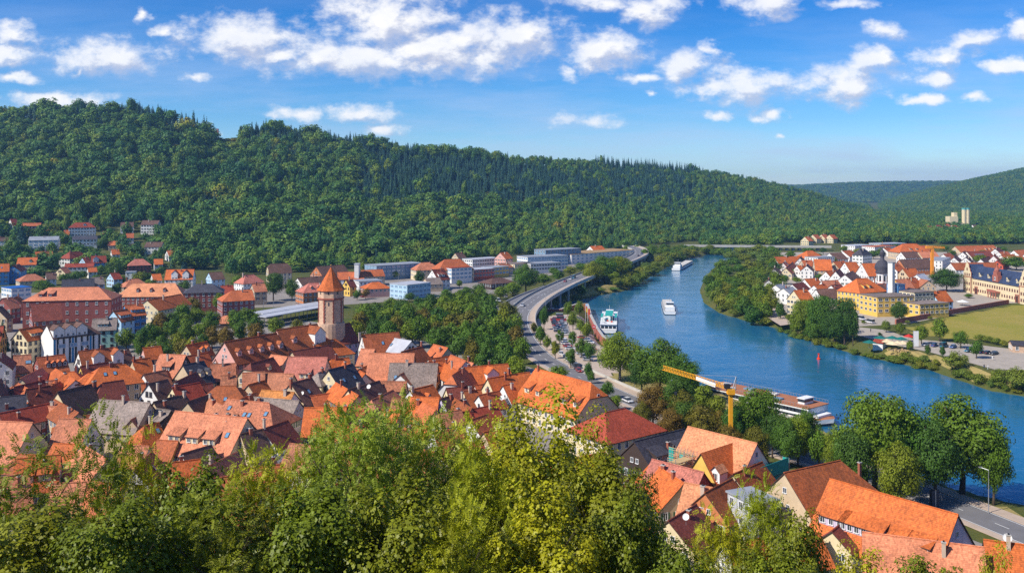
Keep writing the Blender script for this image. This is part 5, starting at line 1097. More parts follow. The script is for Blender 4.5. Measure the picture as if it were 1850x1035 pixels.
drape('bank_grass', [(1530, 640), (1570, 628), (1640, 632), (1740, 654), (1800, 676), (1860, 695), (1860, 714), (1790, 703), (1735, 686), (1680, 666), (1610, 652)], DRY, 0.14)
sheet('gravel_track', [(1545, 590), (1600, 596), (1650, 612), (1760, 622), (1860, 634), (1860, 668), (1800, 668), (1740, 652), (1680, 636), (1610, 622), (1550, 606)], GRAVEL, 4.07)
drape('point_grass', [(1004, 545), (1030, 527), (1075, 516), (1118, 514), (1128, 523), (1100, 529), (1060, 537), (1020, 547)], DRY, 0.14, 2)
drape('promenade_grass', [(1085, 690), (1150, 655), (1230, 672), (1330, 712), (1450, 765), (1560, 808), (1700, 880), (1850, 930), (1850, 944), (1740, 905), (1560, 845), (1400, 795), (1250, 745), (1150, 705)], DRY, 0.14)
sheet('village_ground', [(1390, 545), (1400, 470), (1410, 456), (1900, 455), (1900, 545), (1820, 548), (1640, 585), (1540, 590), (1430, 570)], GRAVEL, 4.03)
sheet('village_path', [(1362, 558), (1400, 556), (1432, 585), (1410, 588)], PAVE, 4.05)
# ------------------------------------------------------------------ roads
def spline(pts, step=3.0):
    P = [Vector(p) for p in pts]; P = [P[0] * 2 - P[1]] + P + [P[-1] * 2 - P[-2]]; out = []
    for i in range(1, len(P) - 2):
        n = max(2, int((P[i + 1] - P[i]).length / step))
        for k in range(n):
            t = k / n; a, b, c, d = P[i - 1], P[i], P[i + 1], P[i + 2]
            out.append(0.5 * ((2 * b) + (c - a) * t + (2 * a - 5 * b + 4 * c - d) * t * t + (3 * b - a - 3 * c + d) * t ** 3))
    out.append(P[-2]); return out
def frames(path):
    N = []
    for i in range(len(path)):
        d = path[min(i + 1, len(path) - 1)] - path[max(i - 1, 0)]; d.z = 0; d.normalize(); N.append(Vector((d.y, -d.x, 0)))    # right-hand side
    return N
def ribbon(name, path, N, o0, o1, dz, mat, thick=0.0, gaps=None, sel=None, parent=None, kind='structure'):
    b = MB(); run = 0.0
    for i in range(len(path) - 1):
        seg = (path[i + 1] - path[i]).length; run += seg
        if gaps and (run % (gaps[0] + gaps[1])) > gaps[0]: continue
        if sel and not sel(path[i]): continue
        u = Vector((0, 0, dz)); p = [path[i] + N[i] * o0 + u, path[i] + N[i] * o1 + u, path[i + 1] + N[i + 1] * o1 + u, path[i + 1] + N[i + 1] * o0 + u]
        if o1 > o0: p = p[::-1] if (p[1] - p[0]).cross(p[2] - p[1]).z < 0 else p
        b.face(p, mat)
        if thick:
            q = [c - Vector((0, 0, thick)) for c in p]; b.face(q[::-1], mat)
            for k in range(4): b.face([p[k], q[k], q[(k + 1) % 4], p[(k + 1) % 4]], mat)
    o = b.build(name, parent); return tag(o, kind=kind) if kind else o
MAIN = [(1960, 1010, 4.1), (1850, 966, 4.1), (1740, 922, 4.1), (1600, 868, 4.1), (1440, 822, 4.1), (1300, 780, 4.1), (1190, 742, 4.1), (1125, 717, 4.1), (1070, 692, 4.1), (1020, 668, 4.1), (980, 645, 4.1), (957, 622, 4.3), (944, 600, 4.8), (938, 580, 6), (945, 560, 8), (968, 540, 9.6), (1000, 522, 10.4), (1035, 506, 10.6), (1075, 491, 10.6), (1115, 477, 10.6), (1143, 466, 10.6), (1156, 458, 10.6), (1152, 450, 10.2), (1135, 444, 9.5)]
path = spline([at_z(a, b, c) for a, b, c in MAIN]); NN = frames(path)
UP = lambda p: p.z > 5.0
LOW = lambda p: p.z <= 5.0
ribbon('riverside_road', path, NN, -4.6, 4.6, 0.05, ASPH)
ribbon('road_shoulder', path, NN, -6.8, -4.6, 0.02, ASPH, sel=UP)
ribbon('pavement', path, NN, 4.6, 8.0, 0.17, PAVE, 0.16); ribbon('pavement', path, NN, -6.6, -4.6, 0.16, PAVE, 0.15, sel=LOW)
for (o, w, g, s) in ((0.0, 0.09, (3, 6), None), (4.1, 0.09, None, None), (-4.1, 0.09, None, None)): ribbon('lane_marking', path, NN, o - w, o + w, 0.06, PAINTW, 0, g, s)
via = empty('viaduct', path[len(path) * 2 // 3]); via.location = (0, 0, 0); tag(via, 'curving concrete road viaduct between the town and the river', 'viaduct')
ribbon('deck', path, NN, -7.2, 8.4, -0.02, CONC, 1.1, None, UP, via, None)
ribbon('parapet', path, NN, 8.0, 8.35, 0.95, CONC, 0.98, None, UP, via, None); ribbon('parapet', path, NN, -7.2, -6.9, 0.95, CONC, 0.98, None, UP, via, None)
ribbon('railing', path, NN, 8.15, 8.22, 1.25, STEEL, 0.06, None, UP, via, None)
last = 0
for i, p in enumerate(path):
    if p.z > 6.5 and i - last >= 8:
        last = i
        for s in (-4, 5): b = MB(); b.bar((p.x + NN[i].x * s, p.y + NN[i].y * s, -2), (p.x + NN[i].x * s, p.y + NN[i].y * s, p.z - 1.0), 0.8, CONC, 10); b.build('pier', via)
# slip road joining from the left
SLIP = [(1000, 519, 10.1), (960, 534, 9.3), (925, 552, 8), (898, 570, 6.4), (880, 590, 4.6), (872, 612, 4.1)]
p2 = spline([at_z(a, b, c) for a, b, c in SLIP]); N2 = frames(p2); ribbon('slip_road', p2, N2, -4, 6.5, 0.035, ASPH, 0.8); ribbon('lane_marking', p2, N2, -3.5, -3.3, 0.06, PAINTW); ribbon('lane_marking', p2, N2, 0.9, 1.1, 0.06, PAINTW, 0, (3, 6)); ribbon('slip_wall', p2, N2, 6.3, 6.6, 0.9, CONC, 1.5)
# low wall between pavement and car park
ribbon('park_wall', path, NN, 8.05, 8.4, 1.05, CONC, 1.2, None, lambda p: p.z <= 5.0 and p.y > 285 and p.y < 420)
# road bridge far upstream
g0, g1 = at_z(1235, 443, 9), at_z(1500, 445, 9); br = empty('road_bridge', (0, 0, 0)); tag(br, 'long low road bridge across the valley in the distance', 'bridge')
d = (g1 - g0); b = MB(); n3 = Vector((d.y, -d.x, 0)).normalized()
bp = [g0 + d * (k / 24) for k in range(25)]; bn = [n3] * 25; ribbon('deck', bp, bn, -6, 6, 0, CONC, 1.6, None, None, br, None); ribbon('parapet', bp, bn, 5.7, 6, 1.1, CONC, 1.1, None, None, br, None)
for k in range(1, 24): b = MB(); p = bp[k]; b.box(p.x - 1.2, p.x + 1.2, p.y - 2.5, p.y + 2.5, -3, p.z - 1.6, CONC); b.build('pier', br)
CLEAR.append(((g0.x + g1.x) / 2, g0.y, 30)); 
# quay wall
qp = [at_z(a, b, 0) for a, b in [(984, 571), (1012, 571.5), (1044, 560.5), (1061, 561), (1068, 585), (1078, 606), (1090, 624), (1110, 637)]]; b = MB()
for i in range(len(qp) - 1):
    a, c = qp[i], qp[i + 1]; n = Vector((c.y - a.y, -(c.x - a.x), 0)).normalized() * 0.7
    p = [a - n, a + n, c + n, c - n]; b.face([(q.x, q.y, 4.25) for q in p], CONC)
    for k in range(4): u, v = p[k], p[(k + 1) % 4]; b.face([(u.x, u.y, -2), (v.x, v.y, -2), (v.x, v.y, 4.25), (u.x, u.y, 4.25)], SANDR)
tag(b.build('quay_wall'), 'stone quay wall at the car park by the river', 'wall')
# meadow wall in front of the palace
wp = [at_z(a, b, 4) for a, b in [(1618, 586), (1700, 571), (1760, 560), (1822, 549)]]; r = empty('garden_wall', wp[0]); tag(r, 'brown stone wall along the upper edge of the meadow', 'wall')
for i in range(3):
    a, c = wp[i] - wp[0], wp[i + 1] - wp[0]; n = Vector((c.y - a.y, -(c.x - a.x), 0)).normalized() * 0.35; b = MB(); p = [a - n, a + n, c + n, c - n]; p = p if (p[1] - p[0]).cross(p[2] - p[1]).z > 0 else p[::-1]
    b.face([(q.x, q.y, 2.6) for q in p], SANDR)
    for k in range(4): u, v = p[k], p[(k + 1) % 4]; b.face([(u.x, u.y, -1), (v.x, v.y, -1), (v.x, v.y, 2.6), (u.x, u.y, 2.6)], SANDR)
    b.build('wall_section', r)
# ------------------------------------------------------------------ single trees
ORD = ['first', 'second', 'third', 'fourth', 'fifth', 'sixth', 'seventh', 'eighth', 'ninth', 'tenth'] + ['%dth' % i for i in range(11, 90)]
for i in (21, 31, 41, 51, 61): ORD[i - 1] = '%dst' % i; ORD[i] = '%dnd' % (i + 1); ORD[i + 1] = '%drd' % (i + 2)
TREES = {}
rt = random.Random(5)
def tree(area, px, top, wpx, h, kind='m', Y=None):
    p = hit(px, top, h) if Y is None else Vector(((px - CX) * Y / F, Y, CZ - (top - HY) * Y / F - h))
    w = wpx * p.y / F
    name, mesh, mat, tr = 'tree', None, None, rt.choice(TRUNKS)
    if kind in 'mrd': mesh = rt.choice(MIDB)
    elif kind in 'BRD': mesh = rt.choice(BIGB)
    elif kind == 'b': mesh = rt.choice(BUSH); name = 'riverside_bush'; tr = STUB
    elif kind == 'w': mesh = rt.choice(MIDB)
    elif kind == 'c': mesh = MCON[0]; name = 'conifer_tree'
    if kind in 'rR': mat = LEAF_RUST
    elif kind in 'dD': mat = LEAF_DARK
    elif kind == 'w': mat = LEAF_BANK
    r = empty(name, p, rt.uniform(0, 6.28))
    link('crown', mesh, r, scale=(w, w, h), mat=mat, rz=rt.uniform(0, 6.28)); link('trunk' if name != 'riverside_bush' else 'stem', tr, r, scale=(min(w, h) * 0.9, min(w, h) * 0.9, h))
    TREES.setdefault((area, kind.lower() if kind not in 'w' else 'w'), []).append((px, top, r)); return r
def fill(area, poly, n, wr, hr, kinds, seed, gap=0.55):
    rs = random.Random(seed); P = np.array(poly, float); lo, hi = P.min(0), P.max(0); got = []; tries = 0
    while len(got) < n and tries < 6000:
        tries += 1; x, y = rs.uniform(lo[0], hi[0]), rs.uniform(lo[1], hi[1]); w = rs.uniform(*wr)
        if not inside(np.array([x]), np.array([y]), P)[0]: continue
        if any(math.hypot(x - a, (y - b) * 2.0) < gap * w for a, b in got): continue
        got.append((x, y)); tree(area, x, y, w, rs.uniform(*hr), rs.choice(kinds))
for a in ((1580, 705, 165, 23, 'B'), (1640, 730, 120, 20, 'B'), (1738, 716, 175, 22, 'B'), (1795, 770, 78, 17, 'B'), (1545, 775, 90, 16, 'D'), (1690, 760, 110, 18, 'D'), (1620, 800, 90, 15, 'B')): tree('the lower right promenade', *a)
for a in ((1120, 601, 88, 17.5, 'B'), (1192, 613, 104, 19, 'B'), (1236, 640, 72, 16, 'B'), (1160, 640, 60, 13, 'D'), (1222, 680, 70, 15, 'D'), (1270, 690, 50, 10, 'm')): tree('the river above the crane jib', *a)
for a in ((1180, 692, 66, 13, 'R'), (1232, 705, 56, 12, 'R'), (1212, 735, 58, 11, 'R'), (1268, 730, 66, 12, 'R'), (1338, 722, 50, 11, 'm'), (1372, 698, 88, 17, 'B'), (1418, 748, 56, 12, 'D'), (1455, 738, 62, 12, 'B'), (1318, 765, 56, 10, 'R'), (1366, 768, 60, 11, 'R'), (1160, 725, 40, 9, 'R'), (1250, 770, 50, 9, 'm'), (1480, 775, 50, 10, 'm'), (1295, 712, 50, 9, 'm'), (1300, 742, 56, 10, 'R'), (1425, 758, 60, 12, 'B'), (1345, 745, 50, 10, 'D'), (1512, 770, 60, 13, 'B'), (1240, 722, 60, 12, 'D'), (1328, 728, 56, 13, 'B'), (1442, 748, 58, 13, 'B'), (1395, 742, 54, 12, 'D')): tree('the yellow crane', *a)
for a in ((1098, 688, 30, 6, 'm'), (1112, 712, 26, 5, 'm'), (1010, 660, 44, 6, 'm'), (1063, 652, 18, 7, 'm'), (1068, 668, 16, 5, 'm')): tree('the road above the half hipped roof', *a)
for a in ((983, 552, 20, 12, 'm'), (976, 588, 24, 9, 'm'), (1026, 543, 20, 9, 'm'), (1047, 543, 22, 9, 'm'), (1035, 563, 24, 9, 'm'), (1049, 574, 22, 8, 'm'), (1060, 580, 24, 9, 'm'), (1011, 594, 18, 7, 'm'), (1034, 596, 22, 8, 'm'), (988, 604, 17, 7, 'm'), (1003, 613, 22, 8, 'm'), (1050, 607, 26, 9, 'm'), (1066, 617, 28, 8, 'm'), (1031, 627, 28, 8, 'm'), (965, 582, 16, 6, 'r')): tree('the riverside car park', *a)
fill('the old town tower', [(650, 548), (760, 530), (880, 522), (930, 545), (945, 600), (935, 640), (880, 632), (820, 600), (760, 585), (690, 578), (640, 586), (640, 556)], 46, (38, 58), (11, 15), 'mmmdmr', 9)
fill('the railway line', [(640, 545), (700, 535), (800, 520), (900, 505), (960, 500), (960, 512), (900, 525), (800, 540), (700, 556), (640, 560)], 18, (30, 42), (8, 11), 'mmd', 10)
fill('the striped building', [(225, 592), (300, 550), (400, 548), (440, 552), (560, 572), (575, 588), (480, 582), (400, 592), (330, 612), (262, 618)], 30, (30, 46), (9, 13), 'mmmdr', 11)
for a in ((330, 545, 40, 13, 'm'), (396, 528, 30, 12, 'm'), (427, 535, 40, 12, 'm'), (430, 497, 32, 10, 'm'), (494, 491, 42, 18, 'D'), (527, 503, 30, 14, 'D'), (350, 535, 34, 12, 'r'), (286, 563, 36, 11, 'm'), (250, 606, 26, 8, 'm')): tree('the station', *a)
for a in ((950, 478, 54, 19, 'B'), (925, 510, 32, 9, 'm'), (982, 494, 34, 9, 'm'), (1008, 487, 30, 9, 'm'), (1030, 480, 30, 8, 'm'), (1050, 474, 28, 8, 'm'), (935, 535, 26, 5, 'm')): tree('the viaduct', *a)
for a in ((1072, 472, 44, 17, 'B'), (1092, 461, 58, 20, 'B'), (1120, 461, 46, 18, 'B'), (1132, 468, 34, 12, 'm'), (1050, 514, 24, 9, 'd'), (1015, 516, 22, 8, 'd'), (1110, 490, 30, 9, 'm'), (1008, 534, 24, 3, 'b'), (1085, 519, 24, 3, 'b'), (1110, 518, 22, 3, 'b'), (1040, 533, 22, 3, 'b')): tree('the grassy point by the viaduct', *a)
fill('the left river bank', [(1112, 502), (1140, 486), (1180, 466), (1220, 449), (1250, 444), (1252, 450), (1212, 463), (1175, 482), (1138, 505)], 40, (24, 34), (7, 10), 'wb', 12, 0.4)
fill('the shore below the village', [(1395, 578), (1470, 604), (1545, 622), (1545, 630), (1470, 612), (1395, 586)], 12, (16, 28), (2.5, 4.5), 'b', 51, .5)
fill('the sandy shore', [(1560, 632), (1700, 655), (1850, 696), (1850, 706), (1700, 664), (1560, 642)], 26, (12, 26), (1.2, 3.5), 'b', 52, .4)
fill('the near quay below the crane', [(1180, 655), (1280, 690), (1420, 745), (1560, 795), (1560, 808), (1420, 757), (1280, 703), (1180, 668)], 22, (18, 34), (2.5, 5), 'bm', 53, .5)
fill('the near end of the bridge', [(1200, 442), (1320, 440), (1400, 438), (1400, 444), (1330, 449), (1262, 450), (1210, 455)], 24, (22, 32), (8, 11), 'wm', 13)
fill('the right river bank wood', [(1282, 496), (1296, 470), (1330, 446), (1380, 434), (1405, 446), (1402, 500), (1392, 540), (1360, 552), (1320, 540), (1285, 526)], 52, (30, 46), (9, 14), 'mmwwmd', 14, 0.5)
for a in ((1282, 496, 34, 10, 'd'), (1288, 520, 32, 8, 'w'), (1310, 530, 34, 9, 'w'), (1340, 533, 46, 10, 'w'), (1306, 548, 26, 5, 'b'), (1330, 556, 30, 5, 'b'), (1362, 562, 30, 5, 'b'), (1385, 572, 28, 5, 'b'), (1410, 543, 22, 11, 'd'), (1440, 580, 26, 5, 'b'), (1425, 566, 14, 4, 'b')): tree('the right river bank', *a)
for a in ((1458, 538, 62, 19, 'B'), (1490, 530, 70, 22, 'B'), (1526, 534, 52, 23, 'D'), (1442, 560, 40, 14, 'B'), (1508, 560, 54, 17, 'D'), (1541, 556, 26, 17, 'd'), (1472, 572, 46, 13, 'B')): tree('the riverbank below the yellow school', *a)
for a in ((1624, 545, 36, 11, 'D'), (1710, 484, 62, 16, 'D'), (1601, 578, 22, 6, 'w'), (1626, 583, 24, 6, 'w'), (1665, 585, 30, 9, 'm'), (1698, 573, 38, 11, 'm'), (1735, 596, 30, 8, 'm'), (1764, 612, 28, 8, 'm'), (1726, 634, 48, 8, 'w'), (1644, 614, 14, 5, 'm'), (1676, 622, 14, 5, 'd'), (1703, 624, 14, 5, 'd')): tree('the beer garden and meadow', *a)
for a in ((1618, 642, 28, 3, 'b'), (1636, 636, 28, 4, 'b'), (1654, 642, 28, 4, 'b'), (1671, 640, 22, 4, 'b'), (1692, 648, 16, 3, 'b'), (1745, 664, 26, 4, 'b'), (1768, 674, 32, 4, 'b'), (1806, 666, 36, 6, 'b'), (1840, 662, 56, 9, 'w'), (1770, 604, 22, 3, 'b'), (1785, 607, 22, 3, 'b'), (1800, 610, 22, 3, 'b'), (1814, 614, 18, 3, 'b'), (1560, 578, 10, 2, 'b'), (1590, 600, 10, 2, 'b'), (1640, 578, 10, 2, 'b'), (1680, 571, 10, 2, 'b')): tree('the beach on the right bank', *a)
for a in ((1770, 460, 30, 9, 'm'), (1836, 461, 56, 13, 'm'), (1434, 485, 14, 7, 'm'), (1416, 496, 24, 7, 'm'), (1390, 493, 11, 7, 'c'), (1380, 532, 14, 7, 'm'), (1399, 538, 16, 6, 'm'), (1480, 494, 18, 6, 'm'), (1550, 448, 22, 9, 'm'), (1578, 452, 26, 9, 'm'), (1600, 446, 26, 9, 'm'), (1440, 500, 20, 5, 'm'), (1460, 447, 24, 8, 'm'), (1750, 530, 20, 3, 'm'), (1655, 452, 16, 7, 'm'), (1620, 448, 20, 7, 'm')): tree('the right bank village', *a)
for a in ((100, 400, 26, 9, 'm'), (77, 504, 50, 9, 'm'), (187, 428, 26, 12, 'd'), (207, 468, 32, 16, 'd'), (182, 478, 24, 9, 'm'), (245, 532, 26, 8, 'r'), (131, 553, 28, 7, 'm'), (274, 502, 24, 7, 'm'), (38, 405, 28, 18, 'c'), (28, 440, 30, 12, 'd'), (140, 446, 20, 8, 'm'), (46, 486, 20, 7, 'd'), (150, 488, 22, 7, 'm'), (5, 575, 26, 14, 'c'), (262, 490, 24, 9, 'm'), (220, 440, 26, 10, 'm'), (290, 480, 24, 9, 'd'), (115, 440, 18, 8, 'm'), (240, 455, 24, 8, 'm')): tree('the hillside villas', *a)
for a in ((713, 488, 20, 7, 'm'), (757, 487, 22, 12, 'd'), (645, 522, 18, 7, 'm'), (660, 520, 20, 7, 'r'), (703, 516, 18, 6, 'm'), (740, 528, 24, 6, 'd'), (830, 505, 16, 6, 'm'), (866, 492, 14, 5, 'd'), (1000, 482, 20, 7, 'm'), (1132, 442, 18, 9, 'm')): tree('the commercial strip', *a)
fill('the gardens behind the brewery', [(110, 480), (330, 490), (340, 505), (200, 512), (100, 505)], 16, (20, 30), (6, 10), 'mmd', 61)
fill('the village gardens', [(1420, 448), (1560, 440), (1840, 440), (1840, 452), (1600, 455), (1430, 470)], 20, (16, 26), (6, 9), 'mmd', 62, .8)
fill('the foot of the wood', [(1140, 440), (1215, 436), (1225, 446), (1170, 452)], 8, (18, 26), (8, 12), 'md', 63)
# ------------------------------------------------------------------ foreground trees on the castle slope
def fore_mesh(name, w, h, nclump, n, seed, mat, kind, z0=0.22, rc=0.16):
    """real-size crown w wide, h high: compound leaves (s) or broad leaves (l)"""
    rs = np.random.RandomState(seed); P, N, tint = crown_pts(n, nclump, seed, z0, 'egg' if kind == 's' else 'round', rc); P = P * np.array([w, w, h]); N = N / np.linalg.norm(N, axis=1, keepdims=True)
    if kind == 'l': return leaf_mesh(name, P, N + np.array([0, 0, 0.5]), 0.155 * (0.6 + 0.8 * rs.rand(n)), mat, seed, 1.15, tint)
    m = 11; D = N + rs.normal(size=(n, 3)) * 0.55; D[:, 2] -= 0.15; D /= np.linalg.norm(D, axis=1, keepdims=True)
    U = np.array([0, 0, 1.0]) + rs.normal(size=(n, 3)) * 0.3; S = np.cross(D, U); S /= np.linalg.norm(S, axis=1, keepdims=True); U = np.cross(S, D)
    L = 0.48 * (0.7 + 0.6 * rs.rand(n)); co = []; rn = []
    for j in range(m):
        sd = -1 if j % 2 else 1; f = (j // 2 + 1) / (m // 2 + 1.0) if j < m - 1 else 1.05
        base = P + D * (L * f)[:, None] - U * (0.16 * L * f * f)[:, None]
        ax = (S * sd * 0.9 + D * 0.45) if j < m - 1 else D; ax = ax - U * 0.25; ax /= np.linalg.norm(ax, axis=1, keepdims=True); wd = np.cross(ax, U)
        l = (0.17 * (1.1 - 0.35 * f) * (0.8 + 0.4 * rs.rand(n)))[:, None]; tip = base + ax * l; mid = base + ax * l * 0.5
        co.append(np.stack([base, mid - wd * l * 0.2, tip, mid + wd * l * 0.2], 1)); rn.append(np.clip(tint + rs.normal(size=n) * 0.12, 0, 1))
    co = np.stack(co, 1).reshape(-1, 3); return quads(name, co, mat, np.stack(rn, 1).ravel())
FORE = dict(a=fore_mesh('crown', 6.0, 11, 55, 2300, 700, LEAF_FORED, 's', 0.2, 0.10), s=fore_mesh('crown', 8.0, 12, 70, 3600, 701, LEAF_SUMAC, 's', 0.25, 0.11), y=fore_mesh('crown', 7.5, 12, 85, 27000, 702, LEAF_FOREY, 'l', 0.12, 0.115), l=fore_mesh('crown', 6.5, 11, 65, 3000, 703, LEAF_FORE, 's', 0.15, 0.105), d=fore_mesh('crown', 6.5, 11, 75, 21000, 704, LEAF_FORED, 'l', 0.12, 0.115))
FDIM = dict(a=(6, 11), s=(8, 12), y=(7.5, 12), l=(6.5, 11), d=(6.5, 11))
FNAME = dict(a='olive green ash', s='bright pale green sumac', y='yellow green maple', l='feathery locust', d='dark green broadleaf')
FTR = [trunk_mesh('trunk', 640 + i, 0.011, 0.68, 0.2, 16, 0.34, 0.03, 0.75) for i in range(2)]
FROWS = [(40, 800, 250, 34, 'a'), (175, 742, 190, 33, 'a'), (250, 760, 150, 36, 'l'), (345, 812, 210, 33, 'd'), (470, 792, 230, 35, 'l'), (640, 715, 300, 36, 's'), (780, 735, 230, 38, 's'), (985, 706, 300, 39, 'y'), (880, 770, 220, 36, 'l'), (1080, 800, 230, 36, 'd'), (1130, 870, 170, 31, 'd'), (1370, 842, 150, 31, 'l'), (1300, 900, 170, 29, 'l'), (1440, 905, 150, 29, 'd'), (1560, 985, 170, 27, 'y'), (1680, 990, 170, 26, 'd'), (1800, 985, 110, 25, 'y'), (70, 890, 300, 29, 'd'), (220, 880, 260, 28, 'd'), (400, 880, 260, 29, 'a'), (560, 850, 260, 30, 'd'), (720, 840, 260, 30, 'd'), (830, 880, 220, 29, 'l'), (980, 860, 260, 30, 'y'), (1230, 960, 160, 27, 'd'), (1400, 975, 190, 26, 'd'), (600, 735, 190, 44, 's'), (720, 706, 200, 46, 's'), (835, 745, 190, 46, 'l'), (920, 728, 190, 46, 'y'), (1060, 745, 180, 46, 'y'), (1150, 830, 120, 42, 'd'), (520, 800, 170, 44, 'l'), (300, 850, 170, 44, 'a')]
for i, (px, top, wpx, Y, k) in enumerate(FROWS):
    X = (px - CX) * Y / F; zt = CZ - (top - HY) * Y / F; zg = float(ground_raw(np.array([X]), np.array([Y]))[0]); h = zt - zg; w = wpx * Y / F
    r = empty('foreground_tree', (X, Y, zg), rt.uniform(0, 6.28)); fw, fh = FDIM[k]
    link('crown', FORE[k], r, scale=(w / fw, w / fw, h / fh), rz=i * 1.7); link('trunk', FTR[i % 2], r, scale=(w, w, h))
    TREES.setdefault(('FORE', k), []).append((px, top, r))
KD = dict(m='green leafy tree', r='brownish green tree', d='dark green tree', b='low riverside bush', w='pale green willow tree', c='dark conifer')
for (area, k), L_ in TREES.items():
    L_.sort(key=lambda q: q[0]); n = len(L_)
    for i, (px, top, r) in enumerate(L_):
        side = 'from the left' if i < n / 2 or n < 4 else 'from the right'; j = i if side == 'from the left' else n - 1 - i
        if area == 'FORE': lab = '%s tree in the foreground at the picture bottom%s' % (FNAME[k], '' if n == 1 else ', %s %s' % (ORD[j], side)); grp = 'foreground trees on the slope'
        else: lab = '%s by %s%s' % (KD[k], area, '' if n == 1 else ', %s %s' % (ORD[j], side)); grp = 'trees by ' + area
        tag(r, lab, 'bush' if k == 'b' else 'tree', grp)
# ------------------------------------------------------------------ vehicles
TYRE = plain('rubber', (0.02, 0.02, 0.022), 0.8); LAMPM = plain('headlight_glass', (0.7, 0.72, 0.75), 0.2); TAILM = plain('tail_light', (0.45, 0.02, 0.02), 0.3)
CARC = dict(white=(0.75, 0.75, 0.76), silver=(0.42, 0.44, 0.47), black=(0.02, 0.022, 0.026), blue=(0.03, 0.10, 0.32), red=(0.42, 0.03, 0.03), grey=(0.14, 0.15, 0.17), teal=(0.02, 0.18, 0.28))
CARM = {}
for k, c in CARC.items(): CARM[k] = plain('car_paint_' + k, c, 0.25, 0.1, 0.02, 1, 0.6)
def car_meshes(van):
    L, W, H = (5.2, 1.95, 2.2) if van else (4.3, 1.78, 1.45)
    b = MB(); hb = 0.95 if van else 0.82
    prof = [(-L / 2, 0.35), (-L / 2, hb - 0.05), (-L / 2 + 0.35, hb), (L / 2 - 0.3, hb - 0.08), (L / 2, 0.62), (L / 2, 0.35)]
    n = len(prof); i = len(b.v); k = b.mi(CARM['white'])
    for s in (-1, 1):
        for (x, z) in prof: b.v.append((x, s * W / 2, z))
    b.f.append(tuple(range(n))); b.m.append(k); b.f.append(tuple(range(2 * n - 1, n - 1, -1))); b.m.append(k)
    for q in range(n): b.f.append((q, n + q, n + (q + 1) % n, (q + 1) % n)); b.m.append(k)
    f0, f1, r0, r1 = ((L / 2 - 0.9, L / 2 - 1.5, -L / 2 + 0.06, -L / 2 + 0.12) if van else (L / 2 - 1.1, L / 2 - 1.75, -L / 2 + 0.35, -L / 2 + 0.95))
    b.face([(f1, -W / 2 + .2, H), (f1, W / 2 - .2, H), (r1, W / 2 - .2, H), (r1, -W / 2 + .2, H)], CARM['white']); 
    body = b.mesh('body')
    g = MB(); T = [(f1, -W / 2 + .2), (f1, W / 2 - .2), (r1, W / 2 - .2), (r1, -W / 2 + .2)]; Bt = [(f0, -W / 2 + .06), (f0, W / 2 - .06), (r0, W / 2 - .06), (r0, -W / 2 + .06)]
    for q in range(4): a, c = q, (q + 1) % 4; g.face([(T[a][0], T[a][1], H - .01), (T[c][0], T[c][1], H - .01), (Bt[c][0], Bt[c][1], hb - .06), (Bt[a][0], Bt[a][1], hb - .06)], GLASS)
    glass = g.mesh('windows')
    w = MB(); w.bar((0, -.11, 0), (0, .11, 0), .33, TYRE, 10); wheel = w.mesh('wheel'); h = MB(); h.bar((0, -.12, 0), (0, .12, 0), .18, STEEL, 8); hub = h.mesh('hub')
    l = MB(); l.box(0, .05, -.2, .2, -.08, .08, LAMPM); t = MB(); t.box(-.05, 0, -.18, .18, -.08, .08, TAILM)
    return dict(L=L, W=W, body=body, glass=glass, wheel=wheel, hub=hub, head=l.mesh('headlight'), tail=t.mesh('tail_light'))
CARP = {False: car_meshes(False), True: car_meshes(True)}
CARS = []
def car(p, rz, col, area, van=False):
    m = CARP[van]; r = empty('van' if van else 'car', p, rz); bo = link('body', m['body'], r, mat=CARM[col]); link('windows', m['glass'], bo)
    for x in (-m['L'] / 2 + .8, m['L'] / 2 - .8):
        for y in (-m['W'] / 2 + .1, m['W'] / 2 - .1): w = link('wheel', m['wheel'], r, (x, y, .33)); link('hub', m['hub'], w)
    for s in (-1, 1): link('headlight', m['head'], bo, (m['L'] / 2 - .02, s * (m['W'] / 2 - .3), .62)); link('tail_light', m['tail'], bo, (-m['L'] / 2 + .01, s * (m['W'] / 2 - .25), .7))
    CARS.append((area, col, van, to_px(p), r)); return r
def road_car(px, py, z, col, van=False, off=2.2):
    q = at_z(px, py, z); i = min(range(len(path)), key=lambda j: (path[j] - q).length); d = path[min(i + 1, len(path) - 1)] - path[max(0, i - 1)]; s = 1 if (q - path[i]).dot(NN[i]) > 0 else -1
    p = path[i] + NN[i] * (s * off) + Vector((0, 0, 0.06)); car(p, math.atan2(d.y, d.x) + (math.pi if s < 0 else 0), col, 'the riverside road', van)
for a in ((943, 552, 9, 'white'), (932, 572, 7, 'grey'), (1023, 509, 10.6, 'red'), (1031, 505, 10.6, 'white'), (1040, 503, 10.6, 'teal', True), (1153, 463, 10.6, 'black'), (1158, 459, 10.6, 'blue'), (1140, 727, 4.1, 'white'), (1424, 816, 4.1, 'blue')): road_car(*a)
cr = random.Random(8)
def row(a, b, n, cols, area, ang=90, vanp=0.1, skip=0.0):
    A, B = at_z(a[0], a[1], 4), at_z(b[0], b[1], 4); d = B - A; rz = math.atan2(d.y, d.x) + R(ang)
    for i in range(n):
        if cr.random() < skip: continue
        p = A + d * (i / max(1, n - 1)); p.z = float(ground_raw(np.array([p.x]), np.array([p.y]))[0]) + 0.17; car(p, rz + (math.pi if cr.random() < .4 else 0) + cr.uniform(-.03, .03), cr.choice(cols), area, cr.random() < vanp)
CP = ['white', 'silver', 'black', 'grey', 'blue', 'white', 'red', 'silver']
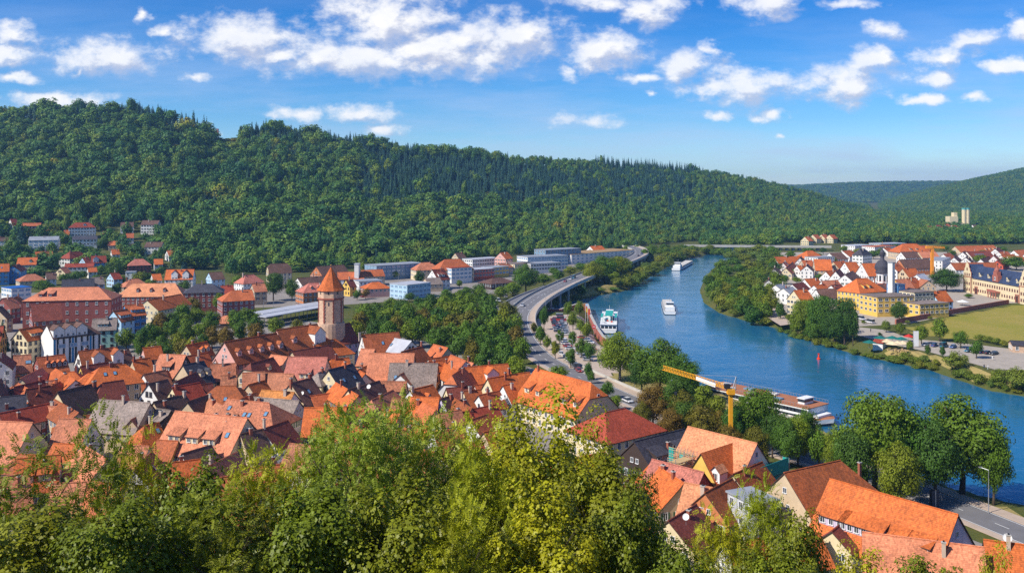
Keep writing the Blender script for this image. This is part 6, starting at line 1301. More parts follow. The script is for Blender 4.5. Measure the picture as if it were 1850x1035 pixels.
row((1013, 574), (1022, 606), 13, CP, 'the riverside car park'); row((1001, 578), (1008, 600), 8, CP, 'the riverside car park'); row((978, 608), (1046, 672), 13, CP, 'the riverside car park', 0, 0.1, 0.25); row((1015, 614), (1030, 632), 5, CP, 'the riverside car park', 80); row((1050, 641), (1062, 652), 3, ['blue', 'silver', 'white'], 'the riverside car park', 80, .4); row((1052, 612), (1080, 630), 5, CP, 'the riverside car park', 60, 0, .2)
row((1750, 636), (1796, 641), 5, ['black', 'blue', 'black', 'teal', 'blue'], 'the gravel track on the right bank', 70, 0); row((1672, 625), (1722, 629), 4, ['blue', 'white', 'silver', 'teal'], 'the gravel track on the right bank', 70, .2); row((1556, 578), (1572, 584), 2, ['white'], 'the yellow school', 20, 1)
row((640, 538), (720, 531), 7, CP, 'the station car park', 70, .2, .2); row((800, 516), (870, 503), 8, CP, 'the shops on the commercial strip', 70, .1); row((880, 500), (935, 486), 6, CP, 'the shops on the commercial strip', 70); row((900, 545), (925, 530), 3, ['white'], 'the trees left of the viaduct', 30, .6); row((60, 490), (110, 490), 2, ['white', 'silver'], 'the hillside villas', 0); row((735, 604), (770, 604), 3, ['black', 'grey', 'black'], 'the trees behind the old town', 20, 0)
row((1700, 478), (1708, 462), 5, CP, 'the village street', 0, 0)
grpd = {}
for (area, col, van, px, r) in CARS: grpd.setdefault((area, col, van), []).append((px[0], r))
for (area, col, van), L_ in grpd.items():
    L_.sort(key=lambda q: q[0]); n = len(L_)
    for i, (x, r) in enumerate(L_): tag(r, '%s %s by %s%s' % (col, 'van' if van else 'car', area, '' if n == 1 else ', %s from the left' % ORD[i]), 'van' if van else 'car', 'cars by ' + area)
# ------------------------------------------------------------------ boats
HULLB = plain('hull_dark', (0.03, 0.04, 0.06), 0.4); DECKM = plain('deck_grey', (0.30, 0.31, 0.32), 0.7); DECKR = plain('deck_brown', (0.38, 0.15, 0.07), 0.8); TEAL = plain('awning_teal', (0.03, 0.36, 0.30), 0.6); CARGO = plain('hold_cover', (0.42, 0.38, 0.32), 0.7)
def hull(b, L, W, H, mat, deck, bow=0.18, z0=-0.6):
    n = 14; top, bot = [], []
    for s in (1, -1):
        rng = range(n + 1) if s > 0 else range(n, -1, -1)
        for i in rng:
            x = -L / 2 + L * i / n; f = max(0, (i / n - (1 - bow)) / bow); w = W / 2 * (1 - f ** 2 * 0.97) * (0.85 + 0.15 * min(1, i / n * 8)); top.append((x, s * w, H + 0.7 * f * f)); bot.append((x - 0.6 * f, s * w * 0.88, z0))
    m = len(top)
    for i in range(m): j = (i + 1) % m; b.face([bot[j], bot[i], top[i], top[j]], mat)
    b.face(top[::-1], deck)
def boat(name, label, p0, p1, W, H, mat=WHITE, deck=DECKM, bow=.18):
    A, B = at_z(p0[0], p0[1], 0), at_z(p1[0], p1[1], 0); d = B - A; L = d.length; r = empty(name, (A + B) / 2, math.atan2(d.y, d.x)); b = MB(); hull(b, L, W, H, mat, deck, bow); b.build('hull', r); tag(r, label, 'boat')
    b = MB(); hull(b, L * 1.004, W * 1.012, 0.35, HULLB, HULLB, bow); b.build('waterline', r); return r, L
def windows_row(r, x0, x1, y, z, n, w, h):
    for k in range(n):
        for s in (-1, 1):
            b = MB(); b.box(-w / 2, w / 2, -.03, .03, -h / 2, h / 2, GLASS); b.build('window', r, (x0 + (x1 - x0) * (k + .5) / n, s * y, z))
def barge(p0, p1, label, W=9.5):
    r, L = boat('cargo_barge', label, p0, p1, W, 1.9)
    b = MB(); b.box(-L * .30, L * .40, -W * .38, W * .38, 1.91, 3.0, CARGO); h = b.build('cargo_hold', r)
    for k in range(9): b = MB(); x = -L * .29 + L * .68 * k / 8; b.box(x - .2, x + .2, -W * .385, W * .385, 3.003, 3.2, WHITE); b.build('hatch_rib', h)
    b = MB(); b.box(-L * .46, -L * .32, -W * .36, W * .36, 1.91, 4.2, WHITE); ac = b.build('cabin', r); windows_row(ac, -L * .45, -L * .33, W * .365, 3.2, 3, 1.2, .7)
    b = MB(); b.box(-L * .40, -L * .345, -W * .28, W * .28, 4.2, 6.4, WHITE); b.box(-L * .405, -L * .34, -W * .31, W * .31, 6.4, 6.6, WHITE); wh = b.build('wheelhouse', r); b = MB(); b.box(-L * .401, -L * .344, -W * .282, W * .282, 5.2, 6.1, GLASS); b.build('window', wh)
    b = MB(); b.bar((-L * .36, 0, 6.6), (-L * .36, 0, 9.5), .08, STEEL, 5); b.bar((-L * .36, -1, 8.6), (-L * .36, 1, 8.6), .05, STEEL, 4); b.build('mast', r)
    b = MB(); b.bar((L * .45, 0, 1.9), (L * .45, 0, 5), .07, STEEL, 5); b.build('bow_mast', r); b = MB(); b.box(L * .43, L * .46, -.8, .8, 1.95, 2.7, DECKM); b.build('winch', r)
barge((1211, 569), (1204, 548), 'white cargo barge on the river beside the passenger ferry', 7.4); barge((1221, 489), (1247, 475), 'farthest white cargo barge near the bridge', 9)
def ferry():
    r, L = boat('passenger_ferry', 'white two deck passenger ferry with green canopy at the quay', (1099, 603), (1103, 572), 9.0, 1.5)
    b = MB(); b.box(-L * .46, L * .3, -4.1, 4.1, 1.51, 4.3, WHITE); c = b.build('lower_cabin', r); windows_row(c, -L * .44, L * .28, 4.12, 3.0, 9, 2.2, 1.3)
    for k in range(4): b = MB(); b.box(-.03, .03, -.75, .75, -.65, .65, GLASS); b.build('window', c, (-L * .461, -3 + 2 * k, 3.0))
    b = MB(); b.box(-L * .47, L * .32, -4.3, 4.3, 4.3, 4.5, WHITE); d = b.build('upper_deck', r)
    for k in range(12):
        for s in (-1, 1): b = MB(); x = -L * .46 + L * .76 * k / 11; b.bar((x, s * 4.2, 4.5), (x, s * 4.2, 5.5), .05, STEEL, 4); b.build('rail_post', d)
    for s in (-1, 1): b = MB(); b.bar((-L * .46, s * 4.2, 5.5), (L * .3, s * 4.2, 5.5), .05, STEEL, 4); b.build('rail', d)
    for (x0, x1, y0, y1, z) in ((-L * .30, L * .02, -2.0, 2.0, 7.3), (-L * .34, -L * .12, -4.2, -3.0, 6.9), (-L * .34, -L * .12, 3.0, 4.2, 6.9)):
        b = MB(); b.box(x0, x1, y0, y1, z, z + .25, TEAL); cp = b.build('canopy', r)
        for (x, y) in ((x0 + .2, y0 + .2), (x1 - .2, y0 + .2), (x0 + .2, y1 - .2), (x1 - .2, y1 - .2)): b = MB(); b.bar((x, y, 4.5), (x, y, z), .06, WHITE, 4); b.build('post', cp)
    b = MB(); b.box(L * .1, L * .18, -2, 2, 4.5, 6.8, WHITE); w = b.build('wheelhouse', r); b = MB(); b.box(L * .099, L * .181, -2.02, 2.02, 5.5, 6.4, GLASS); b.build('window', w); b = MB(); b.bar((0, 0, 7.6), (0, 0, 10.5), .07, WHITE, 5); b.build('mast', r)
    for k in range(10):
        b = MB(); b.box(-.5, .5, -.5, .5, 4.55, 5.2, WALL[cr.choice('wdrl')]); b.build('bench', r, (-L * .4 + L * .05 * k, cr.uniform(-3.2, 3.2), 0))
ferry()
def cruise():
    r, L = boat('river_cruise_ship', 'long white river cruise ship with brown sun deck moored behind the crane', (1286, 719), (1508, 770), 11.4, 1.7, WHITE, DECKR, .12)
    b = MB(); b.box(-L * .48, L * .38, -5.4, 5.4, 1.71, 5.0, WHITE); c = b.build('cabins', r); windows_row(c, -L * .46, L * .36, 5.42, 3.9, 30, 1.9, 1.2); windows_row(c, -L * .46, L * .36, 5.42, 2.3, 30, 1.5, .6)
    b = MB(); b.box(-L * .485, L * .385, -5.6, 5.6, 5.0, 5.2, DECKR); d = b.build('sun_deck', r)
    for k in range(40):
        for s in (-1, 1): b = MB(); x = -L * .48 + L * .86 * k / 39; b.bar((x, s * 5.5, 5.2), (x, s * 5.5, 6.2), .05, STEEL, 4); b.build('rail_post', d)
    for s in (-1, 1): b = MB(); b.bar((-L * .48, s * 5.5, 6.2), (L * .38, s * 5.5, 6.2), .05, STEEL, 4); b.build('rail', d)
    b = MB(); b.box(L * .26, L * .31, -2.4, 2.4, 5.2, 6.9, WHITE); b.box(L * .255, L * .315, -2.7, 2.7, 6.9, 7.1, WHITE); w = b.build('wheelhouse', r); b = MB(); b.box(L * .259, L * .311, -2.42, 2.42, 5.9, 6.7, GLASS); b.build('window', w)
    for k in range(6): b = MB(); b.box(-1.6, 1.6, -1.2, 1.2, 5.2, 5.7, [WALL['l'], WALL['w'], WALL['e']][k % 3]); b.build('deck_furniture', r, (-L * .4 + k * L * .1, (-1) ** k * 2.2, 0))
    b = MB(); b.box(L * .385, L * .43, -3.6, 3.6, 2.2, 2.9, WHITE); b.build('bow_housing', r)
cruise()
def buoy(px, py):
    p = at_z(px, py, 0); r = empty('channel_buoy', p); tag(r, 'red channel buoy floating in the river', 'buoy'); RB_ = plain('buoy_red', (0.75, 0.05, 0.01), 0.5)
    b = MB(); b.lathe([(.4, -.4), (.75, 0), (.75, .4), (.4, .7), (.25, 1.7), (.1, 2.0)], RB_, 10); b.build('float', r); b = MB(); b.box(-.4, .4, -.05, .05, 2.0, 2.6, RB_); b.build('topmark', r)
buoy(1479, 649)
# ------------------------------------------------------------------ tower cranes
def lattice(b, A, B, w, mat, n):
    A, B = Vector(A), Vector(B); d = (B - A).normalized(); s = d.cross(Vector((0, 0, 1))).normalized() * w / 2; u = s.cross(d).normalized() * w
    if u.z < 0: u = -u
    ch = [s, -s, u]
    for c in ch: b.bar(A + c, B + c, w * .07, mat, 4)
    for k in range(n):
        p, q = A + (B - A) * (k / n), A + (B - A) * ((k + 1) / n)
        b.bar(p + s, q + u, w * .05, mat, 4); b.bar(p - s, q + u, w * .05, mat, 4); b.bar(p + s, q - s, w * .05, mat, 4); b.bar(p + u, p + s, w * .05, mat, 4); b.bar(p + u, p - s, w * .05, mat, 4)
def town_crane():
    g = hit(1322, 835, 0); Y = g.y; g.x = (1320 - CX) * Y / F; r = empty('tower_crane', (g.x, g.y, 4)); tag(r, 'yellow tower crane with long lattice jib over the old town', 'crane'); loc = lambda px, py, y: Vector(((px - CX) * y / F - g.x, y - Y, CZ - (py - HY) * y / F - 4))
    top = loc(1320, 705, Y); b = MB(); b.box(-.45, .45, -.45, .45, .5, top.z, CRANE); b.build('mast', r); b = MB(); b.box(-2.4, 2.4, -2.4, 2.4, -.3, .6, CRANE); b.box(-2, 2, -2, 2, .6, 2, CONC); b.build('base_ballast', r)
    tip = loc(1198, 667, Y + 18); b = MB(); lattice(b, top + Vector((0, 0, .2)), tip, 1.05, CRANE, 24); b.build('jib', r)
    ap = loc(1330, 680, Y); b = MB(); b.bar(top + Vector((.4, 0, 0)), ap, .16, STEEL, 5); b.bar(top + Vector((1.2, 0, 0)), ap, .12, STEEL, 5); b.build('a_frame', r); b = MB(); b.bar(ap, top + (tip - top) * .5 + Vector((0, 0, 1.3)), .05, STEEL, 4); b.build('tie_cable', r)
    b = MB(); b.box(-.9, .9, -.9, .9, top.z - .9, top.z + .4, CRANE); b.build('slewing_ring', r); b = MB(); b.box(-1.6, -.2, -.5, .5, top.z + .5, top.z + 1.6, DARK); b.build('winch', r)
    q = top + (tip - top) * .36; sgn = (tip - top).normalized(); b = MB(); b.box(-3.2, 3.2, -.05, .05, -.5, .5, WHITE); b.build('sign_board', r, q + Vector((0, -.75, .3)), rot=(0, math.atan2(-sgn.z, sgn.x) + math.pi, math.atan2(sgn.y, sgn.x) + math.pi))
    q = top + (tip - top) * .8; b = MB(); b.bar(q, q - Vector((0, 0, 5)), .03, DARK, 4); b.box(q.x - .3, q.x + .3, q.y - .3, q.y + .3, q.z - 5.8, q.z - 5, DARK); b.build('hook', r)
town_crane()
def village_crane():
    g = hit(1684, 500, 0); r = empty('tower_crane', g); tag(r, 'orange tower crane standing in the right bank village', 'crane'); s = g.y / F; H = 52 * s; OR = plain('crane_orange', (0.75, 0.27, 0.02)); b = MB(); b.box(-1, 1, -1, 1, -1, H, OR); b.build('mast', r); b = MB(); lattice(b, (0, 0, H), (27 * s, 4, H - 1), 1.8, OR, 10); b.build('jib', r); b = MB(); b.box(-5, 0, -1.2, 1.2, H - .5, H + 1.6, OR); b.build('counterweight', r)
village_crane()
# ------------------------------------------------------------------ house under scaffolding
def scaffold_house():
    r = house('M', 745, 157, 1380, 312, 6, 6.4, 13.5, 'L', 'w', 'gg', area='old town', name='scaffolded_house', ch=[], label='house under renovation with pale salmon roof, orange wing and scaffolding', cat='house', floors=1)
    me = [c for c in r.children if c.name.startswith('roof')][0].data; xs = [v.co.x for v in me.vertices]; x0, x1 = min(xs), max(xs)
    # cross wing towards the viewer
    cx = x0 + (x1 - x0) * .69; b = MB(); w2, zr, ze = 4.2, 12.6, 6.4; y1 = -12.5
    slab(b, [[(cx - w2 - .3, y1, ze - .4), (cx, y1, zr), (cx, -.5, zr), (cx - w2 - .3, -6.0, ze - .4)][::-1], [(cx, y1, zr), (cx + w2 + .3, y1, ze - .4), (cx + w2 + .3, -6.0, ze - .4), (cx, -.5, zr)][::-1]], ROOF['O'], WALL['d']); w = b.build('wing_roof', r)
    b = MB(); b.box(cx - w2, cx + w2, y1 + .3, -6.01, -2, ze - .1, WALL['y']); b.face([(cx - w2, y1 + .3, ze - .1), (cx + w2, y1 + .3, ze - .1), (cx, y1 + .3, zr - .3)], WALL['y']); b.build('wing_wall', r)
    for q in (-2, 0, 2): link('window', WIN['a'], r, (cx + q, y1 + .3, 4))
    b = MB(); dx = cx + 3.2; b.box(dx - 1.1, dx + 1.1, -11.8, -9.0, 7.0, 9.3, WHITE); b.face([(dx - 1.1, -11.8, 9.3), (dx + 1.1, -11.8, 9.3), (dx, -11.8, 10.3)], WHITE); d = b.build('dormer', r); link('window', WIN['a'], d, (dx, -11.83, 8.2))
    b = MB(); slab(b, [[(dx - 1.4, -12.1, 9.1), (dx, -12.1, 10.5), (dx, -9, 10.5), (dx - 1.4, -9, 9.1)][::-1], [(dx, -12.1, 10.5), (dx + 1.4, -12.1, 9.1), (dx + 1.4, -9, 9.1), (dx, -9, 10.5)][::-1]], ROOF['L'], WALL['d'], .12); b.build('dormer_roof', d)
    return r, x0, x1, cx
sh, sx0, sx1, scx = scaffold_house()
NET = plain('scaffold_net', (0.02, 0.33, 0.28), 0.8); PLANK = plain('scaffold_plank', (0.52, 0.36, 0.17), 0.8)
def scaffold(x0, x1, y0, y1, zs, label, net=None, n=6):
    r = empty('scaffold', sh.matrix_basis @ Vector(((x0 + x1) / 2, (y0 + y1) / 2, 0)), sh.rotation_euler.z); tag(r, label, 'scaffold', 'scaffolding around the renovated house'); lx, ly = (x1 - x0) / 2, (y1 - y0) / 2; top = zs[-1] + 1.1
    for k in range(n + 1):
        for y in (-ly, ly): b = MB(); x = -lx + 2 * lx * k / n; b.bar((x, y, -1), (x, y, top), .075, STEEL, 5); b.build('pole', r)
    for z in zs:
        b = MB(); b.box(-lx, lx, -ly, ly, z, z + .07, PLANK); b.build('deck', r)
        for zz in (z + .5, z + 1.0): b = MB(); b.bar((-lx, -ly, zz), (lx, -ly, zz), .07, PLANK, 4); b.build('guard_rail', r)
    for k in range(0, n, 2): b = MB(); b.bar((-lx + 2 * lx * k / n, -ly, 0), (-lx + 2 * lx * (k + 1) / n, -ly, zs[-1]), .045, STEEL, 4); b.build('brace', r)
    for (a, c, z0, z1, s) in (net or []): b = MB(); b.box(-lx + 2 * lx * a, -lx + 2 * lx * c, s * ly - .04, s * ly + .04, z0, z1, NET); b.build('net', r)
scaffold(sx0 + 1, scx - 5.2, -8.2, -6.7, (4.2, 6.2, 8.2, 9.6), 'scaffold along the eaves left of the orange wing', [(0, .2, 5, 10.6, -1), (.45, .6, 8.2, 9.6, -1)], 8)
scaffold(scx - 7.2, scx - 5, -14.5, -8.6, (4, 6, 8, 9.4), 'scaffold in the corner beside the orange wing', [(0, 1, 1, 2.4, -1)], 2)
scaffold(scx - 5, scx + 5.2, -15, -13.3, (2.5, 4.5), 'low scaffold in front of the orange wing', [(.55, 1, 1, 4.2, -1)], 4)
scaffold(sx1 + .6, sx1 + 2.2, -9, 9, (2, 4, 6, 8), 'scaffold with green netting on the right gable of the renovated house', [(0, 1, 3, 9, -1), (0, 1, 3, 9, 1)], 2)
for z in (3.2, 6.4): b = MB(); b.box(sx1 + 2.25, sx1 + 2.33, -8.6, 8.6, z, z + 2.9, NET); o = b.build('safety_net', None, sh.location, sh.rotation_euler.z); tag(o, 'sheet of green safety net on the gable scaffold, %s' % ('lower one' if z < 5 else 'upper one'), 'net')
# ------------------------------------------------------------------ riverside furniture
def lamp_post(p, h, label, arm=(0, 1)):
    r = empty('street_lamp', p); tag(r, label, 'lamp', 'street lamps'); b = MB(); b.bar((0, 0, -.2), (0, 0, h), .11, STEEL, 6, .06); b.build('pole', r); b = MB(); b.bar((0, 0, h), (arm[0] * 1.6, arm[1] * 1.6, h + .25), .05, STEEL, 5); a = b.build('arm', r); b = MB(); b.box(arm[0] * 1.6 - .35, arm[0] * 1.6 + .35, arm[1] * 1.6 - .2, arm[1] * 1.6 + .2, h + .18, h + .36, STEEL); b.build('lamp_head', a)
lamp_post(at_z(1786, 926, 4.2), 9, 'tall street lamp on the promenade pavement at lower right', (-.7, .7))
for i, (a, b_, z) in enumerate(((1222, 735, 4.1), (1146, 700, 4.1), (1120, 690, 4.1), (1034, 650, 4.1), (986, 560, 9.5), (1008, 530, 10.4), (957, 590, 6), (1012, 640, 4.1))): lamp_post(at_z(a, b_, z), 8, 'grey street lamp beside the curving road, %s from the left' % ORD[[7, 6, 5, 4, 1, 2, 0, 3][i]], (-.8, .4))
for i, (a, b_) in enumerate(((385, 600), (392, 625), (476, 575), (494, 572), (720, 510), (895, 535))): lamp_post(hit(a, b_), 9, 'slim grey mast among the trees by the station, %s from the left' % ORD[i], (.7, 0))
g = at_z(1688, 918, 4.15); r = empty('notice_board', g, R(20)); tag(r, 'dark blue advertising column beside the lower right road', 'sign'); b = MB(); b.box(-1.0, 1.0, -.35, .35, 0.3, 4.0, plain('board_navy', (0.012, 0.025, 0.06), 0.4)); b.build('panel', r); b = MB(); b.box(-.1, .1, -.38, .38, -.2, 4.1, STEEL); b.build('post', r)
fp = spline([at_z(a, b_, 2.6) for a, b_ in ((1700, 880), (1735, 888), (1800, 905), (1870, 924))], 2.6); r = empty('railing_fence', fp[0]); tag(r, 'thin dark metal railing along the river promenade', 'fence')
for i, p in enumerate(fp):
    q = p - fp[0]; b = MB(); b.bar((q.x, q.y, -.8), (q.x, q.y, 1.15), .05, DARK, 5); b.build('post', r)
    if i: 
        o = fp[i - 1] - fp[0]
        for z in (.35, .75, 1.1): b = MB(); b.bar((o.x, o.y, z), (q.x, q.y, z), .03, DARK, 4); b.build('rail', r)
def umbrella(px, py, mat, label, s=1.0):
    p = at_z(px, py, 4.05); r = empty('parasol', p); tag(r, label, 'parasol', 'beer garden parasols'); b = MB(); b.lathe([(2.5 * s, 2.3), (1.3 * s, 2.85), (.05, 3.4)], mat, 8, ph=.5); b.build('canopy', r); b = MB(); b.bar((0, 0, -.1), (0, 0, 3.3), .05, TIMBER, 5); b.build('pole', r); b = MB(); b.box(-.4, .4, -.4, .4, 0, .12, CONC); b.build('base', r)
CAN, GRN = plain('canvas_cream', (0.72, 0.58, 0.36), 0.8), plain('canvas_green', (0.01, 0.14, 0.12), 0.8); RDC = plain('canvas_red', (0.5, 0.03, 0.02), 0.8)
for i, (a, b_) in enumerate(((1602, 626), (1613, 631), (1622, 630), (1631, 630))): umbrella(a, b_, CAN, 'cream parasol in the beer garden, %s from the left' % ORD[i], 1.25)
for i, (a, b_) in enumerate(((1571, 628), (1590, 620), (1612, 620), (1628, 622))): umbrella(a, b_, GRN, 'dark green parasol behind the kiosk, %s from the left' % ORD[i], 1.2)
umbrella(1642, 617, RDC, 'dark red parasol behind the beer garden'); umbrella(1739, 552, plain('canvas_white', (0.75, 0.74, 0.7)), 'white parasol in the garden below the palace', 1.4)
house('L', 262, 376, 355, 384, 2.2, .9, 3.6, 'R', 'w', 'gg', label='small white kiosk with red roof by the beer garden', name='kiosk', cat='kiosk', floors=0, base=1, area='right bank')
for i in range(6): p = at_z(1606 + i * 6, 633 + (i % 2) * 2, 4.1); r = empty('picnic_table', p, R(20 + 10 * i)); tag(r, 'wooden beer garden table, %s from the left' % ORD[i], 'table', 'beer garden tables'); b = MB(); b.box(-1, 1, -.35, .35, .7, .76, PLANK); b.build('table_top', r); [MB.box(*(lambda m: (m, x - .05, x + .05, -.3, .3, 0, .7, PLANK))(q_)) or q_.build('leg', r) for x in (-.7, .7) for q_ in [MB()]]; [MB.box(*(lambda m: (m, -1, 1, y - .14, y + .14, .42, .46, PLANK))(q_)) or q_.build('bench', r) for y in (-.75, .75) for q_ in [MB()]]
p = at_z(1655, 627, 4.05); r = empty('banner_sign', p); tag(r, 'tall white banner sign beside the beer garden', 'sign'); b = MB(); b.box(-1.1, 1.1, -.06, .06, .4, 7.0, WHITE); b.build('banner', r); b = MB(); b.bar((-1.2, 0, -.2), (-1.2, 0, 7.3), .08, STEEL, 5); b.build('pole', r)
house('L', 1530, 388, 1700, 396, 4, 1.2, 4.4, 'D', 's', 'gg', label='low shelter with grey roof at the right edge', name='boat_house', cat='shelter', area='right bank', floors=1)
for i, (a, b_, c_) in enumerate(((1062, 590, 'red'), (1058, 580, 'white'))):
    p = at_z(a, b_ + 8, 4.2); r = empty('flag_pole', p); tag(r, '%s flag on a tall pole at the quay' % ('red and yellow' if i == 0 else 'pale blue and white'), 'flag', 'flags at the quay'); b = MB(); b.bar((0, 0, 0), (0, 0, 11), .07, WHITE, 5); b.build('pole', r); b = MB(); b.box(.05, 1.1, -.02, .02, 7.8 if i == 0 else 9.9, 10.8, plain('flag_' + c_, (0.7, 0.08, 0.02) if i == 0 else (0.4, 0.6, 0.8))); b.build('flag', r)
    if i == 0: b = MB(); b.box(-.9, -.05, -.02, .02, 9.2, 10.8, plain('flag_yellow', (0.75, 0.45, 0.02))); b.build('flag', r)
p = at_z(1073, 610, 0); r = empty('shipping_sign', p); tag(r, 'round red shipping sign on a post in the water', 'sign'); b = MB(); b.bar((0, 0, -2), (0, 0, 5), .1, STEEL, 5); b.build('post', r); b = MB(); b.bar((0, -.1, 5.4), (0, .0, 5.4), 1.0, plain('sign_red', (0.65, 0.05, 0.06)), 14); b.build('disc', r); b = MB(); b.box(-.6, .6, -.16, -.11, 5.25, 5.55, WHITE); b.build('white_bar', r)
# satellite dishes on the roofs
def dish(px, py, Y, label, s=1.0):
    X, Y, Z = ray(px, py, Y); r = empty('satellite_dish', (X, Y, Z), R(-25)); tag(r, label, 'dish', 'satellite dishes'); b = MB()
    prof = [(.02, -.10), (.25, -.085), (.45, -.03), (.55, .03)]; b.lathe([(a * s, z * s) for a, z in prof], WHITE, 14, cap=False); b.lathe([(a * s * .99, (z - .03) * s) for a, z in prof][::-1], WALL['l'], 14, cap=False); d = b.build('reflector', r, rot=(R(62), 0, 0)); b = MB(); b.bar((0, .05, 0), (0, .15, -1.6), .035, STEEL, 5); b.build('mast', r); b = MB(); b.bar((0, -.1, -.3), (0, -.6, .05), .025, DARK, 4); b.build('feed_arm', r)
for a in ((1758, 1003, 148, 'white satellite dish on the salmon pink roof at lower right', 1.3), (1820, 971, 150, 'white satellite dish on the orange corner roof', 1.3), (1239, 933, 160, 'white satellite dish on the maroon striped roof', 1.1), (907, 718, 236, 'white satellite dish left of the large orange half hipped roof', 1.2), (1012, 755, 210, 'white satellite dish above the foreground maple', 1.0), (497, 739, 245, 'white satellite dish on a weathered roof in mid town', 1.2), (666, 698, 260, 'white satellite dish on the dark roof above the sumac', 1.2), (546, 710, 258, 'grey satellite dish on the brown roof in mid town', 1.0)): dish(*a)
# ------------------------------------------------------------------ people (a few pixels tall)
def person(p, rz, shirt, legs, label, stride=0.12):
    r = empty('person', p, rz); tag(r, label, 'person')
    me = bpy.data.meshes.new('body'); V = [(0, 0, .95), (0, 0, 1.2), (0, 0, 1.42), (0, 0, 1.54), (0, 0, 1.66), (0, .09, .9), (0 + stride, .1, .48), (stride * 1.6, .1, .06), (stride * 1.6 + .16, .1, .04), (0, -.09, .9), (-stride * .3, -.1, .48), (-stride * 1.4, -.1, .08), (-stride * 1.4 + .16, -.1, .04), (0, .2, 1.38), (-.06, .26, 1.12), (.08, .26, .9), (0, -.2, 1.38), (.06, -.26, 1.12), (.16, -.25, .9)]
    E = [(0, 1), (1, 2), (2, 3), (3, 4), (0, 5), (5, 6), (6, 7), (7, 8), (0, 9), (9, 10), (10, 11), (11, 12), (2, 13), (13, 14), (14, 15), (2, 16), (16, 17), (17, 18)]; rad = [.15, .15, .15, .06, .10, .1, .075, .05, .04, .1, .075, .05, .04, .07, .05, .035, .07, .05, .035]
    me.from_pydata(V, E, []); o = link('body', me, r); o.modifiers.new('skin', 'SKIN')
    for i, q in enumerate(rad): me.skin_vertices[0].data[i].radius = (q, q); me.skin_vertices[0].data[i].use_root = i == 0
    m = plain('cloth_' + shirt[0], shirt[1], 0.9); me.materials.append(m); s = o.modifiers.new('sub', 'SUBSURF'); s.levels = 1; s.render_levels = 1
    b = MB(); b.lathe([(.02, 1.56), (.09, 1.62), (.10, 1.70), (.06, 1.78), (.01, 1.80)], plain('skin_tone', (0.5, 0.3, 0.2), 0.7), 8); h = b.build('head', r); b = MB(); b.lathe([(.105, 1.68), (.10, 1.74), (.06, 1.80), (.01, 1.82)], plain('hair_brown', (0.06, 0.035, 0.02), 0.8), 8); b.build('hair', h)
    b = MB(); b.lathe([(.16, .62), (.17, .95), (.15, 1.0)], plain('trousers_' + legs[0], legs[1], 0.9), 8); b.build('shorts', r)
BK, WH_, RD_, BL_ = ('black', (0.03, 0.03, 0.035)), ('white', (0.7, 0.7, 0.68)), ('red', (0.5, 0.05, 0.04)), ('blue', (0.05, 0.1, 0.3))
for (a, b_, s, l, lab) in ((1778, 666, BK, BL_, 'person in dark clothes walking on the gravel track, left of two'), (1785, 667, WH_, BK, 'person in a light top walking on the gravel track, right of two'), (1573, 600, BK, BK, 'person in black standing on the gravel by the yellow school'), (1078, 636, RD_, BL_, 'person in a red top at the quay end'), (1082, 637, BK, BK, 'person in black at the quay end'), (1025, 588, BK, BL_, 'person walking across the riverside car park'), (947, 592, BK, BK, 'person in black walking on the viaduct pavement'), (1793, 650, WH_, WH_, 'person in white beside the dark parked cars')): person(at_z(a, b_, 4.2 if b_ != 592 else 5.2), cr.uniform(0, 6), s, l, lab)
p = ray(1404, 712, at_z(1395, 744, 0).y + 1); person((p[0], p[1], 5.2), 1.2, BL_, WH_, 'person in a blue top on the deck of the cruise ship')
# ------------------------------------------------------------------ labels that single out each house
LAND = [('round tower', 598, 540), ('striped building', 140, 590), ('large purple brick brewery', 135, 520), ('long taupe grey roof', 225, 725), ('salmon roof with shed dormers', 385, 750), ('black slate roof', 350, 655), ('plain pink roof', 555, 645), ('huge smooth orange roof', 705, 640), ('grey roof with mustard gable', 748, 656), ('big orange half hipped roof', 1018, 680), ('broad red hipped roof', 1110, 742), ('scaffolded house', 1300, 790), ('rust roof with four skylights', 1460, 845), ('long pink stone gabled building', 450, 610), ('steep red chalet', 20, 396), ('stepped white villa', 150, 403), ('blue house with white pointed gable', 178, 462), ('brick manor with pink roof', 277, 512), ('half timbered villa', 503, 476), ('two dark trees by the station', 510, 500), ('white tower by the wood', 645, 478), ('pale blue glass building', 740, 512), ('terracotta roof behind the office', 817, 468), ('white office block', 978, 462), ('yellow school', 1557, 505), ('onion dome tower', 1594, 460), ('orange village crane', 1684, 470), ('slate roofed palace', 1790, 490), ('plain bright orange village roof', 1485, 468), ('riverside wood', 1340, 490), ('distant grain mill', 1731, 395)]
SPECIAL = {}
seen = {}
ALLH2 = [h for h in ALLH if not h['label']]
for h in ALLH:
    o = h['o']; o['category'] = h['cat']
    o['group'] = 'houses of the ' + h['area'] if h['cat'] == 'house' else h['area'] + ' buildings'
    if h['label']: o['label'] = h['label']
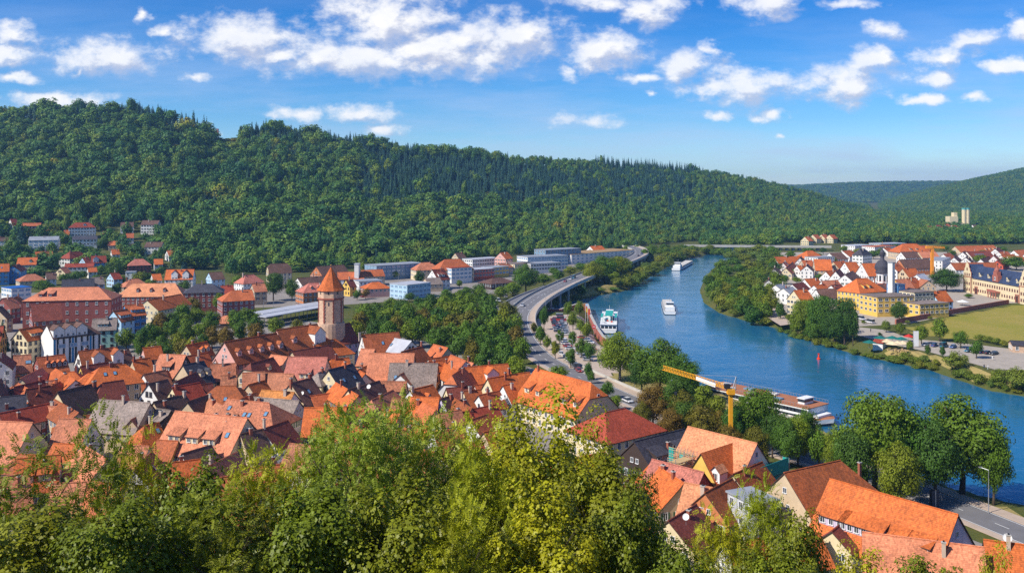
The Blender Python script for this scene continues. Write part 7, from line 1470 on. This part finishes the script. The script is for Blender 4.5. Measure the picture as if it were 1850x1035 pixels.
for h in ALLH2:
    if h['area'] in ('far hamlet', 'hamlet'): lm = ('distant grain mill', 1731, 395) if h['area'] == 'far hamlet' else ('valley bridge', 1480, 443)
    else: lm = min(LAND, key=lambda q: (q[1] - h['px'][0]) ** 2 + (2 * (q[2] - h['px'][1])) ** 2)
    dx, dy = h['px'][0] - lm[1], h['px'][1] - lm[2]
    rel = ('left of' if dx < 0 else 'right of') if abs(dx) > 1.2 * abs(dy) else ('behind' if dy < 0 else 'in front of')
    ft = ' with dormers' if h['nd'] > 1 else ' with one dormer' if h['nd'] else ' with skylights' if h['ns'] else ' with chimney' if h['nc'] else ''
    key = '%s roofed %s house%s %s the %s' % (ROOFNAME[h['roof']], WALLNAME[h['wall']], ft, rel, lm[0]); h['d'] = math.hypot(dx, dy); seen.setdefault(key, []).append(h)
for key, L_ in seen.items():
    L_.sort(key=lambda q: q['d'])
    if len((key + ', nearest to it').split()) > 16: key = key.replace(' with one dormer', '').replace(' with dormers', '').replace(' with skylights', '').replace(' with chimney', '')
    for i, h in enumerate(L_): h['o']['label'] = key if len(L_) == 1 else '%s, %s' % (key, 'nearest' if i == 0 else ORD[i] + ' nearest')
fin = {}
for h in ALLH2: fin.setdefault(h['o']['label'], []).append(h)
for k_, L_ in fin.items():
    if len(L_) > 1:
        L_.sort(key=lambda q: q['px'][0])
        for i, h in enumerate(L_): h['o']['label'] = k_.split(',')[0] + ', ' + ('leftmost' if i == 0 else 'rightmost' if i == len(L_) - 1 else ORD[i])
plant_hill(); plant_far(); plant_valley()
# ------------------------------------------------------------------ air
hz = MB(); HZM = bpy.data.materials.new('haze'); HZM.use_nodes = True; HZM.node_tree.nodes.clear()
_o = HZM.node_tree.nodes.new('ShaderNodeOutputMaterial'); _v = HZM.node_tree.nodes.new('ShaderNodeVolumePrincipled')
_v.inputs['Color'].default_value = (0.30, 0.60, 1.0, 1); _v.inputs['Density'].default_value = 0.00009; _v.inputs['Anisotropy'].default_value = 0.2
HZM.node_tree.links.new(_v.outputs[0], _o.inputs['Volume'])
hz.box(-6300, 6300, -400, 7700, -8, 240, HZM); tag(hz.build('haze'), kind='stuff')
